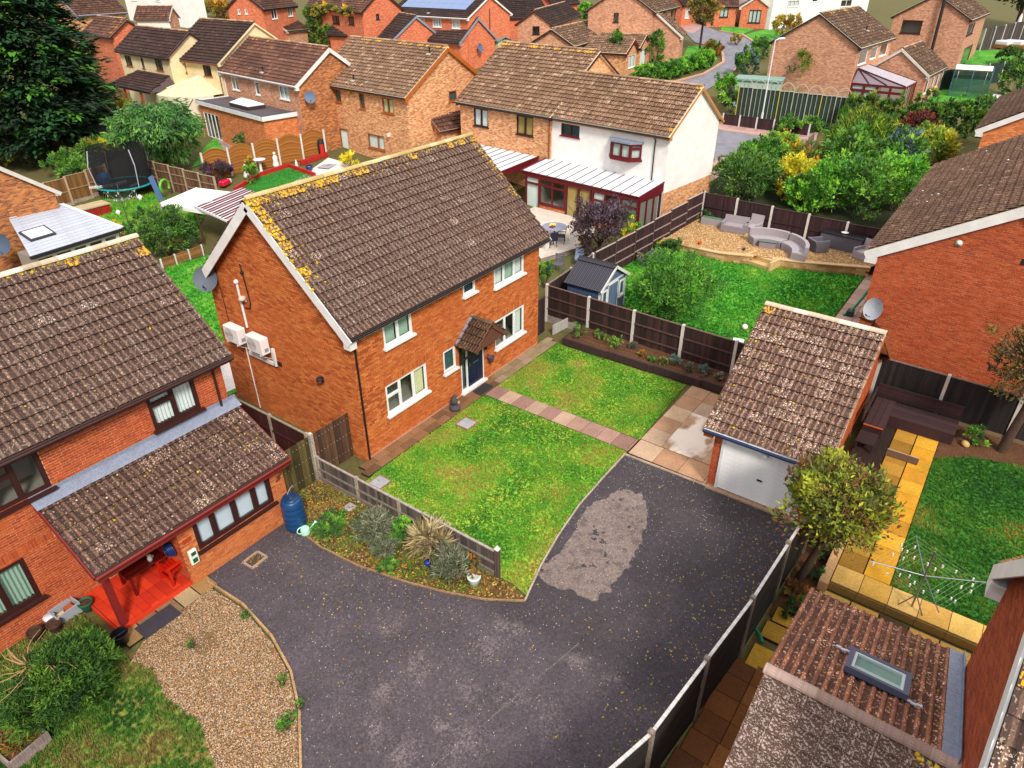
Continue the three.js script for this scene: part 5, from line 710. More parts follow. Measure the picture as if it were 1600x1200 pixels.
{ const st = [], c = ['#a07c4c', '#7d6448', '#8c7050', '#b8a078'].map(lin); for (let i = 0; i < 5; i++) st.push([-9.0 + i * 0.52, 0.14, -8.5 + i * 0.52, 0.72, c[i % 4]]); slabs('porch_paving', 'strip of brown slabs in front of the red porch floor', st); }
{ const t = thing('doormat', 'long dark rubber mat below the red porch floor', 'doormat', [-8.119,0,0.583], 0), g = new Geo(lin('#3a3640')); g.box(-0.5, 0.03, -0.27, 0.5, 0.055, 0.27); g.box(-0.42, 0.055, -0.2, 0.42, 0.062, 0.2); put(g, 'mat', M.soft, t); }
{ // juniper with a bare tangle of tan branches on top
  const [x, z] = [-10.746,1.139], t = shrub('juniper', 'sprawling green juniper with bare tan branches on top, bottom left', 'shrub', x, z, { r: [1.4, 0.9, 1.2], cy: 0.8, n: 17000, per: 24, size: 0.12, aspect: 0.26, pal: ['#264c10', '#335c13', '#476e18', '#1f3c0c', '#5c841f'].map(lin), hollow: 0.5, mat: M.needle, spread: 0.13 }, 650), r = rng(651);
  const g = new Geo(lin('#b08a5c')); for (let i = 0; i < 30; i++) { const a = r() * 6.28, l = rr(0.3, 1.1, r); let p = V(-0.15, 1.45, -0.35); for (let k = 0; k < 4; k++) { const q = p.clone().add(V((Math.cos(a + k * 0.25) * l) / 4, rr(-0.09, 0.08, r), (Math.sin(a + k * 0.25) * l) / 4)); g.tube(p, q, 0.022 - k * 0.004, 0.018 - k * 0.004, 5, false); p = q; } } put(g, 'branch', M.any, t);
}
{ const [x, z] = [-11.804,1.345], t = thing('planter', 'square weathered timber planter in the bottom left corner', 'planter', [x, 0, z], 0.1), r = rng(5); for (const [a, b, w, d] of [[0, 0.4, 0.86, 0.05], [0, -0.4, 0.86, 0.05], [0.4, 0, 0.05, 0.76], [-0.4, 0, 0.05, 0.76]]) for (const y of [0, 0.17]) { const g = new Geo(mulc(lin('#b49f98'), rr(0.8, 1.1, r))); g.o = [r() * 3, 0]; g.cbox(a, y, b, w, 0.165, d); put(g, 'board', M.wood, t); } const s = new Geo([1, 1, 1]); s.box(-0.38, 0, -0.38, 0.38, 0.27, 0.38); put(s, 'soil', M.soil, t); put(leafGeo({ c: [0, 0.35, 0], r: [0.36, 0.14, 0.36], n: 420, per: 12, size: 0.2, aspect: 0.16, pal: PAL.olive.concat(PAL.autumn) }, 655), 'foliage', M.leaf, t); }
// things along the wall
{ const t = thing('bucket', 'black plastic tub beside the corner of the red porch floor', 'bucket', [-9.018,0,0.44]), g = new Geo(lin('#15161c')); g.lathe([[0.001, 0.01], [0.15, 0.01], [0.2, 0.34], [0.22, 0.36], [0.19, 0.36], [0.15, 0.06], [0.001, 0.06]], 20); put(g, 'body', M.gloss, t); const h = new Geo(lin('#2a2c34')); h.add(new THREE.TorusGeometry(0.2, 0.01, 5, 16, 3.1), ME(0, 0.34, 0, 0.9, 0, 0)); put(h, 'handle', M.gloss, t); }
{ const t = thing('plastic_crate', 'grey plastic crate of odds and ends against the brick wall', 'crate', [-9.425,0,-1.592], 0.1), g = new Geo(lin('#a9adb8')); for (const [a, b, w, d] of [[0, 0.2, 0.62, 0.03], [0, -0.2, 0.62, 0.03], [0.3, 0, 0.03, 0.4], [-0.3, 0, 0.03, 0.4]]) g.cbox(a, 0, b, w, 0.34, d); g.cbox(0, 0, 0, 0.6, 0.03, 0.4); put(g, 'body', M.soft, t); const c = new Geo(lin('#b5562c')); c.cbox(0.1, 0.05, 0, 0.2, 0.2, 0.2); c.col(lin('#d8c08c')).cbox(-0.14, 0.05, 0.02, 0.2, 0.16, 0.16); put(c, 'contents', M.soft, t); }
{ const t = thing('plastic_tub', 'blue and white plastic tub by the crate against the brick wall', 'tub', [-9.797,0,-1.642]), g = new Geo(lin('#3d78b8')); g.lathe([[0.001, 0], [0.11, 0], [0.13, 0.22]], 14); put(g, 'body', M.gloss, t); const c = new Geo(lin('#d8d8e0')); c.lathe([[0.13, 0.22], [0.14, 0.3], [0.001, 0.31]], 14); put(c, 'lid', M.soft, t); }
[[60, 998, 'dark brown flowerpot leaning by the brick wall', '#3a2420'], [88, 992, 'brown flowerpot between the tub and the crate', '#4a2c26'], [137, 952, 'green flowerpot at the corner of the red porch floor', '#1d5a44']].forEach(([px, py, label, c], i) => { const P = [[-10.235,0,-1.451], [-9.817,0,-1.318], [-8.996,0,-1.362]][i], t = thing('flowerpot', label, 'flowerpot', P), g = new Geo(lin(c)); g.lathe([[0.001, 0], [0.12, 0], [0.16, 0.24], [0.19, 0.25], [0.19, 0.31], [0.16, 0.31], [0.15, 0.27], [0.001, 0.26]], 16); put(g, 'pot', M.soft, t); const s = new Geo([1, 1, 1]); s.lathe([[0.14, 0.27], [0.001, 0.285]], 12); put(s, 'soil', M.soil, t); });
// planted bed between the low fence and the driveway
const BED = pairs(-1.856,8.031, -2.434,7.152, -2.858,6.137, -3.224,5.035, -3.609,3.382, -3.74,1.88, -3.731,1.293, -3.3, 0.3, -3.3, -0.55, -1.72, -0.55, -1.68, 6.9, -1.6, 7.4);
struct(sheet(BED, 0.006), 'planting_bed', std({ map: grain(95, 0.7, 0.6, 0.5, 3), color: '#8a6a3c', roughness: 1, bumpMap: BUMP, bumpScale: 0.04 }), 'leafy soil of the bed beside the low grey fence');
grass('mossy green ground cover in the bed beside the low grey fence', BED, 190, ['#2c6a14', '#4b8a1a', '#8a8a30', '#a8763a', '#7a5430'].map(lin), 521, 1.0, 0.006);
{
  const r = rng(88), out = [], lc = PAL.autumn.concat(PAL.gold, ['#d8b488', '#c89c78'].map(lin)); while (out.length < 1500) { const x = rr(-5, -1.6, r), z = rr(-0.5, 8, r); if (inside(x, z, BED)) out.push([x, 0.05 + r() * 0.02, z, r() * 6, rr(0.04, 0.09, r), mulc(pick(lc, r), rr(0.7, 1.3, r)), rr(-0.4, 0.4, r)]); } scatter('fallen_leaves', 'brown and yellow leaves lying in the bed by the low fence', LEAF, M.leaf, out);
  const o2 = []; while (o2.length < 800) { const k = r(), x = k < 0.7 ? rr(-1.5, 5.7, r) : rr(6.7, 11, r), z = rr(0.8, 7.6, r); if (inside(x, z, LAWN_A) || inside(x, z, LAWN_B)) o2.push([x, 0.06, z, r() * 6, rr(0.035, 0.08, r), mulc(pick(lc, r), rr(0.8, 1.3, r)), rr(-0.4, 0.4, r)]); } scatter('fallen_leaves', 'yellow leaves lying on the front lawns', LEAF, M.leaf, o2);
  const lav = { n: 2600, per: 20, size: 0.17, aspect: 0.2, pal: PAL.grey, mat: M.needle, spread: 0.22, hollow: 0.3 };
  shrub('lavender', 'large grey-green lavender bush near the drain cover', 'shrub', -2.604,3.093, { ...lav, r: [0.62, 0.62, 0.62] }, 660); shrub('lavender', 'grey-green lavender bush beside the white pot', 'shrub', -2.359,5.831, { ...lav, r: [0.62, 0.5, 0.6] }, 661); shrub('lavender', 'small pale lavender tuft in front of the large one', 'shrub', -2.903,3.713, { ...lav, n: 900, r: [0.4, 0.34, 0.36] }, 662);
  shrub('ornamental_grass', 'fountain of dry straw-coloured grass against the low fence', 'grass clump', -1.93,4.802, { r: [0.7, 0.6, 0.6], cy: 0.4, n: 1500, per: 22, size: 0.42, aspect: 0.07, pal: ['#a8956c', '#8e7c54', '#b8a880', '#7c7248'].map(lin), hollow: 0.1, mat: M.needle }, 663);
  shrub('leafy_plant', 'bright green leafy plant between the lavender and the dry grass', 'plant', -2.128,3.616, { r: [0.42, 0.4, 0.42], n: 900, size: 0.13, pal: PAL.bright }, 664); shrub('ground_cover', 'dark green mat of ground cover by the watering can', 'plant', -3.051,1.525, { r: [0.85, 0.14, 0.6], n: 1500, size: 0.12, pal: PAL.green, spread: 0.3 }, 665); shrub('leafy_plant', 'low green plant at the front edge of the bed', 'plant', -3.192,4.256, { r: [0.4, 0.16, 0.3], n: 500, size: 0.12, pal: PAL.green }, 666); shrub('succulent', 'bluish rosette plant by the front of the lavender', 'plant', -2.881,3.479, { r: [0.2, 0.14, 0.2], n: 160, per: 10, size: 0.16, aspect: 0.4, pal: PAL.blue }, 667); shrub('rusty_plant', 'rust-brown leafy plant near the end of the low fence', 'plant', -1.66,6.133, { r: [0.22, 0.24, 0.2], n: 200, per: 12, size: 0.15, pal: PAL.autumn }, 668);
}
{ const [x, z] = [-3.621,0.684], t = thing('water_butt', 'ribbed blue plastic water butt at the corner of the brick porch', 'water butt', [x, 0, z]), g = new Geo(lin('#16406c')); const pr = [[0.001, 0], [0.27, 0], [0.29, 0.04]]; for (let i = 0; i < 5; i++) { const y = 0.14 + i * 0.19, b = 0.31 + 0.02 * Math.sin(((i + 0.5) / 5) * Math.PI); pr.push([b, y], [b + 0.015, y + 0.05], [b + 0.015, y + 0.09], [b, y + 0.14]); } pr.push([0.3, 1.12], [0.26, 1.18], [0.001, 1.19]); g.lathe(pr, 28); put(g, 'barrel', M.gloss, t); const l = new Geo(lin('#123458')); l.lathe([[0.001, 1.25], [0.22, 1.24], [0.25, 1.2], [0.25, 1.17]], 24); for (let i = 1; i < 4; i++) l.add(new THREE.TorusGeometry(0.055 * i, 0.008, 4, 20), ME(0, 1.247, 0, Math.PI / 2, 0, 0)); put(l, 'lid', M.gloss, t); const h = new Geo(lin('#8a8f98')); h.add(new THREE.TorusGeometry(0.2, 0.014, 6, 16, 3.2), ME(0.18, 1.2, -0.22, 0.3, 0.4, 0)); put(h, 'hose_loop', M.gloss, t); }
{ const [x, z] = [-3.644,1.13], t = thing('watering_can', 'mint green watering can beside the blue water butt', 'watering can', [x, 0, z], -0.3), g = new Geo(lin('#a8dcc4')); g.lathe([[0.001, 0], [0.13, 0], [0.15, 0.05], [0.14, 0.22], [0.1, 0.27], [0.001, 0.26]], 18); put(g, 'body', M.gloss, t); const s = new Geo(lin('#b8e4d0')); s.tube(V(0.1, 0.08, 0), V(0.34, 0.28, 0), 0.035, 0.02, 8); s.tube(V(0.33, 0.27, 0), V(0.38, 0.31, 0), 0.03, 0.055, 10); put(s, 'spout', M.gloss, t); const h = new Geo(lin('#b8e4d0')); h.add(new THREE.TorusGeometry(0.12, 0.018, 6, 14, 4), ME(-0.12, 0.2, 0, 0, 0, 0.9)); put(h, 'handle', M.gloss, t); }
{ const t = thing('flowerpot', 'pale grey pot with a brown plant at the end of the bed', 'flowerpot', [-2.199,0,6.539]), g = new Geo(lin('#cfd8d0')); g.lathe([[0.001, 0], [0.13, 0], [0.18, 0.26], [0.2, 0.27], [0.2, 0.31], [0.16, 0.31], [0.001, 0.26]], 18); put(g, 'pot', M.soft, t); put(leafGeo({ c: [0, 0.34, 0], r: [0.14, 0.12, 0.14], n: 90, per: 9, size: 0.1, pal: PAL.autumn }, 670), 'foliage', M.leaf, t); }
{ const t = thing('glass_ball', 'dark blue glazed garden ball under the dry grass', 'ornament', [-2.448,0,5.038]), g = new Geo(lin('#1c2c8c')); g.add(new THREE.SphereGeometry(0.11, 18, 12), MT(0, 0.11, 0)); put(g, 'ball', M.gloss, t); }
{ const t = thing('drain', 'leaf-filled drain gully in the tarmac by the porch windows', 'drain', [-5.242,0,0.81], 0.05), g = new Geo(lin('#b89a84')); for (const [a, b, w, d] of [[0, 0.2, 0.56, 0.05], [0, -0.2, 0.56, 0.05], [0.26, 0, 0.05, 0.4], [-0.26, 0, 0.05, 0.4]]) g.cbox(a, 0, b, w, 0.07, d); put(g, 'kerb_edge', M.brick, t); put(leafGeo({ c: [0, 0.04, 0], r: [0.22, 0.02, 0.15], n: 120, per: 8, size: 0.08, pal: PAL.autumn }, 671), 'leaves', M.leaf, t).userData.kind = 'stuff'; }
// ---------- foreground right ----------
const BLK = { h: 2.08, cols: WOODS.black.map((c) => mulc(c, 0.5)), boards: 'horizontal', bw: 0.3, post: { mat: paint('#a08e80', 0.9, { map: T_ROUGH }), w: 0.11 }, cap: true, capCol: lin('#efe9e6'), postUp: 0.1 };
fence('black boarded fence with white capping, its nearest bend at the bottom edge', [-8.8, 11.8], [-4.62, 12.96], { ...BLK, n: 2, noPost: [2] }); fence('black boarded fence with white capping, middle stretch beside the brown tiles', [-4.62, 12.96], [-0.19, 13.4], { ...BLK, n: 2 }); fence('black boarded fence with white capping, far stretch beside the small tree', [-0.19, 13.4], [4.4, 13.62], { ...BLK, n: 2, noPost: [0] });
{ const st = [], c = ['#8a5426', '#7c4a22', '#96602e', '#6d4220'].map(lin), yl = ['#c99a2c', '#b88a2a'].map(lin); for (let x = -7; x < -0.3; x += 0.62) { const z0 = 13.55 + (x < -3 ? (-3 - x) * 0.13 : 0) * -1; st.push([x, z0 - 0.3, x + 0.62, z0 + 0.35, pick(c)]); st.push([x, z0 + 0.35, x + 0.62, z0 + 1.0, pick(c)]); } slabs('side_path', 'brown square tiles between the black fence and the extension', st); slabs('side_path', 'mustard slabs at the end of the brown tiles', [[-0.3, 13.6, 0.45, 14.3, yl[0]], [0.75, 13.62, 1.35, 14.2, yl[1]], [1.4, 13.7, 1.95, 14.3, yl[0]]]); }
{ const t = thing('drain_pipe', 'short bent green pipe lying on the mustard slabs', 'pipe', [0.687,0,13.645], 0.3), g = new Geo(lin('#1f7a5c')); g.path([V(-0.2, 0.06, 0.05), V(-0.02, 0.08, 0), V(0.18, 0.06, -0.12)], 0.05, 8); put(g, 'pipe', M.gloss, t); }
struct(sheet(pairs(1.6, 13.6, 5.6, 13.66, 5.6, 14.4, 3.4, 14.6, 1.2, 14.5), 0.006), 'planting_bed', M.soil, 'dark soil under the small tree by the black fence');
{ const r = rng(14); [[2.0, 14.1, 'dark leafy plant by the corner of the extension roof'], [2.6, 13.9, 'rusty leafy plant at the foot of the black fence'], [3.6, 14.2, 'dark green plant under the small tree'], [4.6, 14.1, 'dark green plant between the small tree and the garage']].forEach(([x, z, l], i) => shrub('bedding_plant', l, 'plant', x, z, { r: [0.4, 0.25, 0.35], n: 420, size: 0.12, pal: i === 1 ? PAL.autumn : PAL.green.map((c) => mulc(c, 0.6)) }, 680 + i)); }
const GH = 0.28; // the back garden stands a step above the lower paving
{
  const yel = ['#d9a01c', '#cf9418', '#e0aa28', '#c48a1a'].map(lin), pal = ['#e0b45c', '#d8a848', '#e6bc6c', '#d0a04c'].map(lin), must = ['#b07f1e', '#a0741c', '#b8882a'].map(lin), brown = lin('#5c4530');
  const base = new Geo(lin('#6a5a34')); base.add(new THREE.BoxGeometry(9.5, GH, 10), MT(8.25, GH / 2 - 0.005, 19.6)); base.add(new THREE.BoxGeometry(8.3, GH, 2), MT(9.0, GH / 2 - 0.005, 14.62 - 0.02)); struct(base, 'garden_terrace', M.soil, 'raised ground of the back garden on the right');
  const list = []; let i = 0; const y = GH - 0.018;
  for (let x = 4.2; x < 12.4; x += 0.74) { list.push([x, 15.3, Math.min(12.3, x + 0.74), 15.98, yel[i++ % 4], 0, y]); if (x < 8 || x > 8.1) list.push([x, 14.62, Math.min(12.3, x + 0.74), 15.28, must[i % 3], 0, y]); }
  for (let z = 14.62; z < 20; z += 0.72) list.push([3.42, z, 4.18, z + 0.72, pal[i++ % 4], 0.012, y]);
  slabs('garden_paving', 'yellow slabs of the path and coping round the back garden lawn', list);
  const low = []; for (let z = 14.55, k = 0; z < 18.4; z += 0.72, k++) low.push([2.3, z, 3.28, z + 0.7, k === 2 ? brown : pal[k % 4], 0, 0]); slabs('lower_paving', 'yellow slabs below the step next to the extension roof', low);
  const rs = new Geo(lin('#8a7038')); for (let z = 14.6; z < 20; z += 0.72) rs.box(3.38, 0, z, 3.44, GH - 0.02, z + 0.71); struct(rs, 'step_riser', M.brick); const cp = new Geo(lin('#c8a070')); cp.box(3.2, 0, 14.36, 5.2, GH + 0.06, 14.6); struct(cp, 'stone_coping', M.any, 'tan coping stone at the corner of the step');
  const RL = pairs(4.2, 16.0, 11.2, 16.0, 12.0, 17.0, 12.6, 19, 12.8, 24, 4.2, 24); struct((() => { const g = new Geo(); g.add(sheet(RL, GH + 0.004, [], [0, 0], 0).build()); return g; })(), 'lawn', std({ map: M_LAWN2.map, color: '#b0b494', roughness: 1 }), 'back garden lawn on the right'); grass('dark green blades with yellow patches of the back garden lawn on the right', RL, 330, ['#1a500c', '#266010', '#347013', '#5e8420', '#a08638'].map(lin), 531, 1.1, GH);
  struct((() => { const g = new Geo(); g.add(sheet(pairs(11.2, 16.0, 13.9, 16.0, 13.9, 24, 12.8, 24, 12.6, 19, 12.0, 17.0), GH + 0.003, [], [0, 0], 0).build()); return g; })(), 'planting_bed', M.soil, 'bare soil below the black back fence');
}
fence('black vertical-board fence with white posts behind the corner bench', [14.05, 13.3], [13.75, 22.4], { h: 2.05, n: 4, cols: WOODS.black, post: { mat: M.offwhite, w: 0.11 }, gravel: 0.42, gravelMat: paint('#8a7458', 0.9), cap: true, capCol: lin('#8a7a74'), seed: 8 });
{ // L-shaped bench of dark purple boards
  const t = thing('corner_bench', 'dark plum L-shaped corner bench of wide boards against the black fence', 'bench', [0, GH, 0]), b = (name, ...a) => { const g = new Geo(mulc(pick(WOODS.purple), rr(0.9, 1.1))); g.o = [rr(0, 3), rr(0, 3)]; g.box(...a); return put(g, name, M.wood, t); };
  for (let i = 0; i < 4; i++) b('seat_board', 12.35 + i * 0.28, 0.4, 14.25, 12.62 + i * 0.28, 0.44, 16.35); for (let i = 0; i < 3; i++) b('back_board', 13.48 + i * 0.03, 0.46 + i * 0.17, 13.55, 13.52 + i * 0.03, 0.625 + i * 0.17, 16.35); b('front_board', 12.35, 0, 14.25, 12.39, 0.4, 16.35); b('end_board', 12.39, 0, 16.31, 13.5, 0.4, 16.35);
  for (let i = 0; i < 3; i++) b('seat_board', 11.3, 0.4, 13.6 + i * 0.22, 13.5, 0.44, 13.81 + i * 0.22); for (let i = 0; i < 2; i++) b('back_board', 11.3, 0.46 + i * 0.2, 13.5, 13.5, 0.65 + i * 0.2, 13.54); b('front_board', 11.3, 0, 14.22, 12.35, 0.4, 14.26); b('end_board', 11.3, 0, 13.6, 11.34, 0.4, 14.22);
  const e = new Geo(lin('#e0641c')); e.box(11.28, 0.4, 13.6, 11.3, 0.44, 14.24); put(e, 'bare_edge', M.soft, t);
  const t2 = thing('bench_table', 'low dark plum table beside the garage end of the bench', 'table', [10.6, GH, 13.9]); const g = new Geo(WOODS.purple[2]); g.cbox(0, 0.3, 0, 0.8, 0.04, 0.6); put(g, 'top', M.wood, t2); for (const [x, z] of [[-0.35, -0.25], [0.35, -0.25], [-0.35, 0.25], [0.35, 0.25]]) { const l = new Geo(WOODS.purple[2]); l.cbox(x, 0, z, 0.06, 0.3, 0.06); put(l, 'leg', M.wood, t2); }
  const dt = thing('drain_cover', 'brown recessed drain grating in the yellow paving', 'drain cover', [10.6, GH + 0.02, 15.0]), d = new Geo(lin('#5a3d26')); d.box(-0.2, 0, -0.4, 0.2, 0.012, 0.6); put(d, 'cover', M.soft, dt); const dw = new Geo(lin('#b0a08c')); dw.box(0.2, 0, -0.4, 0.24, 0.02, 0.6); put(dw, 'edge', M.soft, dt);
}
function rotaryDryer(label, [x, y, z], turn, arm, h, hub, tiltUp, pegs, seed) {
  const t = thing('rotary_dryer', label, 'clothes dryer', [x, y, z], turn), p = new Geo(lin('#c4c8cc')), r = rng(seed); p.tube(V(0, 0, 0), V(0, h, 0), 0.025, 0.025, 8); put(p, 'pole', M.metal, t);
  const tips = []; for (let i = 0; i < 4; i++) { const a = (i / 4) * 6.283, g = new Geo(lin('#c8ccd0')), tip = V(Math.cos(a) * arm, hub + tiltUp, Math.sin(a) * arm); tips.push(tip); g.tube(V(0, hub, 0), tip, 0.018, 0.014, 6); put(g, 'arm', M.metal, t); }
  const ln = new Geo(lin('#9fc08c')), pg = new Geo(lin('#f4f4f2')); for (let k = 1; k <= 6; k++) for (let i = 0; i < 4; i++) { const s = 0.3 + (k / 6) * 0.68, a = V(0, hub, 0).lerp(tips[i], s), b = V(0, hub, 0).lerp(tips[(i + 1) % 4], s); ln.tube(a, b, 0.0025, 0.0025, 4, false); for (let q = 0; q < pegs; q++) if (r() < 0.38) { const c = a.clone().lerp(b, rr(0.05, 0.95, r)); pg.cbox(c.x, c.y - 0.07, c.z, 0.035, 0.09, 0.03, r() * 3); } }
  put(ln, 'line', M.soft, t).userData.kind = 'stuff'; put(pg, 'pegs', M.soft, t).userData.kind = 'stuff'; return t;
}
{ const d = rotaryDryer('open rotary dryer with white pegs beside the yellow paving, lower right', [3.75, GH, 16.6], 0.35, 1.35, 2.0, 1.15, 0.16, 3, 4), g = new Geo(lin('#b8bcc4')); for (const a of [0.4, 2.5, 4.6]) g.tube(V(0, 0.45, 0), V(Math.cos(a) * 0.35, 0, Math.sin(a) * 0.35), 0.016, 0.016, 6); put(g, 'stay', M.metal, d); }
shrub('small_tree', 'small round tree with yellow-green and bronze leaves beside the garage door', 'tree', 3.2, 13.85, { r: [1.5, 1.3, 1.5], cy: 2.65, cx: 0.5, cz: 0.42, n: 15000, per: 16, size: 0.15, aspect: 0.44, pal: ['#8a9c1c', '#aeb424', '#6c801a', '#8a5c1c', '#56581a', '#b8bc2c', '#7c4c1c', '#5f7018'].map(lin), hollow: 0.35, spread: 0.2, trunk: 0.13, trunkH: 1.5, lean: [0.35, 0.3] }, 690);
shrub('small_tree', 'dark bronze-leaved tree with a leaning bare trunk by the black fence', 'tree', 13.0, 17.8, { y: GH, r: [1.5, 1.6, 1.7], cy: 3.4, n: 5200, per: 22, size: 0.16, aspect: 0.4, pal: ['#4a4416', '#5c5018', '#6a4a16', '#35380f', '#7d6a1c', '#8a5a1c'].map(lin), hollow: 0.3, up: 0.2, trunk: 0.17, trunkH: 2.4, lean: [0.3, 0.25] }, 691);
shrub('bedding_plant', 'bright green plant in the bare soil by the corner bench', 'plant', 12.9, 16.9, { y: GH, r: [0.45, 0.35, 0.4], n: 420, size: 0.16, pal: PAL.green }, 692);
{ const t = thing('rock', 'pale yellow stone in the soil beside the corner bench', 'stone', [12.6, GH, 16.75]), g = new Geo(lin('#d8b86c')); const s = new THREE.IcosahedronGeometry(0.14, 1); g.add(s, ME(0, 0.1, 0, 0.4, 0.3, 0, 1.2, 0.8, 1)); put(g, 'stone', M.any, t); }

// ---------- houses of the second row and beyond ----------
const TANR = ['#bdb4a0', '#c9c0ac', '#afa692', '#d3cab6', '#b7ac96'].map((h) => mulc(lin(h), 2.7)), BRNR = ['#a58a80', '#b89a8c', '#94796f'].map((h) => mulc(lin(h), 1.9)), DKR = ['#8a7878', '#96868a', '#7a6a6c'].map(lin);
const far = (o) => house({ seed: names.brick_house * 3 + 70, name: 'brick_house', bothSlopes: false, mat: M.brickTan, trim: M.white, roofTint: TANR, wear: (u, v) => 0.3 * sstep(0.94, 1, v), win: { mat: M.upvc }, ...o });
const ORT = { mat: paint('#a8551c', 0.6), sill: paint('#a8551c', 0.6) };
const HO = far({ at: {p:[26.837,1.558,-32.622],yaw:-1.657,L:10.878,D:8.421,eave:4.9,ridge:7.84}, label: 'tan brick house with orange-brown bargeboards and glazed garden doors', trim: paint('#b5601a', 0.6), barge: 0.26, gutter: M.black, pipes: [0.15], win: ORT, vents: [[0.42, 0.15], [0.9, 0.82]], wear: (u, v) => 0.7 * sstep(0.93, 1, v),
  front: [{ r: [1.418,3.667,1.76,0.954], lights: [1, 1.4], fill: ['cream', 'teal'] }, { r: [5.422,3.519,0.638,1.121], fillAll: 'teal' }, { r: [8.1,3.539,1.281,1.059], lights: [1, 1], fillAll: 'cream' }, { r: [1.334,-0.513,2.136,2.217], name: 'garden_door', lights: [1, 1], fillAll: 'white', sill: null }, { r: [5.984,0.712,1.965,1.061], lights: [1.6, 1], fillAll: 'net' }],
  right: [{ r: [4.22,4.024,0.842,0.741], fillAll: 'teal' }] });
{ const l = new Geo(lin('#e0a818')), p = [4.403,4.585]; l.add(new THREE.SphereGeometry(0.16, 12, 8), MT(p[0], p[1], 0.08)); put(l, 'alarm_box', M.soft, HO.root); const w = new Geo(lin('#ececec')), q = [8.643,1.896]; w.cbox(q[0], q[1], 0.1, 0.2, 0.22, 0.2); put(w, 'security_lamp', M.soft, HO.root); }
const HW = far({ at: {p:[28.989,1.08,-19.419],yaw:-1.68,L:8.64,D:9.722,eave:4.9,ridge:8.413}, label: 'tan brick half of the joined pair, with the taller yellow-lichened ridge', trim: M.brown, gutter: M.black, barge: 0.14, win: { mat: M.brown, sill: M.brown }, wear: (u, v) => 0.75 * sstep(0.9, 1, v), pipes: [8.64 - 0.12], pipeMat: paint('#8a4a26', 0.6),
  front: [{ r: [1.396,3.401,1.435,1.224], lights: [1, 1], fill: ['white', 'white'] }, { r: [5.548,3.377,1.528,1.268], lights: [1, 1], fillAll: 'tan' }] });
const HV = far({ at: {p:[28.157,0.555,-10.903],yaw:-1.679,L:8.974,D:6.018,eave:5.4,ridge:7.778}, label: 'white rendered half of the joined pair, with a maroon bay window and conservatory', mats: { front: M.render, right: M.render }, trim: paint('#c4844c', 0.7), gutter: M.black, barge: 0.14, win: { mat: M.maroon, sill: M.maroon }, wear: (u, v) => 0.4 * sstep(0.95, 1, v) + 0.6 * sstep(0.96, 1, u), pipes: [8.974 - 0.9],
  front: [{ r: [0.85,4.345,1.521,0.758], lights: [1, 1], fillAll: 'teal' }] });
{ // brick foot of the white gable, the bay and the conservatory
  const root = HV.root, D = 6.018, L = 8.974, b = new Geo(); b.quad(V(L + 0.02, -1, 0.02), V(L + 0.02, -1, -D), V(L + 0.02, 2.0, -D), V(L + 0.02, 2.0, 0.02), [0, 0, D, 2.9]); b.quad(V(L, 2.0, 0.02), V(L + 0.02, 2.0, 0.02), V(L + 0.02, 2.0, -D), V(L, 2.0, -D)); put(b, 'brick_plinth', M.brickTan, root);
  const p0 = [4.86,4.775], p1 = [7.158,3.655], x0 = p0[0], x1 = p1[0], y0 = p1[1] + 0.12, y1 = p0[1] - 0.1, d = 0.55, s = 0.45;
  const pts = [[x0, 0], [x0 + s, d], [x1 - s, d], [x1, 0]];
  for (let i = 0; i < 3; i++) { const [ax, az] = pts[i], [bx, bz] = pts[i + 1], w = Math.hypot(bx - ax, bz - az); windowUnit(root, [ax, 0, az], -Math.atan2(bz - az, bx - ax), [0, y0, w, y1 - y0], { mat: M.maroon, name: 'bay_window', lights: i === 1 ? [1, 1] : [1], fillAll: 'net', set: 0.03, f: 0.08, depth: 0.15, sillD: 0.05, transom: i === 2 ? [0.3] : undefined }); }
  const cap = new Geo(); for (const [y, m, o] of [[y1, M.lead, 0.12], [y0 - 0.16, M.maroon, 0.1]]) { const g = new Geo(), q = pts.map(([x, z], i) => V(x + (i < 1 ? -o : i > 2 ? o : 0), y, z + (i % 3 ? o : 0))), t = q.map((p) => p.clone().add(V(0, 0.12, 0))); g.tri(t[0], t[1], t[2]); g.tri(t[0], t[2], t[3]); g.tri(q[0], q[2], q[1]); g.tri(q[0], q[3], q[2]); for (let i = 0; i < 3; i++) g.quad(q[i], q[i + 1], t[i + 1], t[i]); put(g, m === M.lead ? 'bay_roof' : 'bay_base', m, root); }
}

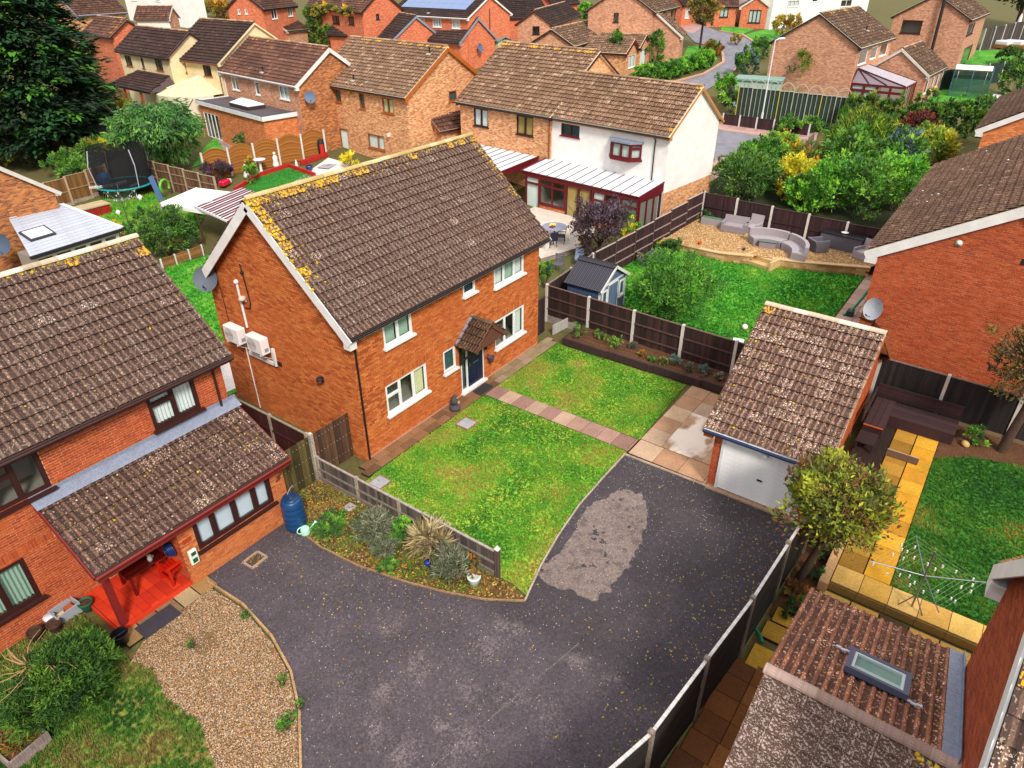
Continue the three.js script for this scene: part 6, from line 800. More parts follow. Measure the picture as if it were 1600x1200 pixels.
{ // conservatory with white glazing bars on a maroon frame
  const t = thing('conservatory', 'long maroon conservatory with a white barred roof behind the white house', 'conservatory', HV.root.position.toArray(), HV.root.rotation.y), zf = 2.6, yE = 2.34, yT = 2.66, x0 = -0.3, x1 = 8.95, fl = -0.2;
  const sec = (a, b, z) => { const g = new Geo(lin('#eceaf0')), n = Math.round((b - a) / 0.72); g.quad(V(a, yE, z), V(b, yE, z), V(b, yT, 0), V(a, yT, 0)); g.quad(V(a, yT - 0.03, 0), V(b, yT - 0.03, 0), V(b, yE - 0.03, z), V(a, yE - 0.03, z)); const r = put(g, 'roof_panel', M.soft, t); for (let i = 1; i < n; i++) { const q = new Geo(lin('#4a4a50')), x = a + ((b - a) * i) / n; q.bar(V(x, yE + 0.02, z), V(x, yT + 0.02, 0.05), 0.035, 0.035); put(q, 'glazing_bar', M.soft, r); } const f = new Geo(); f.box(a - 0.03, yE - 0.22, z - 0.06, b + 0.03, yE - 0.015, z); f.tube(V(a - 0.05, yE + 0.0, z + 0.04), V(b + 0.05, yE + 0.0, z + 0.04), 0.045, 0.045, 6); put(f, 'eaves_beam', M.maroon, t); };
  sec(x0, x1, zf); sec(-9.4, -0.95, 4.2);
  const e = new Geo(); for (const [x, z] of [[x1, zf], [x0, zf], [-0.95, 4.2]]) { e.tri(V(x, yE - 0.2, z), V(x, yE - 0.2, 0), V(x, yT, 0)); e.tri(V(x, yE - 0.2, z), V(x, yT, 0), V(x, yE, z)); e.bar(V(x, yE + 0.03, z), V(x, yT + 0.03, 0), 0.09, 0.06); } put(e, 'end_fascia', M.maroon, t);
  const fw = (x, w, y0, y1, l, fill, tr, name) => windowUnit(t, [0, 0, zf], 0, [x, y0, w, y1 - y0], { mat: M.maroon, name: name ?? 'window', lights: l, fill, transom: tr, set: 0.05, sillD: 0.04, f: 0.08, depth: 2.2 });
  fw(0.0, 1.25, fl, 2.12, [1], ['white'], [0.2]); fw(1.25, 2.15, 0.45, 2.12, [1, 1], ['dark', 'dark'], [0.28, 0.28]); fw(3.42, 2.0, fl, 2.12, [1, 1], ['tan', 'tan'], undefined, 'glazed_door'); fw(5.5, 3.4, 0.45, 2.12, [1, 1.3, 1.3], ['white', 'dark', 'dark'], [0.35, 0.3, 0.3]);
  windowUnit(t, [x1, 0, zf], Math.PI / 2, [0.05, 0.3, 2.4, 1.8], { mat: M.maroon, lights: [1, 1, 1], fillAll: 'net', set: 0.05, f: 0.08, depth: 1.5 });
  const b = new Geo(lin('#ffffff')); b.box(1.25, -0.6, zf - 0.12, 3.4, 0.45, zf); b.box(5.45, -0.6, zf - 0.12, x1, 0.45, zf); b.box(x1 - 0.12, -0.6, 0, x1, 0.3, zf); put(b, 'dwarf_wall', M.brickOrange, t);
}
// garage roof between the two tan houses
far({ name: 'lean_to_garage', at: {p:[28.224,1.471,-20.932],yaw:-0.16,L:2.893,D:5,eave:2.4,ridge:4.5}, label: 'low tan garage with a brown roof tucked between the two tan brick houses', trim: paint('#8a4a26', 0.6), gutter: M.brown, mat: M.brickTan, roofTint: BRNR }).root.userData.category = 'garage';
const H3 = far({ at: {p:[25.053,1.891,-42.233],yaw:-1.705,L:11.702,D:6.133,eave:4.9,ridge:7.246}, label: 'brown brick house with white bargeboards and a flat-roofed extension', trim: M.white, barge: 0.26, gutter: M.white, mat: M.brickPink, mats: { right: M.brickBrown }, pipes: [0.15], vents: [[0.55, 0.16]], roofTint: BRNR.map((c) => mulc(c, 1.15)), wear: (u, v) => 0.5 * sstep(0.94, 1, v),
  front: [{ r: [1.232,3.55,1.202,1.031], lights: [1, 1], fillAll: 'dark' }, { r: [5.159,3.559,0.637,0.997], fillAll: 'teal' }, { r: [8.921,3.671,1.36,0.968], lights: [1, 1], fillAll: 'net' }] });
{ // flat-roofed extension with a roof lantern
  const root = H3.root, a = [5.699,2.195], L = 11.702, x0 = Math.min(a[0], 0.3), x1 = L * 0.93, z1 = 2.8, h = 2.75, w = new Geo(lin('#ffffff'));
  wallPart(root, { o: [x0, 0, z1], ry: 0, L: x1 - x0, H: h, holes: [[0.5, 0.05, 2.6, 2.05]], mat: M.brickOrange, sink: 1, name: 'extension_wall' }); wallPart(root, { o: [x1, 0, z1], ry: Math.PI / 2, L: z1, H: h, mat: M.brickOrange, sink: 1, name: 'extension_wall' }); wallPart(root, { o: [x0, 0, 0], ry: -Math.PI / 2, L: z1, H: h, mat: M.brickOrange, sink: 1, name: 'extension_wall' });
  windowUnit(root, [x0, 0, z1], 0, [0.5, 0.05, 2.6, 2.05], { mat: M.upvc, name: 'patio_door', lights: [1, 1, 1, 1], fillAll: 'dark', sill: null });
  const r = new Geo(lin('#5c5256')); r.box(x0 - 0.1, h, 0, x1 + 0.1, h + 0.12, z1 + 0.1); const roof = put(r, 'flat_roof', M.any, root); const f = new Geo(); f.box(x0 - 0.16, h - 0.12, z1 + 0.1, x1 + 0.16, h + 0.2, z1 + 0.18); f.box(x1 + 0.1, h - 0.12, 0, x1 + 0.18, h + 0.2, z1 + 0.18); f.box(x0 - 0.18, h - 0.12, 0, x0 - 0.1, h + 0.2, z1 + 0.18); put(f, 'fascia', M.upvc, root); const pr = new Geo(lin('#38425c')); pr.box(x0 - 0.12, h + 0.2, z1 + 0.02, x1 + 0.12, h + 0.25, z1 + 0.14); pr.box(x1 + 0.0, h + 0.2, 0, x1 + 0.14, h + 0.25, z1); put(pr, 'roof_edge', M.soft, root);
  const l = new Geo(lin('#3a2e30')), cx = mixn(x0, x1, 0.55); l.box(cx - 1.5, h + 0.12, 0.7, cx + 1.5, h + 0.4, 2.2); const lan = put(l, 'roof_lantern', M.soft, root); const gl = new Geo(lin('#dfe8f0')), A = V(cx - 0.8, h + 0.72, 1.45), B = V(cx + 0.8, h + 0.72, 1.45), c = [V(cx - 1.45, h + 0.4, 2.15), V(cx + 1.45, h + 0.4, 2.15), V(cx + 1.45, h + 0.4, 0.75), V(cx - 1.45, h + 0.4, 0.75)]; gl.quad(c[0], c[1], B, A); gl.quad(c[2], c[3], A, B); gl.tri(c[1], c[2], B); gl.tri(c[3], c[0], A); put(gl, 'lantern_glazing', M.gloss, lan); const rb = new Geo(lin('#f2f2f2')); for (const [p, q] of [[A, B], [c[0], A], [c[1], B], [c[2], B], [c[3], A], [c[0], c[1]], [c[1], c[2]]]) rb.bar(p.clone().add(V(0, 0.02, 0)), q.clone().add(V(0, 0.02, 0)), 0.07, 0.05); put(rb, 'lantern_frame', M.soft, lan);
  dish('blue-grey satellite dish on the side wall of the house with the flat-roofed extension', V(L + 0.02, 4.0, -0.9).applyMatrix4(root.matrixWorld).toArray(), root.rotation.y + Math.PI / 2 - 0.5, 0.42, lin('#5f7088'), 0.4, -0.35);
}
const YB = ['#8a7678', '#9a8486', '#7c6a6c'].map((h) => mulc(lin(h), 1.15)), OWN = { mat: paint('#4a2a1c', 0.6), sill: paint('#b0602c', 0.6) };
const HY = far({ at: {p:[24.684,2.449,-49.578],yaw:-1.539,L:7.261,D:8.299,eave:4.9,ridge:7.742}, label: 'cream rendered house with a higher roof and broad cream gable', mat: M.cream, trim: M.cream, barge: 0.12, gutter: paint('#7a3a22', 0.6), roofTint: YB, win: OWN, pipes: [7.261 - 0.2], front: [{ r: [1.272,3.829,1.151,0.86], lights: [1, 1], fillAll: 'dark' }, { r: [4.862,3.775,1.094,0.889], lights: [1, 1], fillAll: 'dark' }] });
const HY2 = far({ at: {p:[24.091,2.697,-56.787],yaw:-1.636,L:9.372,D:4.588,eave:4.9,ridge:6.773}, label: 'cream rendered terrace half with small brown windows over a tiled porch', mat: M.cream, trim: M.brown, barge: 0.1, gutter: M.brown, roofTint: YB, win: OWN, front: [{ r: [0.936,3.662,1.225,0.893], lights: [1, 1], fillAll: 'dark' }, { r: [4.055,3.681,0.461,0.873], fillAll: 'dark' }, { r: [6.714,3.74,1.238,0.895], lights: [1, 1], fillAll: 'dark' }] });
{ // tiled veranda on orange posts, and a cream polygonal conservatory
  const root = HY2.root, a = [2.251,3.396], b = [9.772,3.578], y1 = a[1], yE = y1 - 1.0, z = 2.6, g = new Geo(lin('#5a4a48')), x0 = a[0] - 0.2, x1 = b[0]; g.quad(V(x0, yE, z), V(x1, yE, z), V(x1 - 1.0, y1, 0), V(x0 + 0.9, y1, 0)); g.quad(V(x0 + 0.9, y1 - 0.1, 0), V(x1 - 1, y1 - 0.1, 0), V(x1, yE - 0.1, z), V(x0, yE - 0.1, z)); g.quad(V(x1, yE, z), V(x1 + 0.2, yE, 0), V(x1 - 1, y1, 0), V(x1 - 0.99, y1, 0.01)); const roof = put(g, 'veranda_roof', M.any, root);
  tileSlope(root, roof, { O: V(x0, yE, z), A: V(1, 0, 0), S: V(0, 1.0, -z).normalize(), L: x1 - x0, len: Math.hypot(z, 1), tint: YB, clip: (u, v) => u > v * 0.33 && u < x1 - x0 - v * 0.36 });
  for (const x of [x0 + 0.3, mixn(x0, x1, 0.35), mixn(x0, x1, 0.75)]) { const p = new Geo(); p.cbox(x, -1, z - 0.15, 0.16, yE + 0.95, 0.16); put(p, 'veranda_post', ORT.mat, root); } const rl = new Geo(lin('#c9b49a')); rl.box(x0, 1.0, z - 0.2, x1, 1.08, z - 0.12); put(rl, 'rail', M.wood, root);
  const t = thing('conservatory', 'cream conservatory with a fanned polygonal roof beside the tiled veranda', 'conservatory', V(2.749,3.013, 0).setY(0).setX(3.7).setZ(1.0).applyMatrix4(HY.root.matrixWorld).toArray(), HY.root.rotation.y), w = new Geo(lin('#e9dcc0')), r = new Geo(lin('#e3d2ac')), n = 7, R = 3.3, H = 2.5, A = V(0.3, H + 1.25, -1.2), pt = (i, y = H) => V(-Math.cos((i / n) * Math.PI) * R, y, Math.sin((i / n) * Math.PI) * R * 0.8); const bars = new Geo(lin('#f4ead2'));
  for (let i = 0; i < n; i++) { r.tri(pt(i), pt(i + 1), A); bars.bar(pt(i).add(V(0, 0.03, 0)), A.clone().add(V(0, 0.03, 0)), 0.07, 0.05); w.quad(pt(i, -0.5), pt(i + 1, -0.5), pt(i + 1), pt(i)); } r.quad(pt(n), V(R, H, -2.6), V(0.3, H + 1.25, -2.6), A); r.quad(V(-R, H, -2.6), pt(0), A, V(0.3, H + 1.25, -2.6)); bars.bar(pt(n), A, 0.07, 0.05); put(r, 'roof_panel', M.soft, t); put(bars, 'glazing_bar', M.soft, t); put(w, 'side_panel', M.soft, t);
}
far({ at: {p:[26.391,3.501,-67.129],yaw:-1.657,L:6.379,D:3.573,eave:4.9,ridge:6.34}, label: 'red brick house with a plain gable beside the big conifer', mat: M.brickRed, trim: M.brown, barge: 0.14, roofTint: BRNR, wear: (u, v) => 0.5 * sstep(0.85, 1, u) });
far({ at: {p:[40.467,5.511,-82.384],yaw:-0.995,L:4.265,D:2.636,eave:2.8,ridge:4.147}, label: 'small white-fronted outbuilding with a brick gable at the top left', mats: { front: M.render }, mat: M.brickPink, trim: M.white, barge: 0.14, roofTint: BRNR, right: [{ r: [1.089,1.962,0.083,0.816], fillAll: 'net' }], win: { mat: M.upvc } });
far({ at: {p:[30.029,4.635,-75.584],yaw:0.093,L:5.859,D:8,eave:4.9,ridge:8.125}, label: 'brown-roofed house with a lilac gutter at the upper left edge', mat: M.brickTan, gutter: M.lead, trim: M.lead, roofTint: BRNR });
far({ at: {p:[48.86,6.757,-99.666],yaw:-1.467,L:12.71,D:3.713,eave:4.9,ridge:6.539}, label: 'far white rendered house at the top left', mat: M.render, roofTint: DKR, front: [{ r: [1.563,2.898,1.225,0.549], fillAll: 'dark' }, { r: [6.814,2.926,1.152,0.618], fillAll: 'dark' }] });
far({ at: {p:[43.964,4.94,-60.86],yaw:0.339,L:6.845,D:4.632,eave:5,ridge:6.835}, label: 'red brick house with two small arched windows in its gable, top left of centre', mat: M.brickRed, trim: M.brown, roofTint: BRNR, win: { mat: M.upvc }, front: [{ r: [1.577,3.839,1.149,1.004], lights: [1, 1], fillAll: 'dark' }, { r: [5.128,3.894,0.992,0.953], lights: [1, 1], fillAll: 'dark' }], left: [{ r: [1.267,4.432,0.304,0.521], fillAll: 'dark' }, { r: [2.213,4.446,0.306,0.519], fillAll: 'dark' }] });
far({ name: 'brick_garage', at: {p:[47.434,5.048,-61.552],yaw:0.018,L:3.075,D:4.501,eave:2.4,ridge:3.4}, label: 'low brick garage with a brown roof below the top-left red house', mat: M.brickPink, trim: M.offwhite, roofTint: BRNR }).root.userData.category = 'garage';
const HI = far({ at: {p:[51.285,4.772,-61.852],yaw:-1.795,L:12.837,D:5.213,eave:5,ridge:7.208}, label: 'orange brick house half covered in ivy at the top', mat: M.brickRed, trim: M.brown, roofTint: BRNR, win: { mat: M.brown }, front: [{ r: [1.192,3.545,2.018,0.801], lights: [1, 1], fillAll: 'dark' }, { r: [5.944,3.5,1.579,0.856], lights: [1, 1], fillAll: 'dark' }, { r: [9.675,3.616,1.221,0.847], fillAll: 'dark' }], right: [{ r: [1.722,4.19,0.44,0.533], fillAll: 'teal' }] });
{ // the ivy, a porch roof and the garage roof beside it
  const g = new Geo(), L = 12.837; for (const [x, y, rx, ry, n] of [[0.7, 2.2, 1.6, 2.8, 1500], [2.9, 2.0, 1.5, 2.4, 1200], [5.2, 1.9, 1.4, 2.2, 900], [3.2, 4.7, 2.9, 0.5, 900], [0.6, 4.4, 1.5, 0.9, 600], [L * 0.42, 5.15, L * 0.24, 0.35, 500], [L * 0.78, 5.0, L * 0.24, 0.38, 500]]) leafGeo({ into: g, c: [x, y, 0.25], r: [rx, ry, 0.3], n, size: 0.34, pal: PAL.olive.concat(y > 4.6 ? PAL.gold : PAL.green) , hollow: 0.2 }, 900 + n); const iv = thing('ivy', 'thick green and yellow ivy climbing the orange brick house at the top', 'climbing plant', HI.root.position.toArray(), HI.root.rotation.y); put(g, 'foliage', M.leaf, iv); put(stems(new Geo(), 0.8, 0, 0.1, 3.5, 5, 1.0, 0.05, 31), 'stem', M.any, iv);
  far({ name: 'porch', at: {p:[49.295,4.665,-56.176],yaw:-1.473,L:4.923,D:4,eave:2.5,ridge:4.225}, label: 'tiled porch in front of the ivy-covered house', mat: M.brickRed, trim: M.brown, roofTint: DKR, barge: 0.1 }).root.userData.category = 'porch';
  far({ name: 'brick_garage', at: {p:[52.411,4.49,-53.511],yaw:-2.016,L:9.309,D:6,eave:2.5,ridge:4.975}, label: 'brown-roofed garage between the ivy-covered house and the solar-panelled house', mat: M.brickRed, trim: M.lead, roofTint: DKR }).root.userData.category = 'garage';
}
const HS = far({ at: {p:[53.384,4.413,-49.689],yaw:-1.582,L:11.492,D:7.569,eave:4.9,ridge:6.955}, label: 'orange brick house with solar panels on its roof', mat: M.brickRed, trim: M.white, barge: 0.16, gutter: M.white, roofTint: DKR, vents: [[0.5, 0.12]], front: [{ r: [1.224,3.853,1.131,0.811], lights: [1, 1], fillAll: 'net', bars: true }, { r: [3.946,3.841,1.206,0.793], lights: [1, 1], fillAll: 'net' }, { r: [6.39,3.821,1.271,0.84], lights: [1, 1, 1], fillAll: 'net' }, { r: [9.219,3.813,1.149,0.829], lights: [1, 1], fillAll: 'net', bars: true }] });
{
  const s = HS.slope, N = V(0, s.S.z * -1, s.S.y).normalize(), B = new THREE.Matrix4().makeBasis(s.A, s.S, N), L = s.L, cols = 8; const rows = 3;
  for (let j = 0; j < rows; j++) for (let i = 0; i < cols; i++) { const p = s.O.clone().addScaledVector(s.A, L * 0.08 + (i * L * 0.82) / cols).addScaledVector(s.S, s.len * 0.3 + (j * s.len * 0.66) / rows), g = new Geo(lin('#6f84ac')), m = B.clone().setPosition(p.x, p.y, p.z), w = (L * 0.82) / cols - 0.02, h = (s.len * 0.66) / rows - 0.02; g.at(m); g.box(0, 0, 0.09, w, h, 0.13); put(g, 'solar_panel', M.gloss, HS.root); }
  far({ name: 'lean_to', at: {p:[53.303,4.398,-50.731],yaw:-1.669,L:12.382,D:5.5,eave:2.6,ridge:4.887}, label: 'long brown lean-to roof along the front of the solar-panelled house', mat: M.brickRed, trim: M.lead, roofTint: DKR.map((c) => mulc(c, 1.3)) }).root.userData.category = 'lean-to';
  dish('small blue satellite dish on the gable of the solar-panelled house', V(11.492 + 0.05, 1.9, -1.4).applyMatrix4(HS.root.matrixWorld).toArray(), HS.root.rotation.y + Math.PI / 2, 0.4, lin('#4a6c98'), 0.4, -0.3);
  const pp = new Geo(lin('#4a3a38')); pp.path([V(11.492 + 0.06, 5.6, -7.569 * 0.5), V(11.492 + 0.06, 0, -7.569 * 0.5)], 0.05, 6); put(pp, 'waste_pipe', M.soft, HS.root);
}
{ const t = thing('garden_shed', 'pale green shed with a grey-green roof behind the tan brick houses', 'shed', [59.339,4.64,-39.334], -1.6), g = new Geo(lin('#b9cfc0')); g.box(-1.6, 0, -1.2, 1.6, 2.1, 1.2); put(g, 'wall', M.soft, t); const r = new Geo(lin('#6f8a84')); r.bar(V(-1.75, 2.2, 0.65), V(1.75, 2.2, 0.65), 1.5, 0.06, V(0, 0.95, 0.25)); r.bar(V(-1.75, 2.2, -0.65), V(1.75, 2.2, -0.65), 1.5, 0.06, V(0, 0.95, -0.25)); put(r, 'roof', M.soft, t); }
far({ at: {p:[64.68,5.473,-34.877],yaw:0.359,L:17.203,D:4.095,eave:2.6,ridge:4.102}, label: 'brown brick bungalow with a black window in its gable, top centre', mat: M.brickPink, mats: { left: M.brickPink }, trim: M.brown, roofTint: DKR.map((c) => mulc(c, 1.2)), win: { mat: M.black }, left: [{ r: [1.836,1.553,0.874,0.87], lights: [1, 1], fillAll: 'dark' }] });
far({ at: {p:[68.392,5.671,-44.244],yaw:-0.44,L:6.323,D:8,eave:2.6,ridge:5.825}, label: 'dark-roofed bungalow behind the black-windowed gable, top centre', mat: M.brickRed, trim: M.lead, roofTint: DKR.map((c) => mulc(c, 0.8)) });
far({ at: {p:[79.39,6.611,-44.325],yaw:0.043,L:7.138,D:8,eave:2.6,ridge:5.825}, label: 'red brick house at the top edge above the dark-roofed bungalow', mat: M.brickRed, trim: M.brown, roofTint: DKR });
far({ at: {p:[57.106,4.282,-27.163],yaw:0.189,L:12.028,D:4.886,eave:2.6,ridge:4.147}, label: 'long tan-roofed bungalow with a pink brick gable behind the joined pair', mat: M.brickPink, trim: M.brown, barge: 0.2, roofTint: TANR });
far({ name: 'brick_garage', at: {p:[59.931,3.839,-27.58],yaw:-1.456,L:5,D:3.998,eave:2.3,ridge:3.5}, label: 'left one of the two small tan gables with a maroon gable board', mat: M.brickTan, trim: M.maroon, barge: 0.3, roofTint: TANR, right: [{ r: [3.998 * 0.25, 0.7, 3.998 * 0.5, 1.3], lights: [1, 1], fillAll: 'net' }] }).root.userData.category = 'garage';
far({ name: 'brick_garage', at: {p:[63.235,4.098,-27.741],yaw:-1.43,L:5,D:3.474,eave:2.3,ridge:3.4}, label: 'right one of the two small tan gables, with a white garage door', mat: M.brickTan, trim: M.brown, roofTint: TANR, right: [{ r: [3.474 * 0.15, 0, 3.474 * 0.7, 2.05], name: 'garage_door', fillAll: 'white', sill: null }] }).root.userData.category = 'garage';
far({ at: {p:[66.6,4.706,-22.785],yaw:0.192,L:11.009,D:7.524,eave:5,ridge:7.46}, label: 'big pink brick house with one brown window in its broad gable, top centre', mat: M.brickPink, trim: M.brown, barge: 0.16, roofTint: TANR.map((c) => mulc(c, 0.85)), win: { mat: M.brown }, left: [{ r: [3.008,3.885,0.598,0.943], fillAll: 'dark' }], front: [{ r: [1.254,3.591,1.825,1.079], fillAll: 'dark' }, { r: [8.209,3.629,2.443,1.103], fillAll: 'dark' }] });
far({ name: 'porch', at: {p:[68.283,4.455,-19.981],yaw:0.342,L:4.663,D:6,eave:2.8,ridge:5.275}, label: 'lean-to brick porch on the side of the big pink brick house', mat: M.brickPink, trim: M.offwhite, roofTint: TANR }).root.userData.category = 'porch';
far({ at: {p:[90.529,6.52,-29.931],yaw:-0.18,L:4.109,D:8,eave:2.6,ridge:5.825}, label: 'orange brick bungalow behind the parked white car', mat: M.brickRed, trim: M.brown, roofTint: DKR, front: [{ r: [0.8, 0.9, 1.0, 1.2], fillAll: 'net' }] });
far({ at: {p:[92.783,6.387,-27.074],yaw:-1.009,L:3.938,D:8,eave:2.6,ridge:5.825}, label: 'orange brick bungalow at the end of the cul-de-sac', mat: M.brickRed, trim: M.brown, roofTint: BRNR, win: { mat: M.black }, front: [{ r: [1.665,1.202,1.151,1.186], lights: [1, 1], fillAll: 'net' }] });
far({ at: {p:[103.118,6.351,-26.185],yaw:-2.787,L:9,D:3.788,eave:2.5,ridge:3.9}, label: 'orange brick bungalow with a plum gable facing the cul-de-sac', mat: M.brickRed, trim: M.offwhite, roofTint: BRNR, win: { mat: M.black }, right: [{ r: [3.788 * 0.3, 0.6, 3.788 * 0.42, 1.6], lights: [1, 1, 1], fillAll: 'net' }] });
far({ at: {p:[95.634,6.689,-19.097],yaw:-0.371,L:21.726,D:8,eave:5,ridge:8.225}, label: 'long white rendered house at the top right', mat: M.render, roofTint: DKR, win: { mat: M.upvc }, front: [{ r: [3.102,2.163,2.423,0.778], lights: [1, 1, 1], fillAll: 'net' }, { r: [8.3,2.599,1.143,0.431], fillAll: 'dark' }, { r: [14.973,1.773,2.643,0.908], lights: [1, 1], fillAll: 'dark' }] });
const HR = far({ at: {p:[61.054,3.027,0.212],yaw:-0.053,L:11.383,D:7.84,eave:4.9,ridge:7.466}, label: 'pink brick house with a broad bare gable beside the street lamp', mat: M.brickPink, trim: M.black, barge: 0.14, gutter: M.black, roofTint: TANR.map((c) => mulc(c, 0.9)), vents: [[0.5, 0.35]], win: { mat: M.upvc }, front: [{ r: [0.884,3.358,2.524,1.295], fillAll: 'dark' }, { r: [4.581,3.503,2.058,1.06], fillAll: 'dark' }, { r: [7.674,3.468,2.597,1.238], fillAll: 'dark' }] });
far({ at: {p:[81.694,4.274,6.089],yaw:-0.023,L:12.748,D:7.304,eave:4.9,ridge:7.202}, label: 'pink brick house with a black pipe up its gable at the top right', mat: M.brickPink, trim: M.brown, barge: 0.14, gutter: M.black, roofTint: TANR.map((c) => mulc(c, 0.85)), win: { mat: M.brown }, left: [{ r: [0.982,3.359,2.008,1.282], fillAll: 'dark' }], front: [{ r: [0.753,3.266,4.496,1.099], fillAll: 'dark' }, { r: [2.835,0.074,5.993,1.853], fillAll: 'dark' }] });
{ const p = new Geo(lin('#231d1e')), root = thing('waste_pipe', 'thick black pipe running up the top-right pink gable', 'pipe', [0, 0, 0]), f = (zy) => V(81.35, zy[1], zy[0]); p.path([f([3.304,11.393]), f([3.438,6.191]), f([3.319,5.044])], 0.16, 7); put(p, 'shaft', M.soft, root); }

// ---------- the seating garden and the white house's garden ----------
const SG_L = pairs(13.2, -0.7, 22.118,-1.335, 25.035,-0.602, 24.829,2.785, 25.294,4.68, 26.62,7.309, 27.373,10.176, 20.807,10.146, 16.4, 10.2, 13.2, 10.2);
struct(sheet(SG_L, 0.006), 'lawn', M_LAWN2, 'bright green lawn in front of the curved gravel terrace');
grass('bright green blades of the lawn before the gravel terrace', SG_L, 110, LAWNG, 541, 1.5, 0.006);
{ const st = [], c = ['#b89a8c', '#a88c7c', '#c4a898'].map(lin); for (let x = 17.2, k = 0; x < 27; x += 0.75, k++) st.push([x, 10.25, x + 0.74, 11.0, c[k % 3]], [x, 11.0, x + 0.74, 11.7, c[(k + 1) % 3]]); slabs('side_path', 'pinkish slab path between the lawn and the right-hand brick house', st); }
const TER = pairs(25.1, -0.75, 25.0, 1.2, 25.0, 2.7, 25.6, 4.6, 26.3, 7.0, 27.6, 10.3, 30, 11.2, 29.9, -0.6), TY = 0.5;
{
  const g = new Geo(); g.add(sheet(TER, 0, [], [0, 0], 0).build()); for (let i = 1; i < g.P.length; i += 3) g.P[i] = TY; for (let i = 0; i + 1 < 6; i++) { const [a, b] = [TER[i], TER[i + 1]]; g.quad(V(a[0] + 0.1, -0.1, a[1]), V(b[0] + 0.1, -0.1, b[1]), V(b[0] + 0.1, TY, b[1]), V(a[0] + 0.1, TY, a[1])); } struct(g, 'gravel_terrace', std({ map: grain(97, 0.85, 0.4, 0.2, 2), color: '#c99c64', roughness: 1, bumpMap: BUMP, bumpScale: 0.03 }), 'sandy gravel terrace with garden furniture');
  const r = rng(45), out = [], cols = ['#d8b07c', '#c49860', '#e8c89c', '#a88050'].map(lin); for (let i = 0; i < 14000; i++) { const x = rr(24.8, 30, r), z = rr(-0.8, 11.2, r); if (inside(x, z, TER)) out.push([x, TY + 0.01, z, r() * 6, rr(0.02, 0.045, r), mulc(pick(cols, r), rr(0.8, 1.15, r)), r(), 0.02]); } scatter('gravel_stones', 'tan gravel stones on the raised seating terrace', new THREE.IcosahedronGeometry(1, 0), M.any, out);
  const w = thing('retaining_wall', 'low curved wall of buff stone blocks edging the gravel terrace', 'wall'), cs = ['#c8a070', '#b88e5c', '#d4b080', '#a88050'].map(lin), curve = new THREE.CatmullRomCurve3(TER.slice(0, 6).map(([x, z]) => V(x, 0, z))), n = 34; const geo = cs.map((c) => { const q = new Geo(c); q.box(-0.01, 0, -0.12, 0.34, 0.15, 0.12); return q.build(); });
  for (let j = 0; j < 3; j++) for (let i = 0; i < n; i++) { const t0 = (i + (j % 2) * 0.5) / n; if (t0 > 0.985) continue; const p = curve.getPointAt(t0), q = curve.getPointAt(Math.min(1, t0 + 1 / n)); if (Math.abs(t0 - 0.5) < 0.05) continue; const m = put(geo[Math.floor(r() * 4)], 'stone_block', M.brick, w); m.position.set(p.x, land(p.x, p.z) - 0.03 + j * 0.155, p.z); m.rotation.y = Math.atan2(-(q.z - p.z), q.x - p.x); }
  for (let i = 0; i < n; i++) { const t0 = i / n; if (Math.abs(t0 - 0.5) < 0.05) continue; const p = curve.getPointAt(t0), q = curve.getPointAt(Math.min(1, t0 + 1 / n)), g2 = new Geo(lin('#dcb888')); g2.box(0, 0, -0.16, p.distanceTo(q) + 0.01, 0.05, 0.16); const m = put(g2, 'coping', M.brick, w); m.position.set(p.x, TY - 0.02, p.z); m.rotation.y = Math.atan2(-(q.z - p.z), q.x - p.x); }
  const s = thing('garden_steps', 'two buff slab steps up to the gravel terrace', 'steps', [25.2, 0.06, 4.95], -Math.PI / 2 - 0.25), sg = lin('#d8b478'); for (let i = 0; i < 2; i++) { const q = new Geo(sg); q.box(-0.75, 0, -0.45 - i * 0.45, 0.0, 0.2 + i * 0.22, -i * 0.45); put(q, 'tread', M.brick, s); const q2 = new Geo(mulc(sg, 0.93)); q2.box(0.01, 0, -0.45 - i * 0.45, 0.75, 0.2 + i * 0.22, -i * 0.45); put(q2, 'tread', M.brick, s); } for (const x of [-0.85, 0.77]) { const q = new Geo(lin('#e0bc84')); q.box(x, 0, -1.1, x + 0.1, 0.5, 0.05); put(q, 'side_stone', M.brick, s); }
}
fence('dark plum fence with pale rails running from the lawn to the terrace', [17.8, -1.3], [30.1, -0.55], { h: 1.8, n: 6, cols: WOODS.purple, rails: [0.5, 1.1], railSide: 1, railCol: lin('#b8a49c'), cap: true, capCol: lin('#d8c8c0'), post: { mat: paint('#5a3a38', 0.8), w: 0.08 }, seed: 9 });
fence('dark plum fence with white posts along the back of the gravel terrace', [30.15, -0.5], [30.2, 12.6], { h: 1.75, n: 6, cols: WOODS.purple, rails: [0.9], railSide: 1, post: { mat: M.offwhite, w: 0.13 }, gravel: 0.2, cap: true, capCol: lin('#5a403c'), seed: 10 });
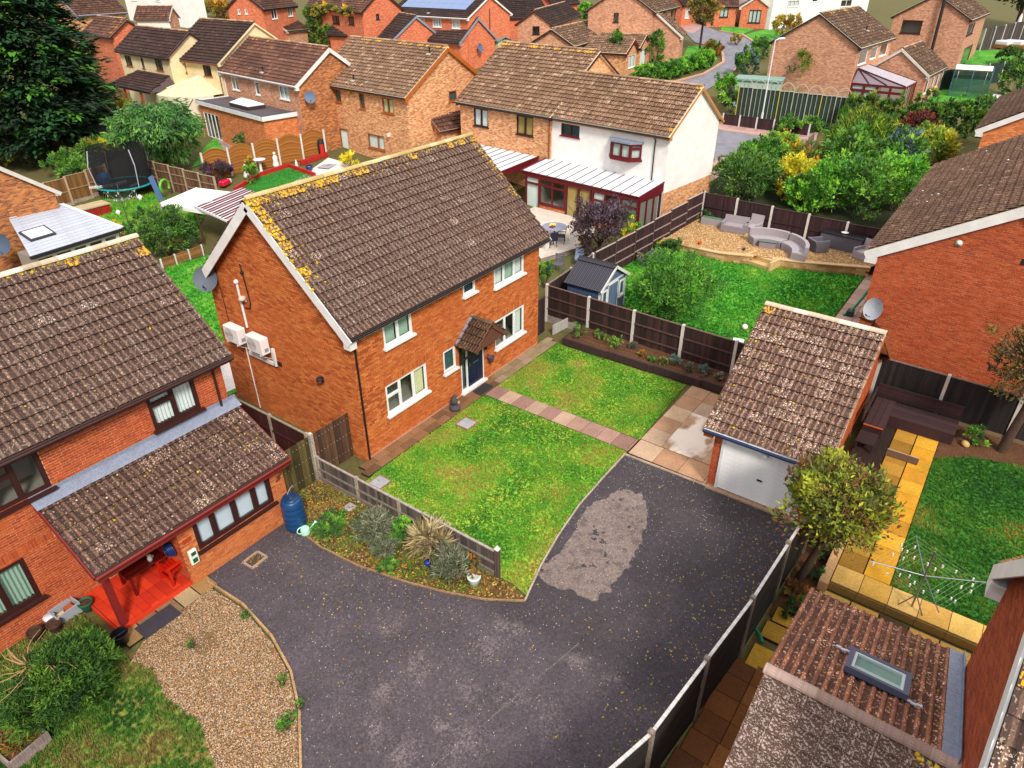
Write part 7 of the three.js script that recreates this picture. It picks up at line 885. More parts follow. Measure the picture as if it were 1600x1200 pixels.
// rattan furniture, each piece with base, seat, arms and back
const RAT = std({ map: dataTex(128, 128, (u, v) => { const a = Math.floor(u * 16) + Math.floor(v * 16), f = 0.92 + 0.16 * vnoise(u * 64, v * 64, 5, 64); return grey((a % 2 ? 0.92 : 0.76) * f); }, true, [0.4, 0.4]), roughness: 0.8 }), RC = lin('#a59aa2'), RC2 = lin('#b9aeb4'), RD = lin('#6c6a74');
function seat(name, label, cat, p, turn, w, col = RC, o = {}) {
  const t = thing(name, label, cat, [p[0], TY, p[2]], turn), d = o.d ?? 0.8, a = 0.13, hb = o.back ?? 0.85, ha = o.arm ?? 0.6, b = (n, c, ...q) => put(new Geo(c).box(...q), n, RAT, t);
  b('base', col, -w / 2, 0.04, -d / 2, w / 2, 0.34, d / 2); b('seat_cushion', mulc(col, 1.12), -w / 2 + a, 0.34, -d / 2 + a, w / 2 - a, 0.44, d / 2 + 0.01); b('armrest', col, -w / 2, 0.34, -d / 2, -w / 2 + a, ha, d / 2); b('armrest', col, w / 2 - a, 0.34, -d / 2, w / 2, ha, d / 2);
  const k = new Geo(mulc(col, 1.08)); k.bar(V(0, 0.34, -d / 2 + a / 2), V(0, hb, -d / 2 + (o.rec ?? -0.06)), w - 0.02, 0.1, V(0, 0, -1)); put(k, 'backrest', RAT, t); return t;
}
const F = -Math.PI / 2; // facing the camera side
seat('garden_sofa', 'two-seat grey rattan sofa at the left of the gravel terrace', 'sofa', [28.965,0.556,2.159], F + 0.1, 1.5); seat('garden_armchair', 'grey rattan armchair next to the two-seat sofa', 'armchair', [29.435,0.543,3.157], F - 0.1, 0.8, RC2, { back: 1.0 });
seat('garden_armchair', 'grey rattan armchair with a high back by the right-hand house', 'armchair', [28.742,0.339,9.653], F - 0.5, 0.8, RC2, { back: 1.0 }); seat('garden_armchair', 'square dark rattan tub chair in front of the black table', 'armchair', [28.502,0.378,7.267], F + 2.4, 0.85, RD, { back: 0.72, arm: 0.7 });
{ // curved corner sofa in two lengths
  const sec = (label, c, a0, a1) => { const t = thing('curved_sofa', label, 'sofa', [c[0], TY, c[1]]), arc = (r0, r1, y0, y1, col, name) => { const g = new Geo(col), n = 8; for (let i = 0; i < n; i++) { const u = mixn(a0, a1, i / n), v = mixn(a0, a1, (i + 1) / n), q = (a, r, y) => V(Math.cos(a) * r, y, Math.sin(a) * r); g.quad(q(u, r0, y1), q(u, r1, y1), q(v, r1, y1), q(v, r0, y1)); g.quad(q(v, r0, y0), q(u, r0, y0), q(u, r0, y1), q(v, r0, y1)); g.quad(q(u, r1, y0), q(v, r1, y0), q(v, r1, y1), q(u, r1, y1)); } for (const a of [a0, a1]) { const q = (r, y) => V(Math.cos(a) * r, y, Math.sin(a) * r); g.quad(q(r0, y0), q(r1, y0), q(r1, y1), q(r0, y1)); } put(g, name, RAT, t); }; arc(1.45, 2.25, 0.04, 0.36, RC, 'base'); arc(1.47, 2.12, 0.36, 0.45, RC2, 'seat_cushion'); arc(2.1, 2.3, 0.36, 0.85, RC2, 'backrest'); return t; };
  const c = [26.079,4.974]; sec('left length of the big curved rattan sofa, its back to the fence', c, -0.75, 0.3); sec('right length of the big curved rattan sofa, curling round towards the lawn', c, 0.36, 1.5);
  const t = thing('coffee_table', 'low square rattan table with a glass top before the curved sofa', 'table', [27.689,0.414,4.678], 0.2); t.position.y = TY; put(new Geo(RC).box(-0.55, 0, -0.45, 0.55, 0.4, 0.45), 'base', RAT, t); put(new Geo(lin('#5c6a64')).box(-0.6, 0.4, -0.5, 0.6, 0.42, 0.5), 'glass_top', M.gloss, t);
  const b = thing('garden_table', 'long dark-topped rattan table by the back fence', 'table', [29.557,0.388,8.269], F - 0.12); b.position.y = TY; put(new Geo(RD).box(-1.15, 0, -0.1, 1.15, 0.85, 0.35), 'front_panel', RAT, b); put(new Geo(RD).box(-1.15, 0, -0.6, -1.0, 0.85, -0.1), 'side_panel', RAT, b); put(new Geo(RD).box(1.0, 0, -0.6, 1.15, 0.85, -0.1), 'side_panel', RAT, b); put(new Geo(lin('#1e1c22')).box(-1.2, 0.86, -0.9, 1.2, 0.9, 0.4), 'table_top', M.gloss, b); const d = thing('plate', 'white plate on the dark table top', 'plate', [b.position.x + 0.2, TY + 0.9, b.position.z]); put(new Geo(lin('#f0f0f0')).lathe([[0.001, 0], [0.12, 0.01], [0.2, 0.04], [0.001, 0.03]], 16), 'dish', M.gloss, d);
  const s = thing('storage_bench', 'long low rattan planter box in the corner of the terrace fences', 'planter', [29.384,0.637,0.866], F + 0.05); s.position.y = TY; put(new Geo(RC2).box(-0.95, 0, -0.25, 0.95, 0.42, 0.25), 'box', RAT, s); put(new Geo(lin('#5c7a64')).box(-0.9, 0.42, -0.2, 0.9, 0.44, 0.2), 'lid', M.gloss, s);
}
[[25.565,0.425,1.37, 'terracotta ball on the terrace gravel', '#c8501c', 0.12], [26.112,0.282,3.819, 'dark stone on the terrace edge', '#3a3438', 0.1]].forEach(([x, y, z, l, c, r]) => { const t = thing('ornament', l, 'ornament', [x, TY, z]); put(new Geo(lin(c)).add(new THREE.SphereGeometry(r, 12, 8), MT(0, r * 0.8, 0)), 'ball', M.any, t); });
{ const t = thing('tray', 'white plastic tray on the lawn behind the garage ridge', 'tray', [15.86,0,7.366], 0.2); put(new Geo(lin('#e8eaee')).add(new RoundedBoxGeometry(0.7, 0.12, 0.5, 2, 0.04), MT(0, 0.06, 0)), 'shell', M.gloss, t); const b = thing('football', 'small white and orange ball on the lawn behind the garage ridge', 'ball', [17.406,0,7.127]); put(new Geo(lin('#efe9e4')).add(new THREE.SphereGeometry(0.14, 14, 10), MT(0, 0.14, 0)), 'ball', M.soft, b); put(new Geo(lin('#c8501c')).add(new THREE.SphereGeometry(0.1, 10, 8), MT(0.02, 0.08, 0.06)), 'patch', M.soft, b); }
{ // hose reel on the slab path
  const t = thing('hose_reel', 'green garden hose hanging on the brick wall by the slab path', 'hose', [22.114,0,11.008], 0), g = new Geo(lin('#1f8a70')); g.path([V(0, 1.6, 0.3), V(-0.1, 1.0, 0.1), V(-0.2, 0.3, -0.2), V(-0.5, 0.05, -0.5)], 0.06, 7); put(g, 'hose', M.gloss, t); const b = new Geo(lin('#1c3c3c')); b.cbox(-0.3, 0, -0.25, 0.4, 0.3, 0.3); put(b, 'reel', M.soft, t); }
// shed
{
  const t = thing('garden_shed', 'blue-painted timber shed with a black ridged roof and white trim', 'shed', [13.95, 0, -0.55]), L = 2.55, W = 1.75, h = 1.75, rT = 2.5, bl = ['#4c6690', '#48618a', '#506c98'].map(lin), gy = ['#6f8ab0', '#6882a8'].map(lin);
  const wall = new Geo(lin('#3d5478')); wall.box(0.02, 0, 0.02, L - 0.02, h, W - 0.02); wall.tri(V(L - 0.02, h, W - 0.02), V(L / 2, rT - 0.05, W - 0.02), V(0.02, h, W - 0.02)); wall.tri(V(0.02, h, W - 0.02), V(L / 2, rT - 0.05, W - 0.02), V(L - 0.02, h, W - 0.02)); const w = put(wall, 'wall', M.soft, t), n = 14;
  for (let i = 0; i < n; i++) { const y = (i * h) / n; let g = new Geo(bl[i % 3]); g.box(-0.012, y, 0, 0.022, y + h / n - 0.006, W); put(g, 'board', M.wood, w); g = new Geo(gy[i % 2]); g.box(0.02, y, W - 0.02, L - 0.02, y + h / n - 0.006, W + 0.012); put(g, 'board', M.wood, w); } for (let i = 0; i < 5; i++) { const y = h + i * 0.13, k = (1 - (y + 0.13 - h) / (rT - h)) * (L / 2), g = new Geo(gy[i % 2]); g.box(L / 2 - k, y, W - 0.02, L / 2 + k, y + 0.124, W + 0.012); put(g, 'board', M.wood, w); }
  const A = V(0, 0, 1), mk = (O, S, Adir) => { const g = new Geo(lin('#33323c')), len = Math.hypot(L / 2 + 0.14, rT - h + 0.08), N = Adir.clone().cross(S), B = new THREE.Matrix4().makeBasis(Adir, S, N).setPosition(O.x, O.y, O.z); g.at(B); g.box(0, 0, 0, W + 0.3, len, 0.03); const r = put(g, 'roof', M.soft, t); const k = 22; for (let i = 0; i < k; i++) { const q = new Geo(lin(i % 2 ? '#3d3c48' : '#474654')); q.at(B); const x = ((i + 0.5) / k) * (W + 0.3); q.tube(V(x, -0.01, 0.03), V(x, len, 0.03), 0.03, 0.03, 6, false); put(q, 'roof_rib', M.soft, r); } };
  const s1 = V(L / 2 + 0.14, rT - h + 0.08, 0).normalize(), s2 = V(-L / 2 - 0.14, rT - h + 0.08, 0).normalize(); mk(V(-0.14, h - 0.06, -0.15), s1, V(0, 0, 1)); mk(V(L + 0.14, h - 0.06, W + 0.15), s2, V(0, 0, -1)); const rd = new Geo(lin('#2c2b34')); rd.bar(V(L / 2 - 0.1, rT + 0.05, -0.16), V(L / 2 - 0.1, rT + 0.05, W + 0.16), 0.3, 0.03, V(-0.4, 0.9, 0)); rd.bar(V(L / 2 + 0.1, rT + 0.05, -0.16), V(L / 2 + 0.1, rT + 0.05, W + 0.16), 0.3, 0.03, V(0.4, 0.9, 0)); put(rd, 'ridge_cap', M.soft, t);
  const tr = new Geo(); tr.bar(V(-0.14, h - 0.1, W + 0.15), V(L / 2, rT, W + 0.15), 0.03, 0.14); tr.bar(V(L + 0.14, h - 0.1, W + 0.15), V(L / 2, rT, W + 0.15), 0.03, 0.14); put(tr, 'bargeboard', M.white, t); for (const x of [-0.02, L - 0.05]) { const c = new Geo(); c.box(x, 0, W - 0.05, x + 0.08, h, W + 0.03); put(c, 'corner_trim', M.white, t); } const c2 = new Geo(); c2.box(0.1, h - 0.04, W + 0.012, L - 0.1, h + 0.04, W + 0.03); put(c2, 'lintel', M.white, t);
  for (const x of [0.18, L - 0.68]) windowUnit(t, [0, 0, W + 0.07], 0, [x, 0.75, 0.5, 0.8], { mat: M.upvc, fillAll: 'dark', depth: 0.2, set: 0.05, f: 0.05, sillD: 0.02 }); const d = new Geo(gy[0]); d.box(0.82, 0.05, W + 0.012, 1.72, 1.65, W + 0.04); const door = put(d, 'door', M.wood, t), df = new Geo(); df.box(0.78, 0.03, W + 0.012, 0.82, 1.69, W + 0.05); df.box(1.72, 0.03, W + 0.012, 1.76, 1.69, W + 0.05); df.box(0.78, 1.65, W + 0.012, 1.76, 1.69, W + 0.052); put(df, 'door_trim', M.white, door);
}
shrub('bush', 'big rounded bright green bush behind the dark fence', 'bush', 15.9, 3.9, { r: [1.7, 1.75, 2.2], cy: 1.75, n: 17000, per: 30, size: 0.17, aspect: 0.32, pal: ['#559a20', '#6cae2a', '#438618', '#80bc34', '#357014'].map(lin), hollow: 0.55, spread: 0.16 }, 700);
shrub('purple_tree', 'dark purple-leaved tree behind the shed', 'tree', 20.6, -2.6, { r: [1.9, 1.9, 1.9], cy: 2.0, n: 6500, per: 24, size: 0.18, aspect: 0.35, pal: PAL.purple, hollow: 0.35, trunk: 0.1, trunkH: 1.2 }, 701); shrub('bush', 'lime yellow-green bush between the purple tree and the plum fence', 'bush', 22.6, -1.9, { r: [0.8, 1.3, 0.8], n: 1500, size: 0.2, pal: PAL.bright.concat(PAL.yellow) }, 702);
shrub('bedding_plant', 'dark green plants at the foot of the plum fence by the terrace wall', 'plant', 23.99,0.187, { r: [1.1, 0.5, 0.7], n: 1100, size: 0.16, pal: PAL.green.map((c) => mulc(c, 0.6)) }, 703); shrub('bedding_plant', 'yellow-flowered plant beside the curved stone wall', 'plant', 24.216,-0.455, { r: [0.4, 0.35, 0.4], n: 320, size: 0.16, pal: PAL.yellow.concat(PAL.green) }, 704); shrub('bedding_plant', 'grey-green rockery plants where the plum fence meets the lawn', 'plant', 22.122,-0.237, { r: [0.9, 0.4, 0.6], n: 800, size: 0.15, pal: PAL.grey.concat(PAL.blue) }, 705); shrub('bedding_plant', 'small green clump at the terrace corner by the fence', 'plant', 29.947,-0.275, { r: [0.6, 0.35, 0.5], n: 400, size: 0.16, pal: PAL.green }, 706);
// patio of the white house
{
  const P = pairs(18.743,-5.29, 21.746,-4.245, 24.131,-4.851, 25.208,-5.718, 25.261,-7.724, 25.112,-10.095, 22.82,-10.276); const g = new Geo(lin('#d8cabc')); const top = sheet(P, 0.22, [], [0, 0], 0); g.add(top.build()); for (let i = 0; i < P.length; i++) { const a = P[i], b = P[(i + 1) % P.length]; const q = (p, y) => V(p[0], land(...p) + y, p[1]); g.quad(q(b, -0.1), q(a, -0.1), q(a, 0.22), q(b, 0.22)); g.quad(q(a, -0.1), q(b, -0.1), q(b, 0.22), q(a, 0.22)); } const m = struct(g, 'patio', std({ map: T_GRAIN, roughness: 0.9 }), 'pale raised patio behind the white house');
  const c = ['#e2d4c6', '#d6c6b6', '#dccdbd'].map(lin), r = rng(6); for (let k = 0; k < 9; k++) { const t = k / 9, a = V(...[P[0][0], 0, P[0][1]]).lerp(V(P[5][0], 0, P[5][1]), t), b = V(P[1][0], 0, P[1][1]).lerp(V(P[3][0], 0, P[3][1]), t), a2 = V(P[0][0], 0, P[0][1]).lerp(V(P[5][0], 0, P[5][1]), t + 0.105), b2 = V(P[1][0], 0, P[1][1]).lerp(V(P[3][0], 0, P[3][1]), t + 0.105); for (const p of [a, b, a2, b2]) p.y = land(p.x, p.z) + 0.235; const s = new Geo(pick(c, r)); s.quad(a, b, b2, a2); put(s, 'slab', M.any, m); }
  const t = thing('patio_table', 'round patio table with a cloth and parasol base behind the main house roof', 'table', [21.767,0.404,-6.348]), tp = new Geo(lin('#8a90a4')); tp.lathe([[0.001, 0.74], [0.75, 0.74], [0.77, 0.72], [0.75, 0.7], [0.001, 0.7]], 22); put(tp, 'top', M.gloss, t); const tl = new Geo(lin('#38404c')); tl.tube(V(0, 0, 0), V(0, 0.7, 0), 0.05); tl.cbox(0, 0, 0, 0.7, 0.05, 0.7); put(tl, 'pedestal', M.soft, t); const cl = new Geo(lin('#d8d040')); cl.cbox(0.1, 0.745, -0.2, 0.5, 0.03, 0.35, 0.4); cl.col(lin('#7a3048')).cbox(-0.25, 0.745, 0, 0.3, 0.08, 0.25); put(cl, 'cloth', M.cloth, t);
  const chair = (label, p, turn) => { const t2 = thing('patio_chair', label, 'chair', p, turn, 'dark chairs round the patio table'), k = lin('#252c3e'); put(new Geo(k).box(-0.24, 0.42, -0.24, 0.24, 0.46, 0.24), 'seat', M.soft, t2); const bk = new Geo(k); bk.bar(V(0, 0.46, -0.22), V(0, 1.0, -0.34), 0.46, 0.03, V(0, 0, -1)); put(bk, 'backrest', M.soft, t2); for (const [x, z] of [[-0.22, -0.22], [0.22, -0.22], [-0.22, 0.22], [0.22, 0.22]]) put(new Geo(k).cbox(x, 0, z, 0.035, 0.44, 0.035), 'leg', M.soft, t2); for (const x of [-0.24, 0.24]) { const a = new Geo(k); a.box(x - 0.02, 0.62, -0.26, x + 0.02, 0.65, 0.2); put(a, 'armrest', M.soft, t2); } };
  chair('dark patio chair nearest the camera at the patio table', [20.561,0.331,-5.743], 2.6); chair('dark patio chair on the right of the patio table', [21.346,0.36,-5.618], 3.6); chair('dark patio chair on the left of the patio table', [20.599,0.346,-6.177], 1.8);
  const c3 = thing('folding_chair', 'grey slatted chair standing below the patio edge', 'chair', [18.287,0.026,-3.781], -1.2), k = lin('#5c6470'); put(new Geo(k).box(-0.25, 0.42, -0.22, 0.25, 0.46, 0.22), 'seat', M.soft, c3); for (let i = 0; i < 4; i++) put(new Geo(k).box(-0.25, 0.52 + i * 0.12, -0.25, 0.25, 0.6 + i * 0.12, -0.22), 'back_slat', M.soft, c3); for (const [x, z] of [[-0.23, -0.22], [0.23, -0.22], [-0.23, 0.2], [0.23, 0.2]]) put(new Geo(k).cbox(x, 0, z, 0.03, z < 0 ? 1.0 : 0.44, 0.03), 'leg', M.soft, c3);
  const fb = thing('folded_parasol', 'folded blue-grey cover lying by the shed', 'cover', [20.172,0.066,-3.597], 0.5); put(new Geo(lin('#7c8ca8')).add(new RoundedBoxGeometry(1.6, 0.18, 0.5, 2, 0.06), MT(0, 0.4, 0)), 'cover', M.cloth, fb); put(new Geo(lin('#5a6474')).cbox(0, 0, 0, 1.2, 0.36, 0.36), 'base', M.soft, fb);
  const bp = thing('flowerpot', 'cobalt blue pot beside the green shrub at the main house corner', 'flowerpot', [17.915,0.026,-4.303]); put(new Geo(lin('#1c3cb0')).lathe([[0.001, 0], [0.14, 0], [0.2, 0.3], [0.17, 0.33], [0.001, 0.28]], 14), 'pot', M.gloss, bp);
  shrub('bush', 'leafy green shrub at the far corner of the main house', 'bush', 16.098,-3.306, { r: [0.5, 0.8, 0.5], n: 800, size: 0.18, pal: PAL.green }, 710); shrub('bush', 'orange-brown clipped bush at the edge of the pale patio', 'bush', 21.746,-4.245, { r: [0.5, 0.55, 0.5], n: 800, size: 0.14, pal: PAL.autumn }, 711);
}
// ---------- gardens behind the main house ----------
const BL = pairs(-1.0, -7.6, 9, -7.6, 9.5, -21.5, 5.2, -22.3, 2.0, -16, -1.6, -9); struct(sheet(BL, 0.006), 'lawn', M_LAWN2, 'bright green lawn behind the main house'); grass('bright grass behind the main house', BL, 60, LAWNG, 551, 1.7, 0.006, [pairs(-1.7, -7.5, 2.3, -7.5, 2.3, -10.6, -1.7, -10.6)]);
struct(sheet(pairs(-1.5, -8.0, 2.2, -7.7, 2.2, -10.5, -1.2, -10.5), 0.012), 'patio', paint('#ece6e2', 0.9, { map: T_GRAIN }), 'white patio behind the back corner of the main house');
shrub('hedge', 'dense dark green hedge behind the left roof', 'hedge', 6.998,-23.665, { r: [2.3, 1.35, 1.2], cy: 1.3, n: 6500, size: 0.2, aspect: 0.5, pal: PAL.green.map((c) => mulc(c, 0.8)), hollow: 0.6 }, 712);
fence('low brown board edging in front of the dark hedge', [5.601,-22.045], [8.159,-22.035], { h: 0.55, n: 3, cols: WOODS.tan, post: { mat: M.wood, w: 0.08 }, boards: 'horizontal', bw: 0.18, cap: true, seed: 11 });
struct(sheet(pairs(6.108,-35.501, 9.675,-35.617, 12.021,-33.943, 11.894,-27.378, 9.213,-24.787, 7.798,-28.449, 7.166,-32.245), 0.008), 'lawn', M_LAWN2, 'green lawn round the trampoline');
{ const P = pairs(6.108,-35.501, 9.675,-35.617, 12.021,-33.943, 11.894,-27.378, 9.213,-24.787, 7.798,-28.449, 7.166,-32.245); grass('tufted grass round the trampoline', P, 40, ['#2f6a14', '#4c9018', '#7fa024', '#8a8030'].map(lin), 552, 2.2, 0.008); }
{ // grey-tiled garden room and its brown brick house
  const a = [-0.067,-23.108], b = [4.461,-23.486], w = b[0] - a[0], t = thing('garden_room', 'white-framed garden room with a pale grey hipped roof and skylight', 'conservatory', [a[0], 0, a[1]], Math.atan2(-(b[1] - a[1]), w)), D = 3.4, h = 2.45, rg = new Geo(lin('#aeb4c2')), R = 3.42, q = [V(-0.2, h, 0.2), V(w + 0.2, h, 0.2), V(w + 0.2, h, -D), V(-0.2, h, -D)], A = V(1.0, R, -D), B = V(3.8, R, -D);
  rg.quad(q[0], q[1], B, A); rg.tri(q[1], q[2], B); rg.quad(q[2], q[3], A, B); const roof = put(rg, 'roof', M.slate, t), s = new Geo(lin('#b9bfcc')), sl = V(0, R - h, -D - 0.2).normalize(), N = V(0, D + 0.2, R - h).normalize(), len = Math.hypot(R - h, D + 0.2);
  for (let j = 0; j < 13; j++) { const v = (j / 13) * len, x0 = mixn(-0.2, 1, j / 13), x1 = mixn(w + 0.2, 3.8, j / 13), x2 = mixn(w + 0.2, 3.8, (j + 1) / 13), p = (x, vv, u) => q[0].clone().add(V(x + 0.2, 0, 0)).addScaledVector(sl, vv).addScaledVector(N, u), g = new Geo(mulc(lin('#c2c8d6'), 0.92 + 0.1 * hash(j, 2, 3))), v2 = v + len / 13; g.quad(p(x0, v, 0.03), p(x1, v, 0.03), p(x2, v2, 0.012), p(x0 + 1.2 / 13, v2, 0.012)); g.quad(p(x0, v, 0), p(x1, v, 0), p(x1, v, 0.03), p(x0, v, 0.03)); put(g, 'tile_course', M.any, roof); }
  for (const [p0, p1] of [[q[1], B], [q[2], B], [A, B]]) { const g = new Geo(lin('#d8dae2')); g.bar(p0.clone().add(V(0, 0.05, 0)), p1.clone().add(V(0, 0.05, 0)), 0.22, 0.05); put(g, 'ridge_cap', M.soft, roof); }
  const sk = new Geo(lin('#3a3c44')), m = new THREE.Matrix4().makeBasis(V(1, 0, 0), sl, N).setPosition(0.55, h + 0.3, 0.2 - 1.1); sk.at(m); sk.box(0, 0, 0, 1.3, 1.0, 0.12); const skl = put(sk, 'skylight', M.soft, t), sg = new Geo(lin('#e4e6f0')); sg.at(m); sg.box(0.1, 0.1, 0.12, 1.2, 0.9, 0.13); put(sg, 'skylight_glass', M.gloss, skl);
  windowUnit(t, [0, 0, 0], 0, [0, 0.9, w, 1.4], { mat: M.upvc, lights: [1.2, 1.2, 1.0, 1.1, 1.0], fillAll: 'dark', f: 0.16, depth: 1.5, set: 0.05 }); const g2 = new Geo(); g2.box(0, -1, -0.15, w, 0.9, 0); g2.box(w - 0.1, -1, -D, w, h, 0); put(g2, 'wall', M.render, t); const ft = new Geo(lin('#1d1a20')); ft.box(-0.2, h - 0.16, 0.1, w + 0.2, h - 0.02, 0.26); ft.box(w + 0.12, h - 0.16, -D, w + 0.26, h - 0.02, 0.1); put(ft, 'gutter', M.soft, t);
far({ at: { p: [-5.85, 0, -34.5], yaw: -Math.PI / 2, L: 8, D: 9, eave: 4.25, ridge: 7.95 }, label: 'brown brick house at the left edge with its gable facing us', mat: M.brickBrown, trim: M.offwhite, barge: 0.2, ov: 0.25, roofTint: BRNR });
  dish('dark blue satellite dish on the brown brick wall beside the skylight', [0.1, 2.75, -26.45], -0.5, 0.5, lin('#43546a'), 1.6, -0.35);
}

// ---------- back gardens on the left ----------
{ // trampoline with its net
  const [x, z] = [10.904,-34.898], t = thing('trampoline', 'round trampoline with a teal rim and tall black safety net', 'trampoline', [x, land(x, z), z]), R = 1.85, h = 0.75, H = 2.5, g = new Geo(lin('#13909a')); g.lathe([[R - 0.28, h + 0.02], [R, h + 0.05], [R + 0.06, h], [R, h - 0.08], [R - 0.28, h - 0.02]], 32); put(g, 'rim_pad', M.gloss, t); put(new Geo(lin('#15151a')).lathe([[0.001, h], [R - 0.28, h]], 32), 'mat', M.soft, t);
  const fl = new Geo(lin('#3c4048')); for (let i = 0; i < 8; i++) { const a = (i / 8) * 6.283, p = V(Math.cos(a) * R, 0, Math.sin(a) * R); const q = new Geo(lin(i % 2 ? '#1c1e24' : '#b8bcc8')), top = V(p.x * 0.98, h + H, p.z * 0.98), mid = V(p.x * 1.12, h + H * 0.6, p.z * 1.12); q.path([p.clone().setY(h), mid, top], 0.035, 6); put(q, 'net_pole', M.soft, t); if (i % 2) { const l = new Geo(lin('#8a8e98')); l.tube(p.clone(), p.clone().setY(h), 0.03, 0.03, 6); put(l, 'leg', M.metal, t); } }
  const net = new Geo(lin('#17171d')); for (let i = 0; i < 32; i++) { const a = (i / 32) * 6.283, b = ((i + 1) / 32) * 6.283, q = (u, y) => V(Math.cos(u) * R * 0.95, y, Math.sin(u) * R * 0.95); net.quad(q(a, h), q(b, h), q(b, h + H), q(a, h + H)); } put(net, 'net', new THREE.MeshStandardMaterial({ color: '#14141a', roughness: 1, transparent: true, opacity: 0.8, side: THREE.DoubleSide }), t);
  const b = thing('exercise_ball', 'big bright blue ball on the trampoline rim', 'ball', [10.744,0.945,-36.36]); b.position.y = land(x, z) + h; b.position.x -= 1.0; b.position.z += 1.2; put(new Geo(lin('#1f78c8')).add(new THREE.SphereGeometry(0.45, 20, 14), MT(0, 0.5, 0)), 'ball', M.gloss, b);
  const s = thing('clothes_airer', 'white peg-covered line hanging before the trampoline', 'clothes line', [9.762,0.785,-34.702], 0.25); s.position.y += 0.7; const sg = new Geo(lin('#f0ece8')); for (let i = 0; i < 26; i++) sg.cbox(-1.5 + i * 0.115, 0.45 - i * 0.012 - 0.1 * Math.sin(i / 26 * 3.14), 0, 0.06, 0.14 + 0.05 * hash(i, 1, 2), 0.04, hash(i, 2, 2)); put(sg, 'pegs', M.soft, s).userData.kind = 'stuff'; put(new Geo(lin('#d8d8d8')).tube(V(-1.5, 0.5, 0), V(1.45, 0.2, 0), 0.015), 'line', M.soft, s);
  const p = thing('sign_board', 'small white board tied to the trampoline rim', 'sign', [10.931,0.815,-33.653], 0.3); p.position.y += 0.55; put(new Geo(lin('#efefef')).box(-0.4, 0, -0.02, 0.4, 0.4, 0.02), 'board', M.soft, p); const k = new Geo(lin('#2a2a30')); for (let i = 0; i < 5; i++) k.box(-0.3 + i * 0.12, 0.2 + 0.05 * (i % 2), 0.02, -0.22 + i * 0.12, 0.3, 0.024); put(k, 'print', M.soft, p);
}
rotaryDryer('rotary dryer hung with white pegs on the left lawn by the garden room', [7.509,0.314,-28.685], 0.3, 1.3, 3.0, 1.9, 0.5, 2, 8);
for (const [px, p, l, c, d] of [[0, [12.229,1.282,-40.689], 'white stone bird figure in the shrubs behind the brown fence', '#ece8e2', 0.5], [1, [10.778,0.773,-33.078], 'white plastic stool on the left lawn', '#f0f0f0', 0.35], [2, [8.54,0.548,-31.906], 'white plastic pot near the left rotary dryer', '#e8e8e8', 0.3]]) { const t = thing('garden_ornament', l, 'ornament', p); const g = new Geo(lin(c)); g.lathe([[0.001, 0], [d * 0.45, 0], [d * 0.3, d * 0.3], [d * 0.55, d * 0.7], [d * 0.2, d * 1.1], [0.001, d * 1.15]], 12); put(g, 'figure', M.soft, t); }
{ const t = thing('brick_planter', 'round-topped red brick planter at the edge of the left lawn', 'planter', [7.606,0.55,-33.218]); const g = new Geo(lin('#b8502c')); g.box(-0.9, -0.3, -0.5, 0.9, 0.6, 0.5); put(g, 'wall', M.brickRed, t); put(new Geo(lin('#c8b08c')).box(-0.95, 0.6, -0.55, 0.95, 0.68, 0.55), 'coping', M.any, t); }
fence('orange-brown board fence with pale posts left of the trampoline', [6.298,-36.144], [10.573,-36.393], { h: 1.8, n: 3, cols: WOODS.tan.map((c) => mulc(c, 0.8)), post: { mat: paint('#c0a488', 0.9), w: 0.12 }, rails: [0.9], railCol: lin('#c8a478'), cap: true, capCol: lin('#d0b48c'), gravel: 0.2, seed: 12 });
fence('weathered brown panel fence running back from the trampoline to the arched fence', [12.806,-35.805], [13.584,-28.166], { h: 1.75, n: 5, cols: WOODS.brown.map((c) => mulc(c, 0.9)), rails: [0.6, 1.2], railCol: lin('#b89878'), post: { mat: paint('#b8a088', 0.9), w: 0.1 }, cap: true, capCol: lin('#c8ae90'), seed: 13 });
fence('row of arch-topped orange panels with white posts beside the tan brick house', [15.679,-32.641], [24.474,-29.626], { h: 1.75, n: 5, arch: 0.32, cols: WOODS.orange, boards: 'horizontal', bw: 0.1, post: { mat: M.offwhite, w: 0.13 }, postUp: 0.2, cap: true, capCol: lin('#c88a3c'), seed: 14 });
fence('grey-purple fence behind the conifer and the willow', [13.521,-46.931], [17.143,-45.151], { h: 1.8, n: 3, cols: ['#6c6270', '#5e5462', '#787080'].map(lin), post: { mat: M.offwhite, w: 0.12 }, seed: 15 });
fence('brown slatted fence under the big conifer', [11.347,-53.048], [13.578,-42.678], { h: 1.6, n: 5, cols: WOODS.brown, post: { mat: M.concrete, w: 0.1 }, cap: true, capCol: lin('#b89c84'), seed: 16 });
fence('grey board fence between the cream house and the brown brick house', [25.739,-47.681], [23.682,-40.653], { h: 1.9, n: 3, cols: WOODS.grey, post: { mat: M.wood, w: 0.09 }, seed: 17 });
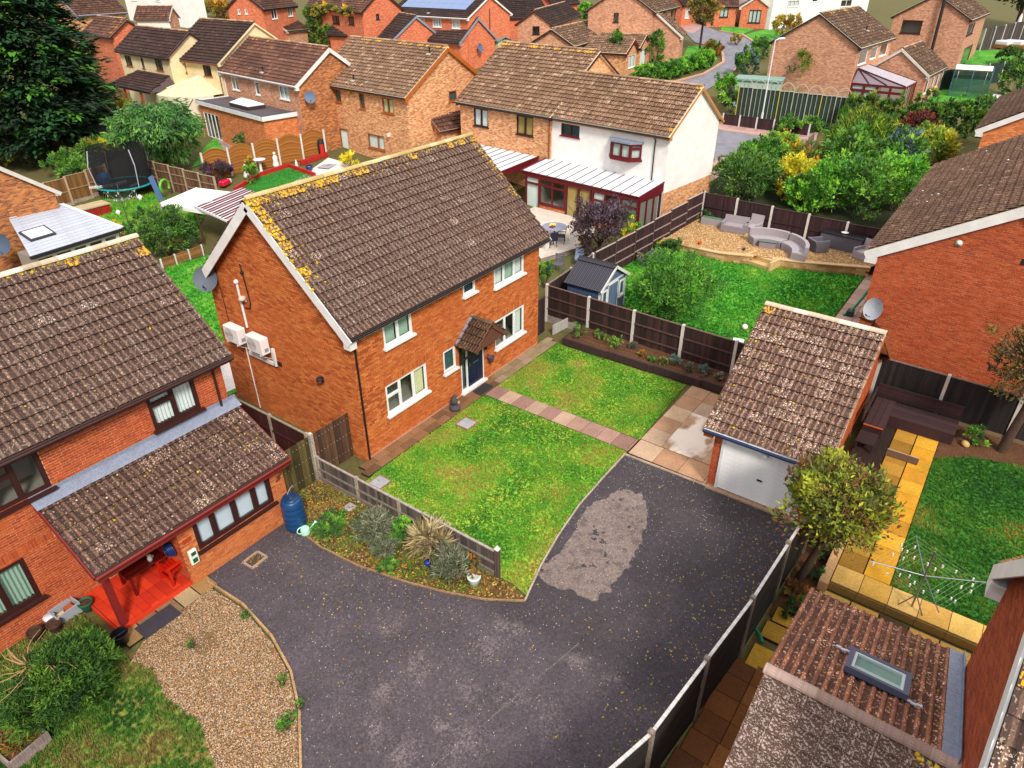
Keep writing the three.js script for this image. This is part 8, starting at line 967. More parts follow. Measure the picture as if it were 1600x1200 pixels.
// garden of the tan brick house
{
  const S = (n, P, l, m, lab) => struct(sheet(P, l, [], [0, 0], 1.5), n, m, lab), P1 = pairs(24.151,-29.047, 24.166,-26.272, 23.852,-22.708, 20.353,-23.057, 16.753,-26.271, 21.535,-28.056); S('patio', P1, 0.03, paint('#efe8e4', 0.9, { map: T_GRAIN }), 'bright white patio behind the tan brick house');
  const P2 = pairs(18.322,-30.04, 20.919,-29.877, 20.795,-26.784, 17.013,-25.906, 15.565,-28.96); S('lawn', P2, 0.03, std({ color: '#2f8a22', map: T_ROUGH, roughness: 1 }), 'flat artificial lawn framed in red boards'); grass('short vivid blades of the artificial lawn', P2, 60, ['#1f7a18', '#2f8f20', '#3c9c28'].map(lin), 553, 1.2, 0.03);
  const t = thing('lawn_border', 'bright red timber border round the artificial lawn', 'border', [0, 0, 0]), b = (p, q) => { const g = new Geo(lin('#b81e1c')), A = V(p[0], land(...p) + 0.15, p[1]), B = V(q[0], land(...q) + 0.15, q[1]); g.bar(A, B, 0.16, 0.34); put(g, 'beam', M.soft, t); }; b([18.322,-30.04], [20.919,-29.877]); b([20.919,-29.877], [20.734,-26.644]); b([18.322,-30.04], [15.512,-29.034]); b([21.831,-29.562], [24.429,-29.428]);
  const cov = thing('inspection_cover', 'grey recessed cover in the bright white patio', 'drain cover', [23.007,1.419,-27.702], 0.3); put(new Geo(lin('#b8aeb4')).box(-0.9, 0, -0.5, 0.9, 0.015, 0.5), 'lid', M.any, cov); put(new Geo(lin('#988e98')).box(-0.3, 0.015, -0.15, 0.3, 0.02, 0.15), 'mark', M.any, cov);
  const fig = (l, p, h, kind) => { const s = thing('statue', l, 'statue', p), g = new Geo(lin('#efeae6')); if (kind) { g.lathe([[0.001, 0], [h * 0.24, 0], [h * 0.1, h * 0.2], [h * 0.09, h * 0.75], [h * 0.42, h * 0.95], [h * 0.44, h], [0.001, h * 0.94]], 14); } else { g.lathe([[0.001, 0], [h * 0.2, 0], [h * 0.22, h * 0.15], [h * 0.14, h * 0.45], [h * 0.17, h * 0.62], [h * 0.07, h * 0.78], [0.001, h * 0.8]], 12); g.add(new THREE.SphereGeometry(h * 0.1, 10, 8), MT(0, h * 0.88, 0)); } put(g, 'figure', M.soft, s); };
  fig('white bird bath in front of the arched orange fence', [19.028,1.245,-30.649], 1.0, 1); fig('white garden statue right of the bird bath', [20.472,1.355,-30.747], 1.15); fig('small white statue left of the bird bath', [17.718,1.15,-30.664], 1.0); fig('little white figure on the corner of the white patio', [21.286,1.341,-29.36], 0.6);
  const pot = thing('flowerpot', 'dark blue pot on the bright white patio', 'flowerpot', [21.387,1.278,-28.028]); put(new Geo(lin('#1c3a6c')).lathe([[0.001, 0], [0.2, 0], [0.28, 0.4], [0.001, 0.38]], 14), 'pot', M.gloss, pot); put(new Geo(lin('#8a3c28')).lathe([[0.001, 0.41], [0.24, 0.4]], 12), 'soil', M.soil, pot);
  const car = thing('toy', 'small pink-red toy lying by the brown panel fence', 'toy', [15.768,1.003,-30.561], 0.4); put(new Geo(lin('#c81c3c')).add(new RoundedBoxGeometry(0.9, 0.4, 0.5, 2, 0.12), MT(0, 0.25, 0)), 'body', M.gloss, car); put(new Geo(lin('#eee')).add(new RoundedBoxGeometry(0.3, 0.3, 0.4, 2, 0.08), MT(0.5, 0.25, 0)), 'nose', M.gloss, car);
  const pj = thing('golf_bag', 'black and red bag standing by the last arched panel', 'bag', [24.092,1.56,-29.644]); put(new Geo(lin('#14161c')).lathe([[0.001, 0], [0.25, 0], [0.28, 0.9], [0.22, 1.3], [0.001, 1.35]], 12), 'bag', M.soft, pj); put(new Geo(lin('#d8281c')).cbox(-0.12, 0.2, 0.2, 0.25, 0.8, 0.15), 'pocket', M.soft, pj);
  shrub('bush', 'dark purple spiky bush before the first arched panel', 'bush', 16.042,-31.47, { r: [1.2, 0.9, 1.0], n: 1800, size: 0.24, aspect: 0.25, pal: PAL.purple.concat(['#7a4058'].map(lin)) }, 720); shrub('cypress', 'small green pointed conifer by the red lawn border', 'conifer', 17.153,-29.256, { r: [0.5, 1.0, 0.5], n: 1100, size: 0.2, aspect: 0.2, pal: PAL.green, mat: M.needle }, 721); shrub('bush', 'orange-leaved upright plant behind the small conifer', 'bush', 18.412,-31.053, { r: [0.4, 0.8, 0.3], n: 400, size: 0.2, pal: PAL.gold }, 722); shrub('bush', 'yellow-green spiky plant behind the main house ridge', 'bush', 23.659,-26.018, { r: [0.7, 0.6, 0.6], n: 420, size: 0.34, aspect: 0.2, pal: PAL.yellow }, 723); shrub('bush', 'white-flowered shrub against the flat-roofed extension', 'bush', 21.082,-35.197, { r: [1.1, 0.9, 0.8], n: 900, size: 0.2, pal: PAL.grey.concat(PAL.green) }, 724);
  S('patio', pairs(22.39,-41.261, 22.79,-38.912, 20.933,-35.406, 20.424,-37.193), 0.02, paint('#b49c94', 0.9, { map: T_ROUGH }), 'pinkish paved corner by the flat-roofed extension'); S('lawn', pairs(19.845,-39.098, 22.273,-40.826, 20.102,-36.578, 18.504,-35.736, 16.644,-35.898), 0.02, M_LAWN2, 'scrap of lawn beside the willow'); const wc = thing('garden_cover', 'white rumpled cover lying on the grass by the extension', 'cover', [24.159,2.28,-43.127]); put(new Geo(lin('#f0eef0')).add(new THREE.IcosahedronGeometry(1, 2), ME(0, 0.25, 0, 0, 0.4, 0, 1.0, 0.35, 0.7)), 'cover', M.cloth, wc);
}
{ // white canopy and the striped pergola roof behind the main house
  const t = thing('canopy', 'white four-post garden canopy behind the main house gable', 'canopy', [0, 0, 0]), q = [[8.569,-26.241], [9.523,-21.072], [12.479,-24.662], [11.751,-27.43]], c = q.reduce((a, p) => [a[0] + p[0] / 4, a[1] + p[1] / 4], [0, 0]), g = new Geo(lin('#f2efee')), A = V(c[0], 2.75, c[1]), p = q.map(([x, z]) => V(x, 2.35, z)); for (let i = 0; i < 4; i++) { const a = p[i], b = p[(i + 1) % 4]; g.tri(a, b, A); g.quad(a.clone().setY(2.12), b.clone().setY(2.12), b, a); } put(g, 'cover', M.cloth, t); for (const v of p) put(new Geo(lin('#8c90a0')).tube(V(v.x, land(v.x, v.z), v.z), v, 0.045), 'post', M.soft, t);
  const s = thing('pergola', 'lean-to of pink and white striped roof panels behind the main house gable', 'pergola', [0, 0, 0]), k = [[9.172,-23.452], [8.658,-19.536], [12.435,-20.325], [12.75,-23.87]].map(([x, z], i) => V(x, i < 2 ? 2.5 : 2.7, z)), n = 11; for (let i = 0; i < n; i++) { const f = (a, b, u) => a.clone().lerp(b, u), r = new Geo(lin(i % 2 ? '#f0e8ec' : '#c8a0a8')), u0 = i / n, u1 = (i + 1) / n, a = f(k[0], k[1], u0), b = f(k[0], k[1], u1), d = f(k[3], k[2], u0), e = f(k[3], k[2], u1); r.quad(a, b, e, d); const lo = [a, b, e, d].map((w) => w.clone().add(V(0, -0.03 - 0.02 * (i % 2), 0))); r.quad(lo[3], lo[2], lo[1], lo[0]); put(r, 'roof_strip', M.soft, s); if (i) { const bar = new Geo(lin('#5a3a3c')); bar.bar(a.clone().add(V(0, 0.03, 0)), d.clone().add(V(0, 0.03, 0)), 0.06, 0.05); put(bar, 'roof_bar', M.soft, s); } }
  const e = new Geo(lin('#e8e4e8')); e.bar(k[0].clone().add(V(0, -0.05, 0)), k[1].clone().add(V(0, -0.05, 0)), 0.08, 0.12); put(e, 'front_beam', M.soft, s); for (const v of k) put(new Geo(lin('#6a3a30')).tube(V(v.x, land(v.x, v.z) - 0.1, v.z), v, 0.06), 'post', M.wood, s);
  const pl = thing('paddle_board', 'blue board and green plastic slide leaning by the fence near the canopy', 'play equipment', [11.792,0.782,-31.85], 0.4); put(new Geo(lin('#5c7cb0')).bar(V(-0.3, 0, 0), V(-0.5, 1.7, -0.2), 0.4, 0.08, V(0, 0, 1)), 'board', M.gloss, pl); const sl = new Geo(lin('#5cb02c')); sl.add(new THREE.TorusGeometry(0.45, 0.09, 8, 18, 4.4), ME(0.35, 0.8, 0, 0, 0, -0.6)); put(sl, 'slide', M.gloss, pl);
}
// trees on the left
{
  const [x, z] = [11.768,-48.331], y = land(x, z), t = thing('conifer', 'huge dark green conifer filling the top left corner', 'conifer', [x, y, z]), g = new Geo(), r = rng(801), H = 23; const tr = new Geo(); tr.tube(V(0, -0.3, 0), V(0, H * 0.9, 0), 0.5, 0.08, 9); put(tr, 'trunk', M.bark, t);
  for (let i = 0; i < 1900; i++) { // drooping sprays, longer low down
    const f = Math.pow(r(), 0.9), yy = 1.2 + f * (H - 1.6), R = 6.5 * (f < 0.12 ? 0.8 + 1.6 * f : Math.pow(1 - (f - 0.12) / 0.9, 0.6)) * rr(0.6, 1.05, r), a = r() * 6.283, c = Math.cos(a), s = Math.sin(a), tone = mulc(pick(r() < 0.1 ? PAL.green.slice(0, 2) : PAL.dark, r), rr(0.7, 1.35, r)), n = 44;
    for (let k = 0; k < n; k++) { const u = 0.5 + 0.5 * Math.sqrt(r()), d = R * u, w = rr(-0.16, 0.16, r) * R * u * 0.9, p = V(c * d - s * w, yy + 0.1 * d - 0.2 * d * u + rr(-0.25, 0.25, r), s * d + c * w), L = rr(0.4, 0.85, r), al = V(c + rr(-0.6, 0.6, r), rr(-0.5, 0.35, r), s + rr(-0.6, 0.6, r)).normalize(), sd = al.clone().cross(V(rr(-0.4, 0.4, r), 1, rr(-0.4, 0.4, r))).normalize().multiplyScalar(L * 0.2); g.c = mulc(tone, rr(0.7, 1.3, r)); const tip = p.clone().addScaledVector(al, L), m = p.clone().addScaledVector(al, L * 0.4); g.tri(p, m.clone().add(sd), tip); g.tri(p, tip, m.clone().sub(sd)); }
  }
  put(g, 'crown', M.needle, t);
}
shrub('willow', 'broad drooping green tree in front of the cream house', 'tree', 15.089,-36.663, { r: [3.8, 2.5, 3.4], cy: 2.9, n: 11000, per: 26, size: 0.42, aspect: 0.28, droop: 0.9, pal: ['#3f7a2c', '#5c9a38', '#2f6424', '#7cb04c', '#4a8a30'].map(lin), hollow: 0.5, trunk: 0.25, trunkH: 2.0 }, 802);
const B = (name, label, cat, px, o, seed) => shrub(name, label, cat, px[0], px[1], o, seed), bu = (r, n, size, pal, o = {}) => ({ r, n, size, pal, ...o });
B('bush', 'golden yellow tree between the conifer and the willow', 'bush', [18.411,-49.03], bu([2.0, 1.6, 1.5], 2600, 0.3, PAL.gold, { aspect: 0.3 }), 803); B('bush', 'lime yellow bush in front of the grey-purple fence', 'bush', [13.939,-42.675], bu([1.6, 1.0, 1.2], 1500, 0.28, PAL.yellow.concat(PAL.green)), 804); B('bush', 'clipped green mound left of the trampoline', 'bush', [10.604,-42.045], bu([1.9, 1.0, 1.4], 1900, 0.24, PAL.green), 805); B('bush', 'low green shrubs behind the orange-brown fence', 'bush', [10.491,-39.72], bu([1.8, 0.9, 1.0], 1500, 0.24, PAL.green), 806); B('bush', 'dark ivy-covered stump below the conifer', 'bush', [9.599,-45.821], bu([1.4, 1.6, 1.2], 1600, 0.26, PAL.olive.map((c) => mulc(c, 0.5))), 807); B('bush', 'yellow bush cut by the left edge', 'bush', [8.466,-48.39], bu([1.4, 1.2, 1.2], 1300, 0.28, PAL.yellow.concat(PAL.gold)), 808); B('bush', 'lower yellow-gold bush at the left edge under the conifer', 'bush', [13.363,-59.37], bu([2.0, 1.4, 1.5], 1300, 0.3, PAL.gold), 809); B('bush', 'yellow-green leafy plant by the left rotary dryer', 'bush', [6.636,-28.403], bu([0.9, 0.6, 0.8], 700, 0.2, PAL.yellow.concat(PAL.green)), 810); B('bush', 'dark green tuft on the lawn right of the left rotary dryer', 'bush', [8.962,-28.861], bu([1.0, 0.6, 0.9], 700, 0.26, PAL.green), 811); B('bush', 'gold and green shrubs beside the trampoline net', 'bush', [12.628,-42.527], bu([1.3, 1.2, 1.0], 1200, 0.26, PAL.gold.concat(PAL.green)), 812);
// ---------- gardens, hedges and street on the right ----------
struct(sheet(pairs(30.4, -0.4, 39.668,-3.469, 45.703,-2.616, 47.513,1.017, 48.642,9.171, 44, 12.5, 30.5, 12.6), 0.004), 'planting_bed', std({ color: '#2f3a16', map: T_ROUGH, roughness: 1 }), 'planted ground behind the gravel terrace');
B('bush', 'dark green spreading shrub behind the left end of the terrace fence', 'bush', [34.813,0.499], bu([2.82, 1.92, 2.56], 7140, 0.26, PAL.green.map((c) => mulc(c, 0.8)), { aspect: 0.35 }), 820); B('bush', 'upright bright green shrub behind the dark spreading one', 'bush', [38.057,0.576], bu([2.05, 2.05, 1.92], 4420, 0.28, PAL.bright.concat(PAL.green)), 821); B('bush', 'bright lemon-yellow shrub in the right-hand gardens', 'bush', [36.711,3.165], bu([1.79, 1.79, 1.54], 3740, 0.24, PAL.yellow, { cy: 1.5 }), 822); B('bush', 'pale green shrub below the lemon-yellow one', 'bush', [35.379,4.323], bu([1.66, 1.28, 1.41], 2890, 0.24, PAL.bright), 823);
B('bush', 'yellow-green shrub at the street corner by the timber gate', 'bush', [41.761,0.893], bu([1.92, 1.66, 1.54], 2890, 0.26, PAL.bright.concat(PAL.gold)), 824); B('bush', 'glossy green bush over the middle of the terrace fence', 'bush', [35.881,5.756], bu([2.18, 2.05, 1.92], 4760, 0.24, PAL.bright), 825); B('bush', 'mid-green bush left of the right-hand brick roof', 'bush', [36.358,7.85], bu([2.30, 2.30, 2.05], 5440, 0.24, PAL.green.concat(PAL.bright)), 826); B('bush', 'bright green bush against the right-hand brick roof', 'bush', [38.587,9.192], bu([2.30, 2.18, 1.92], 4760, 0.24, PAL.bright), 827); B('bush', 'dark green shrub behind the lemon-yellow shrub', 'bush', [40.009,3.321], bu([1.79, 1.54, 1.54], 2890, 0.26, PAL.olive.concat(PAL.autumn)), 828); B('bush', 'green shrub right of the far rotary dryer', 'bush', [40.084,5.512], bu([2.18, 2.30, 1.92], 4080, 0.28, PAL.green), 829);
B('feathery_conifer', 'wide feathery olive-green conifer below the street hedge', 'conifer', [46.299,4.909], bu([3.6, 2.0, 2.4], 11900, 0.5, PAL.olive.concat(PAL.green), { aspect: 0.12, mat: M.needle }), 830); B('bush', 'yellow-leaved tall shrub beside the right-hand roof', 'bush', [48.032,9.723], bu([2.5, 1.9, 1.8], 5440, 0.3, ['#a8b02c', '#8ca626', '#c4c238', '#6f9420'].map(lin)), 831); B('bush', 'grey-green shrub in the middle of the right-hand gardens', 'bush', [44.304,8.291], bu([2.18, 2.18, 1.79], 4080, 0.28, PAL.green.concat(PAL.blue)), 832); B('bush', 'dark red-leaved shrub under the long hedge', 'bush', [53.81,7.724], bu([2.82, 1.66, 1.54], 3230, 0.28, ['#7a2c18', '#5c2014', '#a03a1c', '#4a2414'].map(lin)), 833);
rotaryDryer('grey rotary dryer folded upward in the right-hand gardens', [39.778,0.928,3.84], 0.6, 1.5, 1.9, 1.55, 0.45, 0, 9);
for (const [a, b, l, h, pal, s] of [[[53.324,2.438], [54.808,8.014], 'left length of the long clipped hedge above the feathery conifer', 3.6, PAL.olive.concat(PAL.green), 840], [[54.808,8.014], [60.696,12.851], 'right length of the long clipped hedge, darker green', 3.6, PAL.green.map((c) => mulc(c, 0.8)), 841], [[59.601,-20.064], [63.796,-17.929], 'left rounded length of the cul-de-sac hedge', 1.7, PAL.green.concat(PAL.bright), 842], [[64.318,-18.174], [70.148,-17.13], 'right rounded length of the cul-de-sac hedge', 1.7, PAL.bright, 843]]) { const t = thing('hedge', l, 'hedge', [0, 0, 0]), g = new Geo(), n = 6; for (let i = 0; i < n; i++) { const k = i / (n - 1), x = mixn(a[0], b[0], k), z = mixn(a[1], b[1], k), w = Math.hypot(b[0] - a[0], b[1] - a[1]) / n; leafGeo({ into: g, c: [x, land(x, z) + h * 0.5, z], r: [Math.max(0.8, w * 0.75), h * 0.52, Math.max(0.8, w * 0.6)], n: 1700, size: 0.28, pal, hollow: 0.55, aspect: 0.5 }, s * 10 + i); } put(g, 'foliage', M.leaf, t); }
// the street
const ROADM = std({ map: grain(121, 0.85, 0.25, 0.2, 4), color: '#8d8a96', roughness: 0.9 }), PAVM = std({ map: grain(122, 0.85, 0.2, 0.2, 3), color: '#c49a94', roughness: 0.9 });
const ST = pairs(32.523,-5.118, 42.319,-4.206, 45.085,-1.348, 48.004,1.171, 50.662,0.734, 49.363,-2.859, 48.704,-6.839, 48.865,-10.807, 48.153,-15.235, 47.056,-20.393, 43.586,-25.311, 30.417,-16.98); struct(sheet(ST, 0.02), 'road', ROADM, 'grey street passing behind the white house');
struct(sheet(pairs(50.831,0.683, 49.532,-2.919, 48.876,-6.91, 49.043,-10.89, 50.682,-11.655, 50.736,-7.498, 51.444,-3.594, 52.486,0.351), 0.1), 'pavement', PAVM, 'pink pavement on the far side of the street'); kerb('kerb', pairs(50.662,0.734, 49.363,-2.859, 48.704,-6.839, 48.865,-10.807), paint('#d8b49c', 0.9), 0.12, 0.15);
struct(sheet(pairs(35.733,-2.692, 41.834,-4.375, 44.06,-2.01, 41.539,-0.834, 38.715,-2.471), 0.015), 'driveway', PAVM, 'pinkish drive beside the white gable');
struct(sheet(pairs(54,-18.36, 58.955,-19.134, 61.201,-16.859, 65.99,-15.793, 72.559,-16.443, 77.316,-18.474, 80.828,-21.188, 81.457,-23.713, 86.653,-27.326, 91.525,-30.139, 94.618,-29.171, 90.07,-23.988, 89.309,-20.438, 85.468,-17.27, 80.437,-15.257, 74.217,-14.64, 69.486,-13.847, 63.086,-13.26, 55.139,-12.734, 48.208,-11.737), 0.02), 'road', ROADM, 'curving grey cul-de-sac at the top right of centre');
kerb('kerb', pairs(56.17,-19.52, 59.43,-19.377, 61.693,-17.09, 66.528,-16.026, 72.95,-16.448, 77.404,-18.348, 81.239,-21.276), paint('#c89c84', 0.9), 0.12, 0.3); kerb('kerb', pairs(69.486,-13.847, 74.217,-14.64, 80.437,-15.257, 85.468,-17.27, 89.726,-20.599, 90.5,-24.165), paint('#c89c84', 0.9), 0.12, 0.25);
struct(sheet(pairs(91.215,-30.585, 93.674,-30.532, 93.282,-27.61, 87.296,-26.403, 87.285,-27.991), 0.03), 'driveway', PAVM, 'pink brick drive with the parked white car');
for (const [P, l] of [[pairs(91.033,-24.2, 94.727,-25.529, 94.631,-20.647, 90.146,-20.76), 'bright front lawn of the orange bungalows'], [pairs(89.309,-20.438, 95.386,-19.561, 94.688,-15.782, 84.889,-13.378, 84.89,-16.725), 'yellow-green bank at the bend of the cul-de-sac'], [pairs(72.069,-21.153, 79.126,-23.627, 80.284,-21.298, 77.095,-18.79, 72.291,-18.521), 'dry grass island round the street tree'], [pairs(70.508,5.071, 74.793,6.066, 74.646,10.12, 70.47,10.92, 67.287,6.785), 'bright lawn in front of the netted garden frame'], [pairs(96.763,5.564, 99.713,11.057, 89.117,12.05, 87.799,5.859), 'flat bright lawn at the right edge by the loungers'], [pairs(39.56,2.691, 41.017,3.012, 41.01,4.73, 38.101,5.119, 36.618,4.192), 'little green lawn under the far rotary dryer']]) struct(sheet(P, 0.03), 'lawn', M_LAWN2, l);
{ // lamp posts
  const lamp = (l, p, h, arm) => { const t = thing('street_lamp', l, 'street lamp', p), g = new Geo(lin('#dfe0e4')); g.tube(V(0, 0, 0), V(0, 1.4, 0), 0.1, 0.1, 8); g.tube(V(0, 1.4, 0), V(0, h, 0), 0.065, 0.05, 8); put(g, 'column', M.soft, t); const a = new Geo(lin('#e8e8ec')); a.tube(V(0, h - 0.05, 0), V(arm[0] * 0.5, h + 0.05, arm[1] * 0.5), 0.04); a.add(new RoundedBoxGeometry(0.7, 0.14, 0.26, 2, 0.05), ME(arm[0] * 0.8, h + 0.05, arm[1] * 0.8, 0, Math.atan2(-arm[1], arm[0]), 0)); put(a, 'lantern', M.soft, t); }; lamp('tall white street lamp in front of the pink gable', [50.676,2.139,-4.052], 7.0, [0.9, 0.3]); lamp('slim pale lamp post near the white house at the top right', [91.472,5.734,-15.834], 6.5, [0.3, 0.1]);
}
// picket fence, tall netted frames, and the arched trellis
fence('dark brown picket fence along the far pavement', [50.02,-7.204], [51.115,-0.089], { h: 0.95, n: 5, bw: 0.14, cols: WOODS.purple, post: { mat: M.wood, w: 0.12 }, cap: true, seed: 18 });
{
  const a = [52.499,-7.011], b = [54.282,1.973], d = [b[0] - a[0], b[1] - a[1]], L = Math.hypot(...d), t = thing('trellis_screen', 'tall dark green mesh screen with pale uprights and arched trellis tops', 'trellis', [a[0], land(...a), a[1]], Math.atan2(-d[1], d[0])), n = 8, w = L / n, y = (x) => land(a[0] + (d[0] * x) / L, a[1] + (d[1] * x) / L) - land(...a); const h = 2.7;
  for (let i = 0; i < n; i++) { const y0 = y(i * w), m = new Geo(lin('#24382f')); m.quad(V(i * w, y0, 0), V((i + 1) * w, y0, 0), V((i + 1) * w, y0 + h, 0), V(i * w, y0 + h, 0)); put(m, 'mesh_panel', M.soft, t); for (const q of [0, 0.33, 0.66]) { const u = new Geo(lin(q ? '#8c9484' : (i % 3 ? '#b8b8a8' : '#c8b83c'))); u.cbox((i + q) * w, y0 - 0.2, 0.05, 0.07, h + 0.5, 0.05); put(u, 'upright', M.soft, t); } const r = new Geo(lin('#b8b4a4')), k = 10; for (let s = 0; s < k; s++) { const f = (v) => V((i + v) * w, y0 + h + 0.25 + 0.45 * Math.sin(v * Math.PI), 0.05); r.bar(f(s / k), f((s + 1) / k), 0.06, 0.06); if (s % 2) r.bar(V((i + s / k) * w, y0 + h, 0.05), f(s / k), 0.03, 0.03); } r.box(i * w, y0 + h - 0.03, 0.02, (i + 1) * w, y0 + h + 0.04, 0.08); put(r, 'arched_trellis', M.soft, t); }
  const c = thing('garden_store', 'pale mint metal cabin roof behind the mesh screen', 'shed', [57.781,2.817,-7.067], Math.atan2(-d[1], d[0])); put(new Geo(lin('#a8c4b8')).box(-2.0, 0, -1.2, 2.0, 2.3, 1.2), 'wall', M.soft, c); put(new Geo(lin('#7fa396')).box(-2.15, 2.3, -1.35, 2.15, 2.45, 1.35), 'roof', M.soft, c);
  B('bush', 'green shrub spilling over the picket fence', 'bush', [50.403,-1.688], bu([1.3, 0.9, 0.9], 1400, 0.24, PAL.green), 850); B('bush', 'flat green shrub right along the picket fence', 'bush', [52.707,-0.252], bu([2.0, 0.7, 0.9], 1500, 0.24, PAL.green), 851); B('bush', 'leafy green climber left of the mesh screen', 'bush', [53.762,-7.998], bu([1.4, 1.4, 1.0], 1500, 0.26, PAL.bright.concat(PAL.grey)), 852); B('bush', 'big yellow-speckled bush against the pink gable', 'bush', [63.925,-4.273], bu([4.2, 2.6, 1.6], 6500, 0.3, PAL.green.concat(PAL.gold.slice(2)), { aspect: 0.5, cy: 2.8 }), 853); B('bush', 'round clipped green bush behind the white gable', 'bush', [56.487,-9.663], bu([1.5, 1.6, 1.4], 2200, 0.26, PAL.bright), 854); B('bush', 'grey-green round bush by the bend of the cul-de-sac', 'bush', [68.028,-11.905], bu([1.9, 1.7, 1.6], 2600, 0.28, PAL.green.concat(PAL.blue)), 855); B('bush', 'clipped green cone hedge right of the white garage door', 'bush', [67.225,-22.39], bu([1.3, 1.9, 1.2], 2200, 0.26, PAL.green), 856); B('cypress', 'slim dark green cypress in front of the small tan gables', 'conifer', [61.942,-24.595], bu([1.1, 2.4, 1.0], 2600, 0.26, PAL.dark.concat(PAL.green), { mat: M.needle, aspect: 0.25 }), 857); B('bush', 'dark green bush on the outer bend of the cul-de-sac', 'bush', [77.322,-13.651], bu([2.2, 1.3, 1.4], 2000, 0.28, PAL.green), 858); B('bush', 'russet bush on the dry grass island', 'bush', [75.335,-18.864], bu([1.9, 1.0, 1.2], 1700, 0.28, PAL.autumn.concat(PAL.olive)), 859);
  B('bush', 'orange-flowered climber at the left end of the long hedge', 'bush', [54.408,2.151], bu([0.9, 1.6, 0.7], 700, 0.3, ['#d87a1c', '#c86414', '#7a6a1c'].map(lin)), 870);
}
shrub('street_tree', 'bronze round-headed tree with a bare trunk in the cul-de-sac', 'tree', 77.497,-21.362, { r: [2.3, 1.9, 2.1], cy: 4.6, n: 4200, size: 0.28, aspect: 0.5, pal: ['#8a7a24', '#a0802a', '#6a5c1c', '#b08c30', '#5c4a18', '#76801f'].map(lin), hollow: 0.4, up: 0.1, trunk: 0.16, trunkH: 3.6 }, 860);
{ // parked car
  const [x, z] = [94.933,-28.718], t = thing('parked_car', 'white hatchback parked on the pink drive behind the street tree', 'car', [x, land(x, z), z], 0.9), s = new THREE.Shape([[-2, 0.35], [2, 0.35], [2.02, 0.75], [1.5, 0.9], [0.9, 1.42], [-1.1, 1.46], [-1.9, 0.95]].map(([a, b]) => new THREE.Vector2(a, b))), g = new Geo(lin('#dfe4ec')); g.add(new THREE.ExtrudeGeometry(s, { depth: 1.6, bevelSize: 0.08, bevelThickness: 0.08, bevelSegments: 2 }), MT(0, 0, -0.8)); put(g, 'body', M.gloss, t);
  for (const zz of [-0.9, 0.9]) { const w = new Geo(lin('#1c2430')); w.quad(V(-1.0, 0.95, zz * 0.99), V(0.95, 0.95, zz * 0.99), V(0.7, 1.32, zz * 0.99), V(-0.95, 1.36, zz * 0.99)); put(w, 'window', M.gloss, t); for (const xx of [-1.25, 1.25]) { const q = new Geo(lin('#16161a')); q.tube(V(xx, 0.32, zz * 0.8), V(xx, 0.32, zz * 1.0), 0.32, 0.32, 16); put(q, 'wheel', M.soft, t); } } const ws = new Geo(lin('#243040')); ws.quad(V(1.55, 0.9, -0.7), V(1.55, 0.9, 0.7), V(1.0, 1.36, 0.65), V(1.0, 1.36, -0.65)); put(ws, 'windscreen', M.gloss, t); for (const zz of [-0.6, 0.6]) put(new Geo(lin('#f4f4f4')).box(2.0, 0.6, zz - 0.18, 2.1, 0.74, zz + 0.18), 'headlight', M.gloss, t);
}
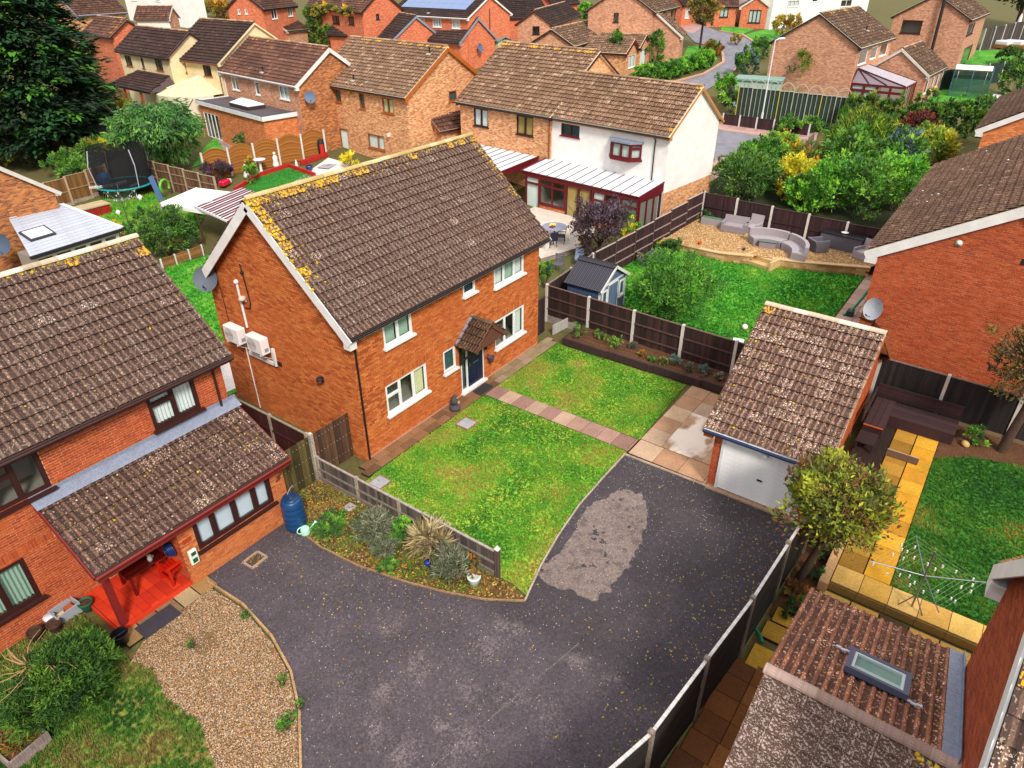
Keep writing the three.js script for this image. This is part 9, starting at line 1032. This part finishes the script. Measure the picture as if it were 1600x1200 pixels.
{ // conservatory and lean-to roofs of the pink gabled house; netted frame, loungers, parasol
  const r = HR.root, t = thing('conservatory', 'maroon conservatory with a striped roof against the pink gabled house', 'conservatory', r.position.toArray(), r.rotation.y), D0 = 0.3, z1 = 4.6, w = 4.0, h = 2.0, g = new Geo(lin('#8a7a84')); const q = [V(D0, h, z1), V(D0 + w, h, z1), V(D0 + w, h, 0), V(D0, h, 0)], A = V(D0 + 0.6, h + 1.1, 0.15), Bp = V(D0 + w, h + 1.1, 0.15); g.quad(q[0], q[1], Bp, A); g.tri(q[3], q[0], A); g.tri(q[1], q[2], Bp); put(g, 'roof_panel', M.gloss, t);
  for (let i = 0; i <= 9; i++) { const b = new Geo(lin(i % 9 ? '#e0d8e0' : '#4a1c22')), k = i / 9; b.bar(q[0].clone().lerp(q[1], k).add(V(0, 0.04, 0)), A.clone().lerp(Bp, k).add(V(0, 0.04, 0)), 0.1, 0.05); put(b, 'glazing_bar', M.soft, t); } for (const [a, b] of [[q[3], A], [q[0], A], [q[3].clone().lerp(q[0], 0.33), A], [q[3].clone().lerp(q[0], 0.66), A]]) { const e = new Geo(lin('#4a1c22')); e.bar(a.clone().add(V(0, 0.03, 0)), b.clone().add(V(0, 0.05, 0)), 0.1, 0.06); put(e, 'glazing_bar', M.soft, t); }
  windowUnit(t, [D0, 0, 0], -Math.PI / 2, [0, 0, z1, h], { mat: M.maroon, lights: [1, 1, 1, 1], fillAll: 'net', transom: [0.3, 0.3, 0.3, 0.3], f: 0.14, depth: 2, set: 0.04, sill: null }); windowUnit(t, [D0, 0, z1], 0, [0, 0, w, h], { mat: M.maroon, lights: [1, 1, 1, 1, 1], fillAll: 'tan', f: 0.12, depth: 2, set: 0.04, sill: null });
  const wing = far({ name: 'brick_wing', at: { p: [r.position.x + 4.8, r.position.y, r.position.z + 5.4], yaw: -0.05, L: 7.2, D: 5.2, eave: 2.5, ridge: 4.6 }, label: 'single-storey brick wing with a tiled hipped roof beside the maroon conservatory', mat: M.brickPink, trim: M.offwhite, roofTint: TANR.map((c) => mulc(c, 0.85)), front: [{ r: [0.7, 0.8, 1.0, 1.2], fillAll: 'dark' }, { r: [3.0, 0.8, 1.2, 1.2], fillAll: 'net' }, { r: [5.2, 0.8, 1.0, 1.2], fillAll: 'dark' }] }); wing.root.userData.category = 'house wing';
  const n = thing('netted_frame', 'arched green netted garden frame with pale sheeting on its top', 'greenhouse', [73.559,3.136,8.578], 0.1), arch = (z, col, nm) => { const a = new Geo(lin(col)); const k = 12; for (let i = 0; i < k; i++) { const f = (u) => V(-Math.cos(u * Math.PI) * 1.5, 0.9 + Math.sin(u * Math.PI) * 1.7, z); a.bar(f(i / k), f((i + 1) / k), 0.09, 0.09); } a.cbox(-1.5, 0, z, 0.09, 0.95, 0.09); a.cbox(1.5, 0, z, 0.09, 0.95, 0.09); put(a, nm, M.soft, n); }; for (const z of [1.6, 0, -1.6]) arch(z, '#2c5c64', 'hoop'); const sh = new Geo(lin('#e4e6dc')), k = 10; for (let i = 3; i < 8; i++) { const f = (u, z) => V(-Math.cos(u * Math.PI) * 1.55, 0.92 + Math.sin(u * Math.PI) * 1.75, z); sh.quad(f(i / k, 1.5), f((i + 1) / k, 1.5), f((i + 1) / k, -1.6), f(i / k, -1.6)); } put(sh, 'sheeting', M.cloth, n); const nt = new Geo(lin('#2f5a4c')); for (const x of [-1.5, 1.5]) nt.quad(V(x, 0, 1.6), V(x, 0, -1.6), V(x, 1.6, -1.6), V(x, 1.6, 1.6)); nt.quad(V(-1.5, 0, -1.6), V(1.5, 0, -1.6), V(1.5, 2.3, -1.6), V(-1.5, 2.3, -1.6)); put(nt, 'net', new THREE.MeshStandardMaterial({ color: '#3c6a58', roughness: 1, transparent: true, opacity: 0.55, side: THREE.DoubleSide }), n); const dr = new Geo(lin('#c8c088')); dr.box(-0.5, 0.1, 1.55, 0.4, 2.0, 1.6); put(dr, 'door', M.soft, n); for (const x of [-0.52, 0.42]) put(new Geo(lin('#24484c')).cbox(x, 0, 1.62, 0.08, 2.3, 0.08), 'door_post', M.soft, n);
  fence('dark green mesh fence behind the netted garden frame', [73.517,5.989], [81.079,10.485], { h: 1.9, n: 4, cols: ['#2a3c34', '#30463c'].map(lin), post: { mat: M.wood, w: 0.08 }, seed: 19 }); fence('weathered board fence at the top right behind the loungers', [96.618,6.629], [107.892,10.65], { h: 2.4, n: 5, cols: WOODS.grey.map((c) => mulc(c, 0.6)), post: { mat: M.wood, w: 0.1 }, seed: 20 });
  for (const [p, l] of [[[100.538,5.112,8.367], 'left one of the two white covered loungers at the top right'], [[101.485,5.109,9.723], 'right one of the two white covered loungers at the top right']]) { const s = thing('sun_lounger', l, 'lounger', p, -0.3, 'white loungers at the top right'); put(new Geo(lin('#d8d4dc')).add(new RoundedBoxGeometry(1.7, 0.5, 2.2, 2, 0.15), MT(0, 0.55, 0)), 'cover', M.cloth, s); put(new Geo(lin('#b8842c')).box(-1.0, 0, -1.2, 1.0, 0.32, 1.5), 'deck', M.wood, s); }
  const pa = thing('folded_parasol', 'folded white parasol standing behind the loungers', 'parasol', [107.848,5.603,9.139]); put(new Geo(lin('#8a8a8a')).tube(V(0, 0, 0), V(0, 2.6, 0), 0.04), 'pole', M.soft, pa); put(new Geo(lin('#ece8ea')).lathe([[0.05, 0.9], [0.3, 1.1], [0.16, 2.5], [0.02, 2.9]], 10), 'canopy', M.cloth, pa);
  shrub('dark_tree', 'dark broad tree at the top right corner', 'tree', 113.848,8.6, { r: [6.5, 3.6, 4.5], cy: 5.5, n: 7000, size: 0.5, pal: PAL.dark.concat(PAL.olive.slice(1, 2)), hollow: 0.5, trunk: 0.3, trunkH: 3 }, 861); B('bush', 'dark rounded bush in front of the loungers', 'bush', [89.369,10.282], bu([2.0, 1.2, 1.5], 1900, 0.28, PAL.green.map((c) => mulc(c, 0.5))), 862); B('bush', 'large dark green bush right of the netted frame', 'bush', [73.52,12.552], bu([2.6, 2.4, 2.0], 3600, 0.3, PAL.green.map((c) => mulc(c, 0.7))), 863); B('bush', 'small yellow-flowered bush beside the brick wing', 'bush', [68.375,6.035], bu([0.9, 0.7, 0.8], 700, 0.22, PAL.gold.concat(PAL.green)), 864); const ws = thing('table_top', 'long white table top beyond the hedge', 'table', [70.257,2.728,11.741], 0.2); put(new Geo(lin('#dcd8e4')).box(-2.2, 0.75, -0.6, 2.2, 0.85, 0.6), 'top', M.soft, ws); for (const x of [-1.9, 1.9]) put(new Geo(lin('#8a8a90')).cbox(x, 0, 0, 0.1, 0.75, 0.9), 'leg', M.soft, ws);
  const gt = thing('timber_gate', 'grey timber gate and slatted screen at the street corner', 'gate', [41.844,1.228,1.01], -0.35); for (let i = 0; i < 5; i++) put(new Geo(mulc(lin('#7a6660'), 0.9 + 0.04 * i)).box(-2.4, 0.3 + i * 0.34, -0.03, 2.2, 0.6 + i * 0.34, 0.03), 'rail', M.wood, gt); for (let i = 0; i < 7; i++) put(new Geo(mulc(lin('#a8907c'), 0.85 + 0.05 * (i % 3))).box(2.2 + i * 0.22, 0, -0.02 - i * 0.1, 2.38 + i * 0.22, 2.2, 0.04 - i * 0.1), 'slat', M.wood, gt);
}
// planting between the far houses
[[45.003,-106.197, 'golden tree behind the upper-left roof', PAL.gold, 1.6], [55.511,-91.039, 'autumn tree behind the small white outbuilding', PAL.autumn.concat(PAL.olive), 2.2], [57.274,-88.495, 'gold-brown tree beside the top-left red house', PAL.gold.concat(PAL.autumn), 1.8], [58.403,-90.702, 'lime ball bush by the blue bin at the top left', PAL.yellow, 1.0], [52.263,-69.141, 'yellow-brown bush below the low brick garage', PAL.gold, 1.3], [52.377,-66.098, 'clipped green hedge below the ivy-covered house', PAL.green, 1.3], [52.252,-63.481, 'bright yellow bush behind the brown brick house', PAL.yellow, 1.0], [52.518,-57.748, 'round dark green bush behind the tan house ridge', PAL.green, 1.4], [58.875,-44.839, 'yellow-brown clipped bush behind the tan gable', PAL.gold, 1.5], [57.948,-41.322, 'dark green round bush left of the pale green shed', PAL.dark.concat(PAL.green), 1.7], [86.369,-56.285, 'yellow-green tree beside the solar-panelled house', PAL.gold.concat(PAL.bright), 2.6], [73.653,-46.002, 'green and gold bushes before the black-windowed gable', PAL.gold.concat(PAL.green), 1.6], [101.324,-34.664, 'yellow-green tree behind the big pink house', PAL.bright.concat(PAL.gold), 2.0], [89.959,-15.072, 'russet tree left of the pink gabled house', PAL.autumn.concat(PAL.gold), 2.2], [89.008,-44.599, 'green shrub behind the black-windowed gable', PAL.bright, 1.3]].forEach(([x, z, l, pal, r], i) => shrub('bush', l, 'bush', x, z, { r: [r, r * 0.85, r], n: 1500, size: 0.34, pal, up: 0.5 }, 880 + i));
B('bush', 'gold and green bush right of the bronze street tree', 'bush', [83.318,-18.977], bu([1.0, 0.7, 0.8], 600, 0.26, PAL.gold), 899);

renderer.render(scene, camera);
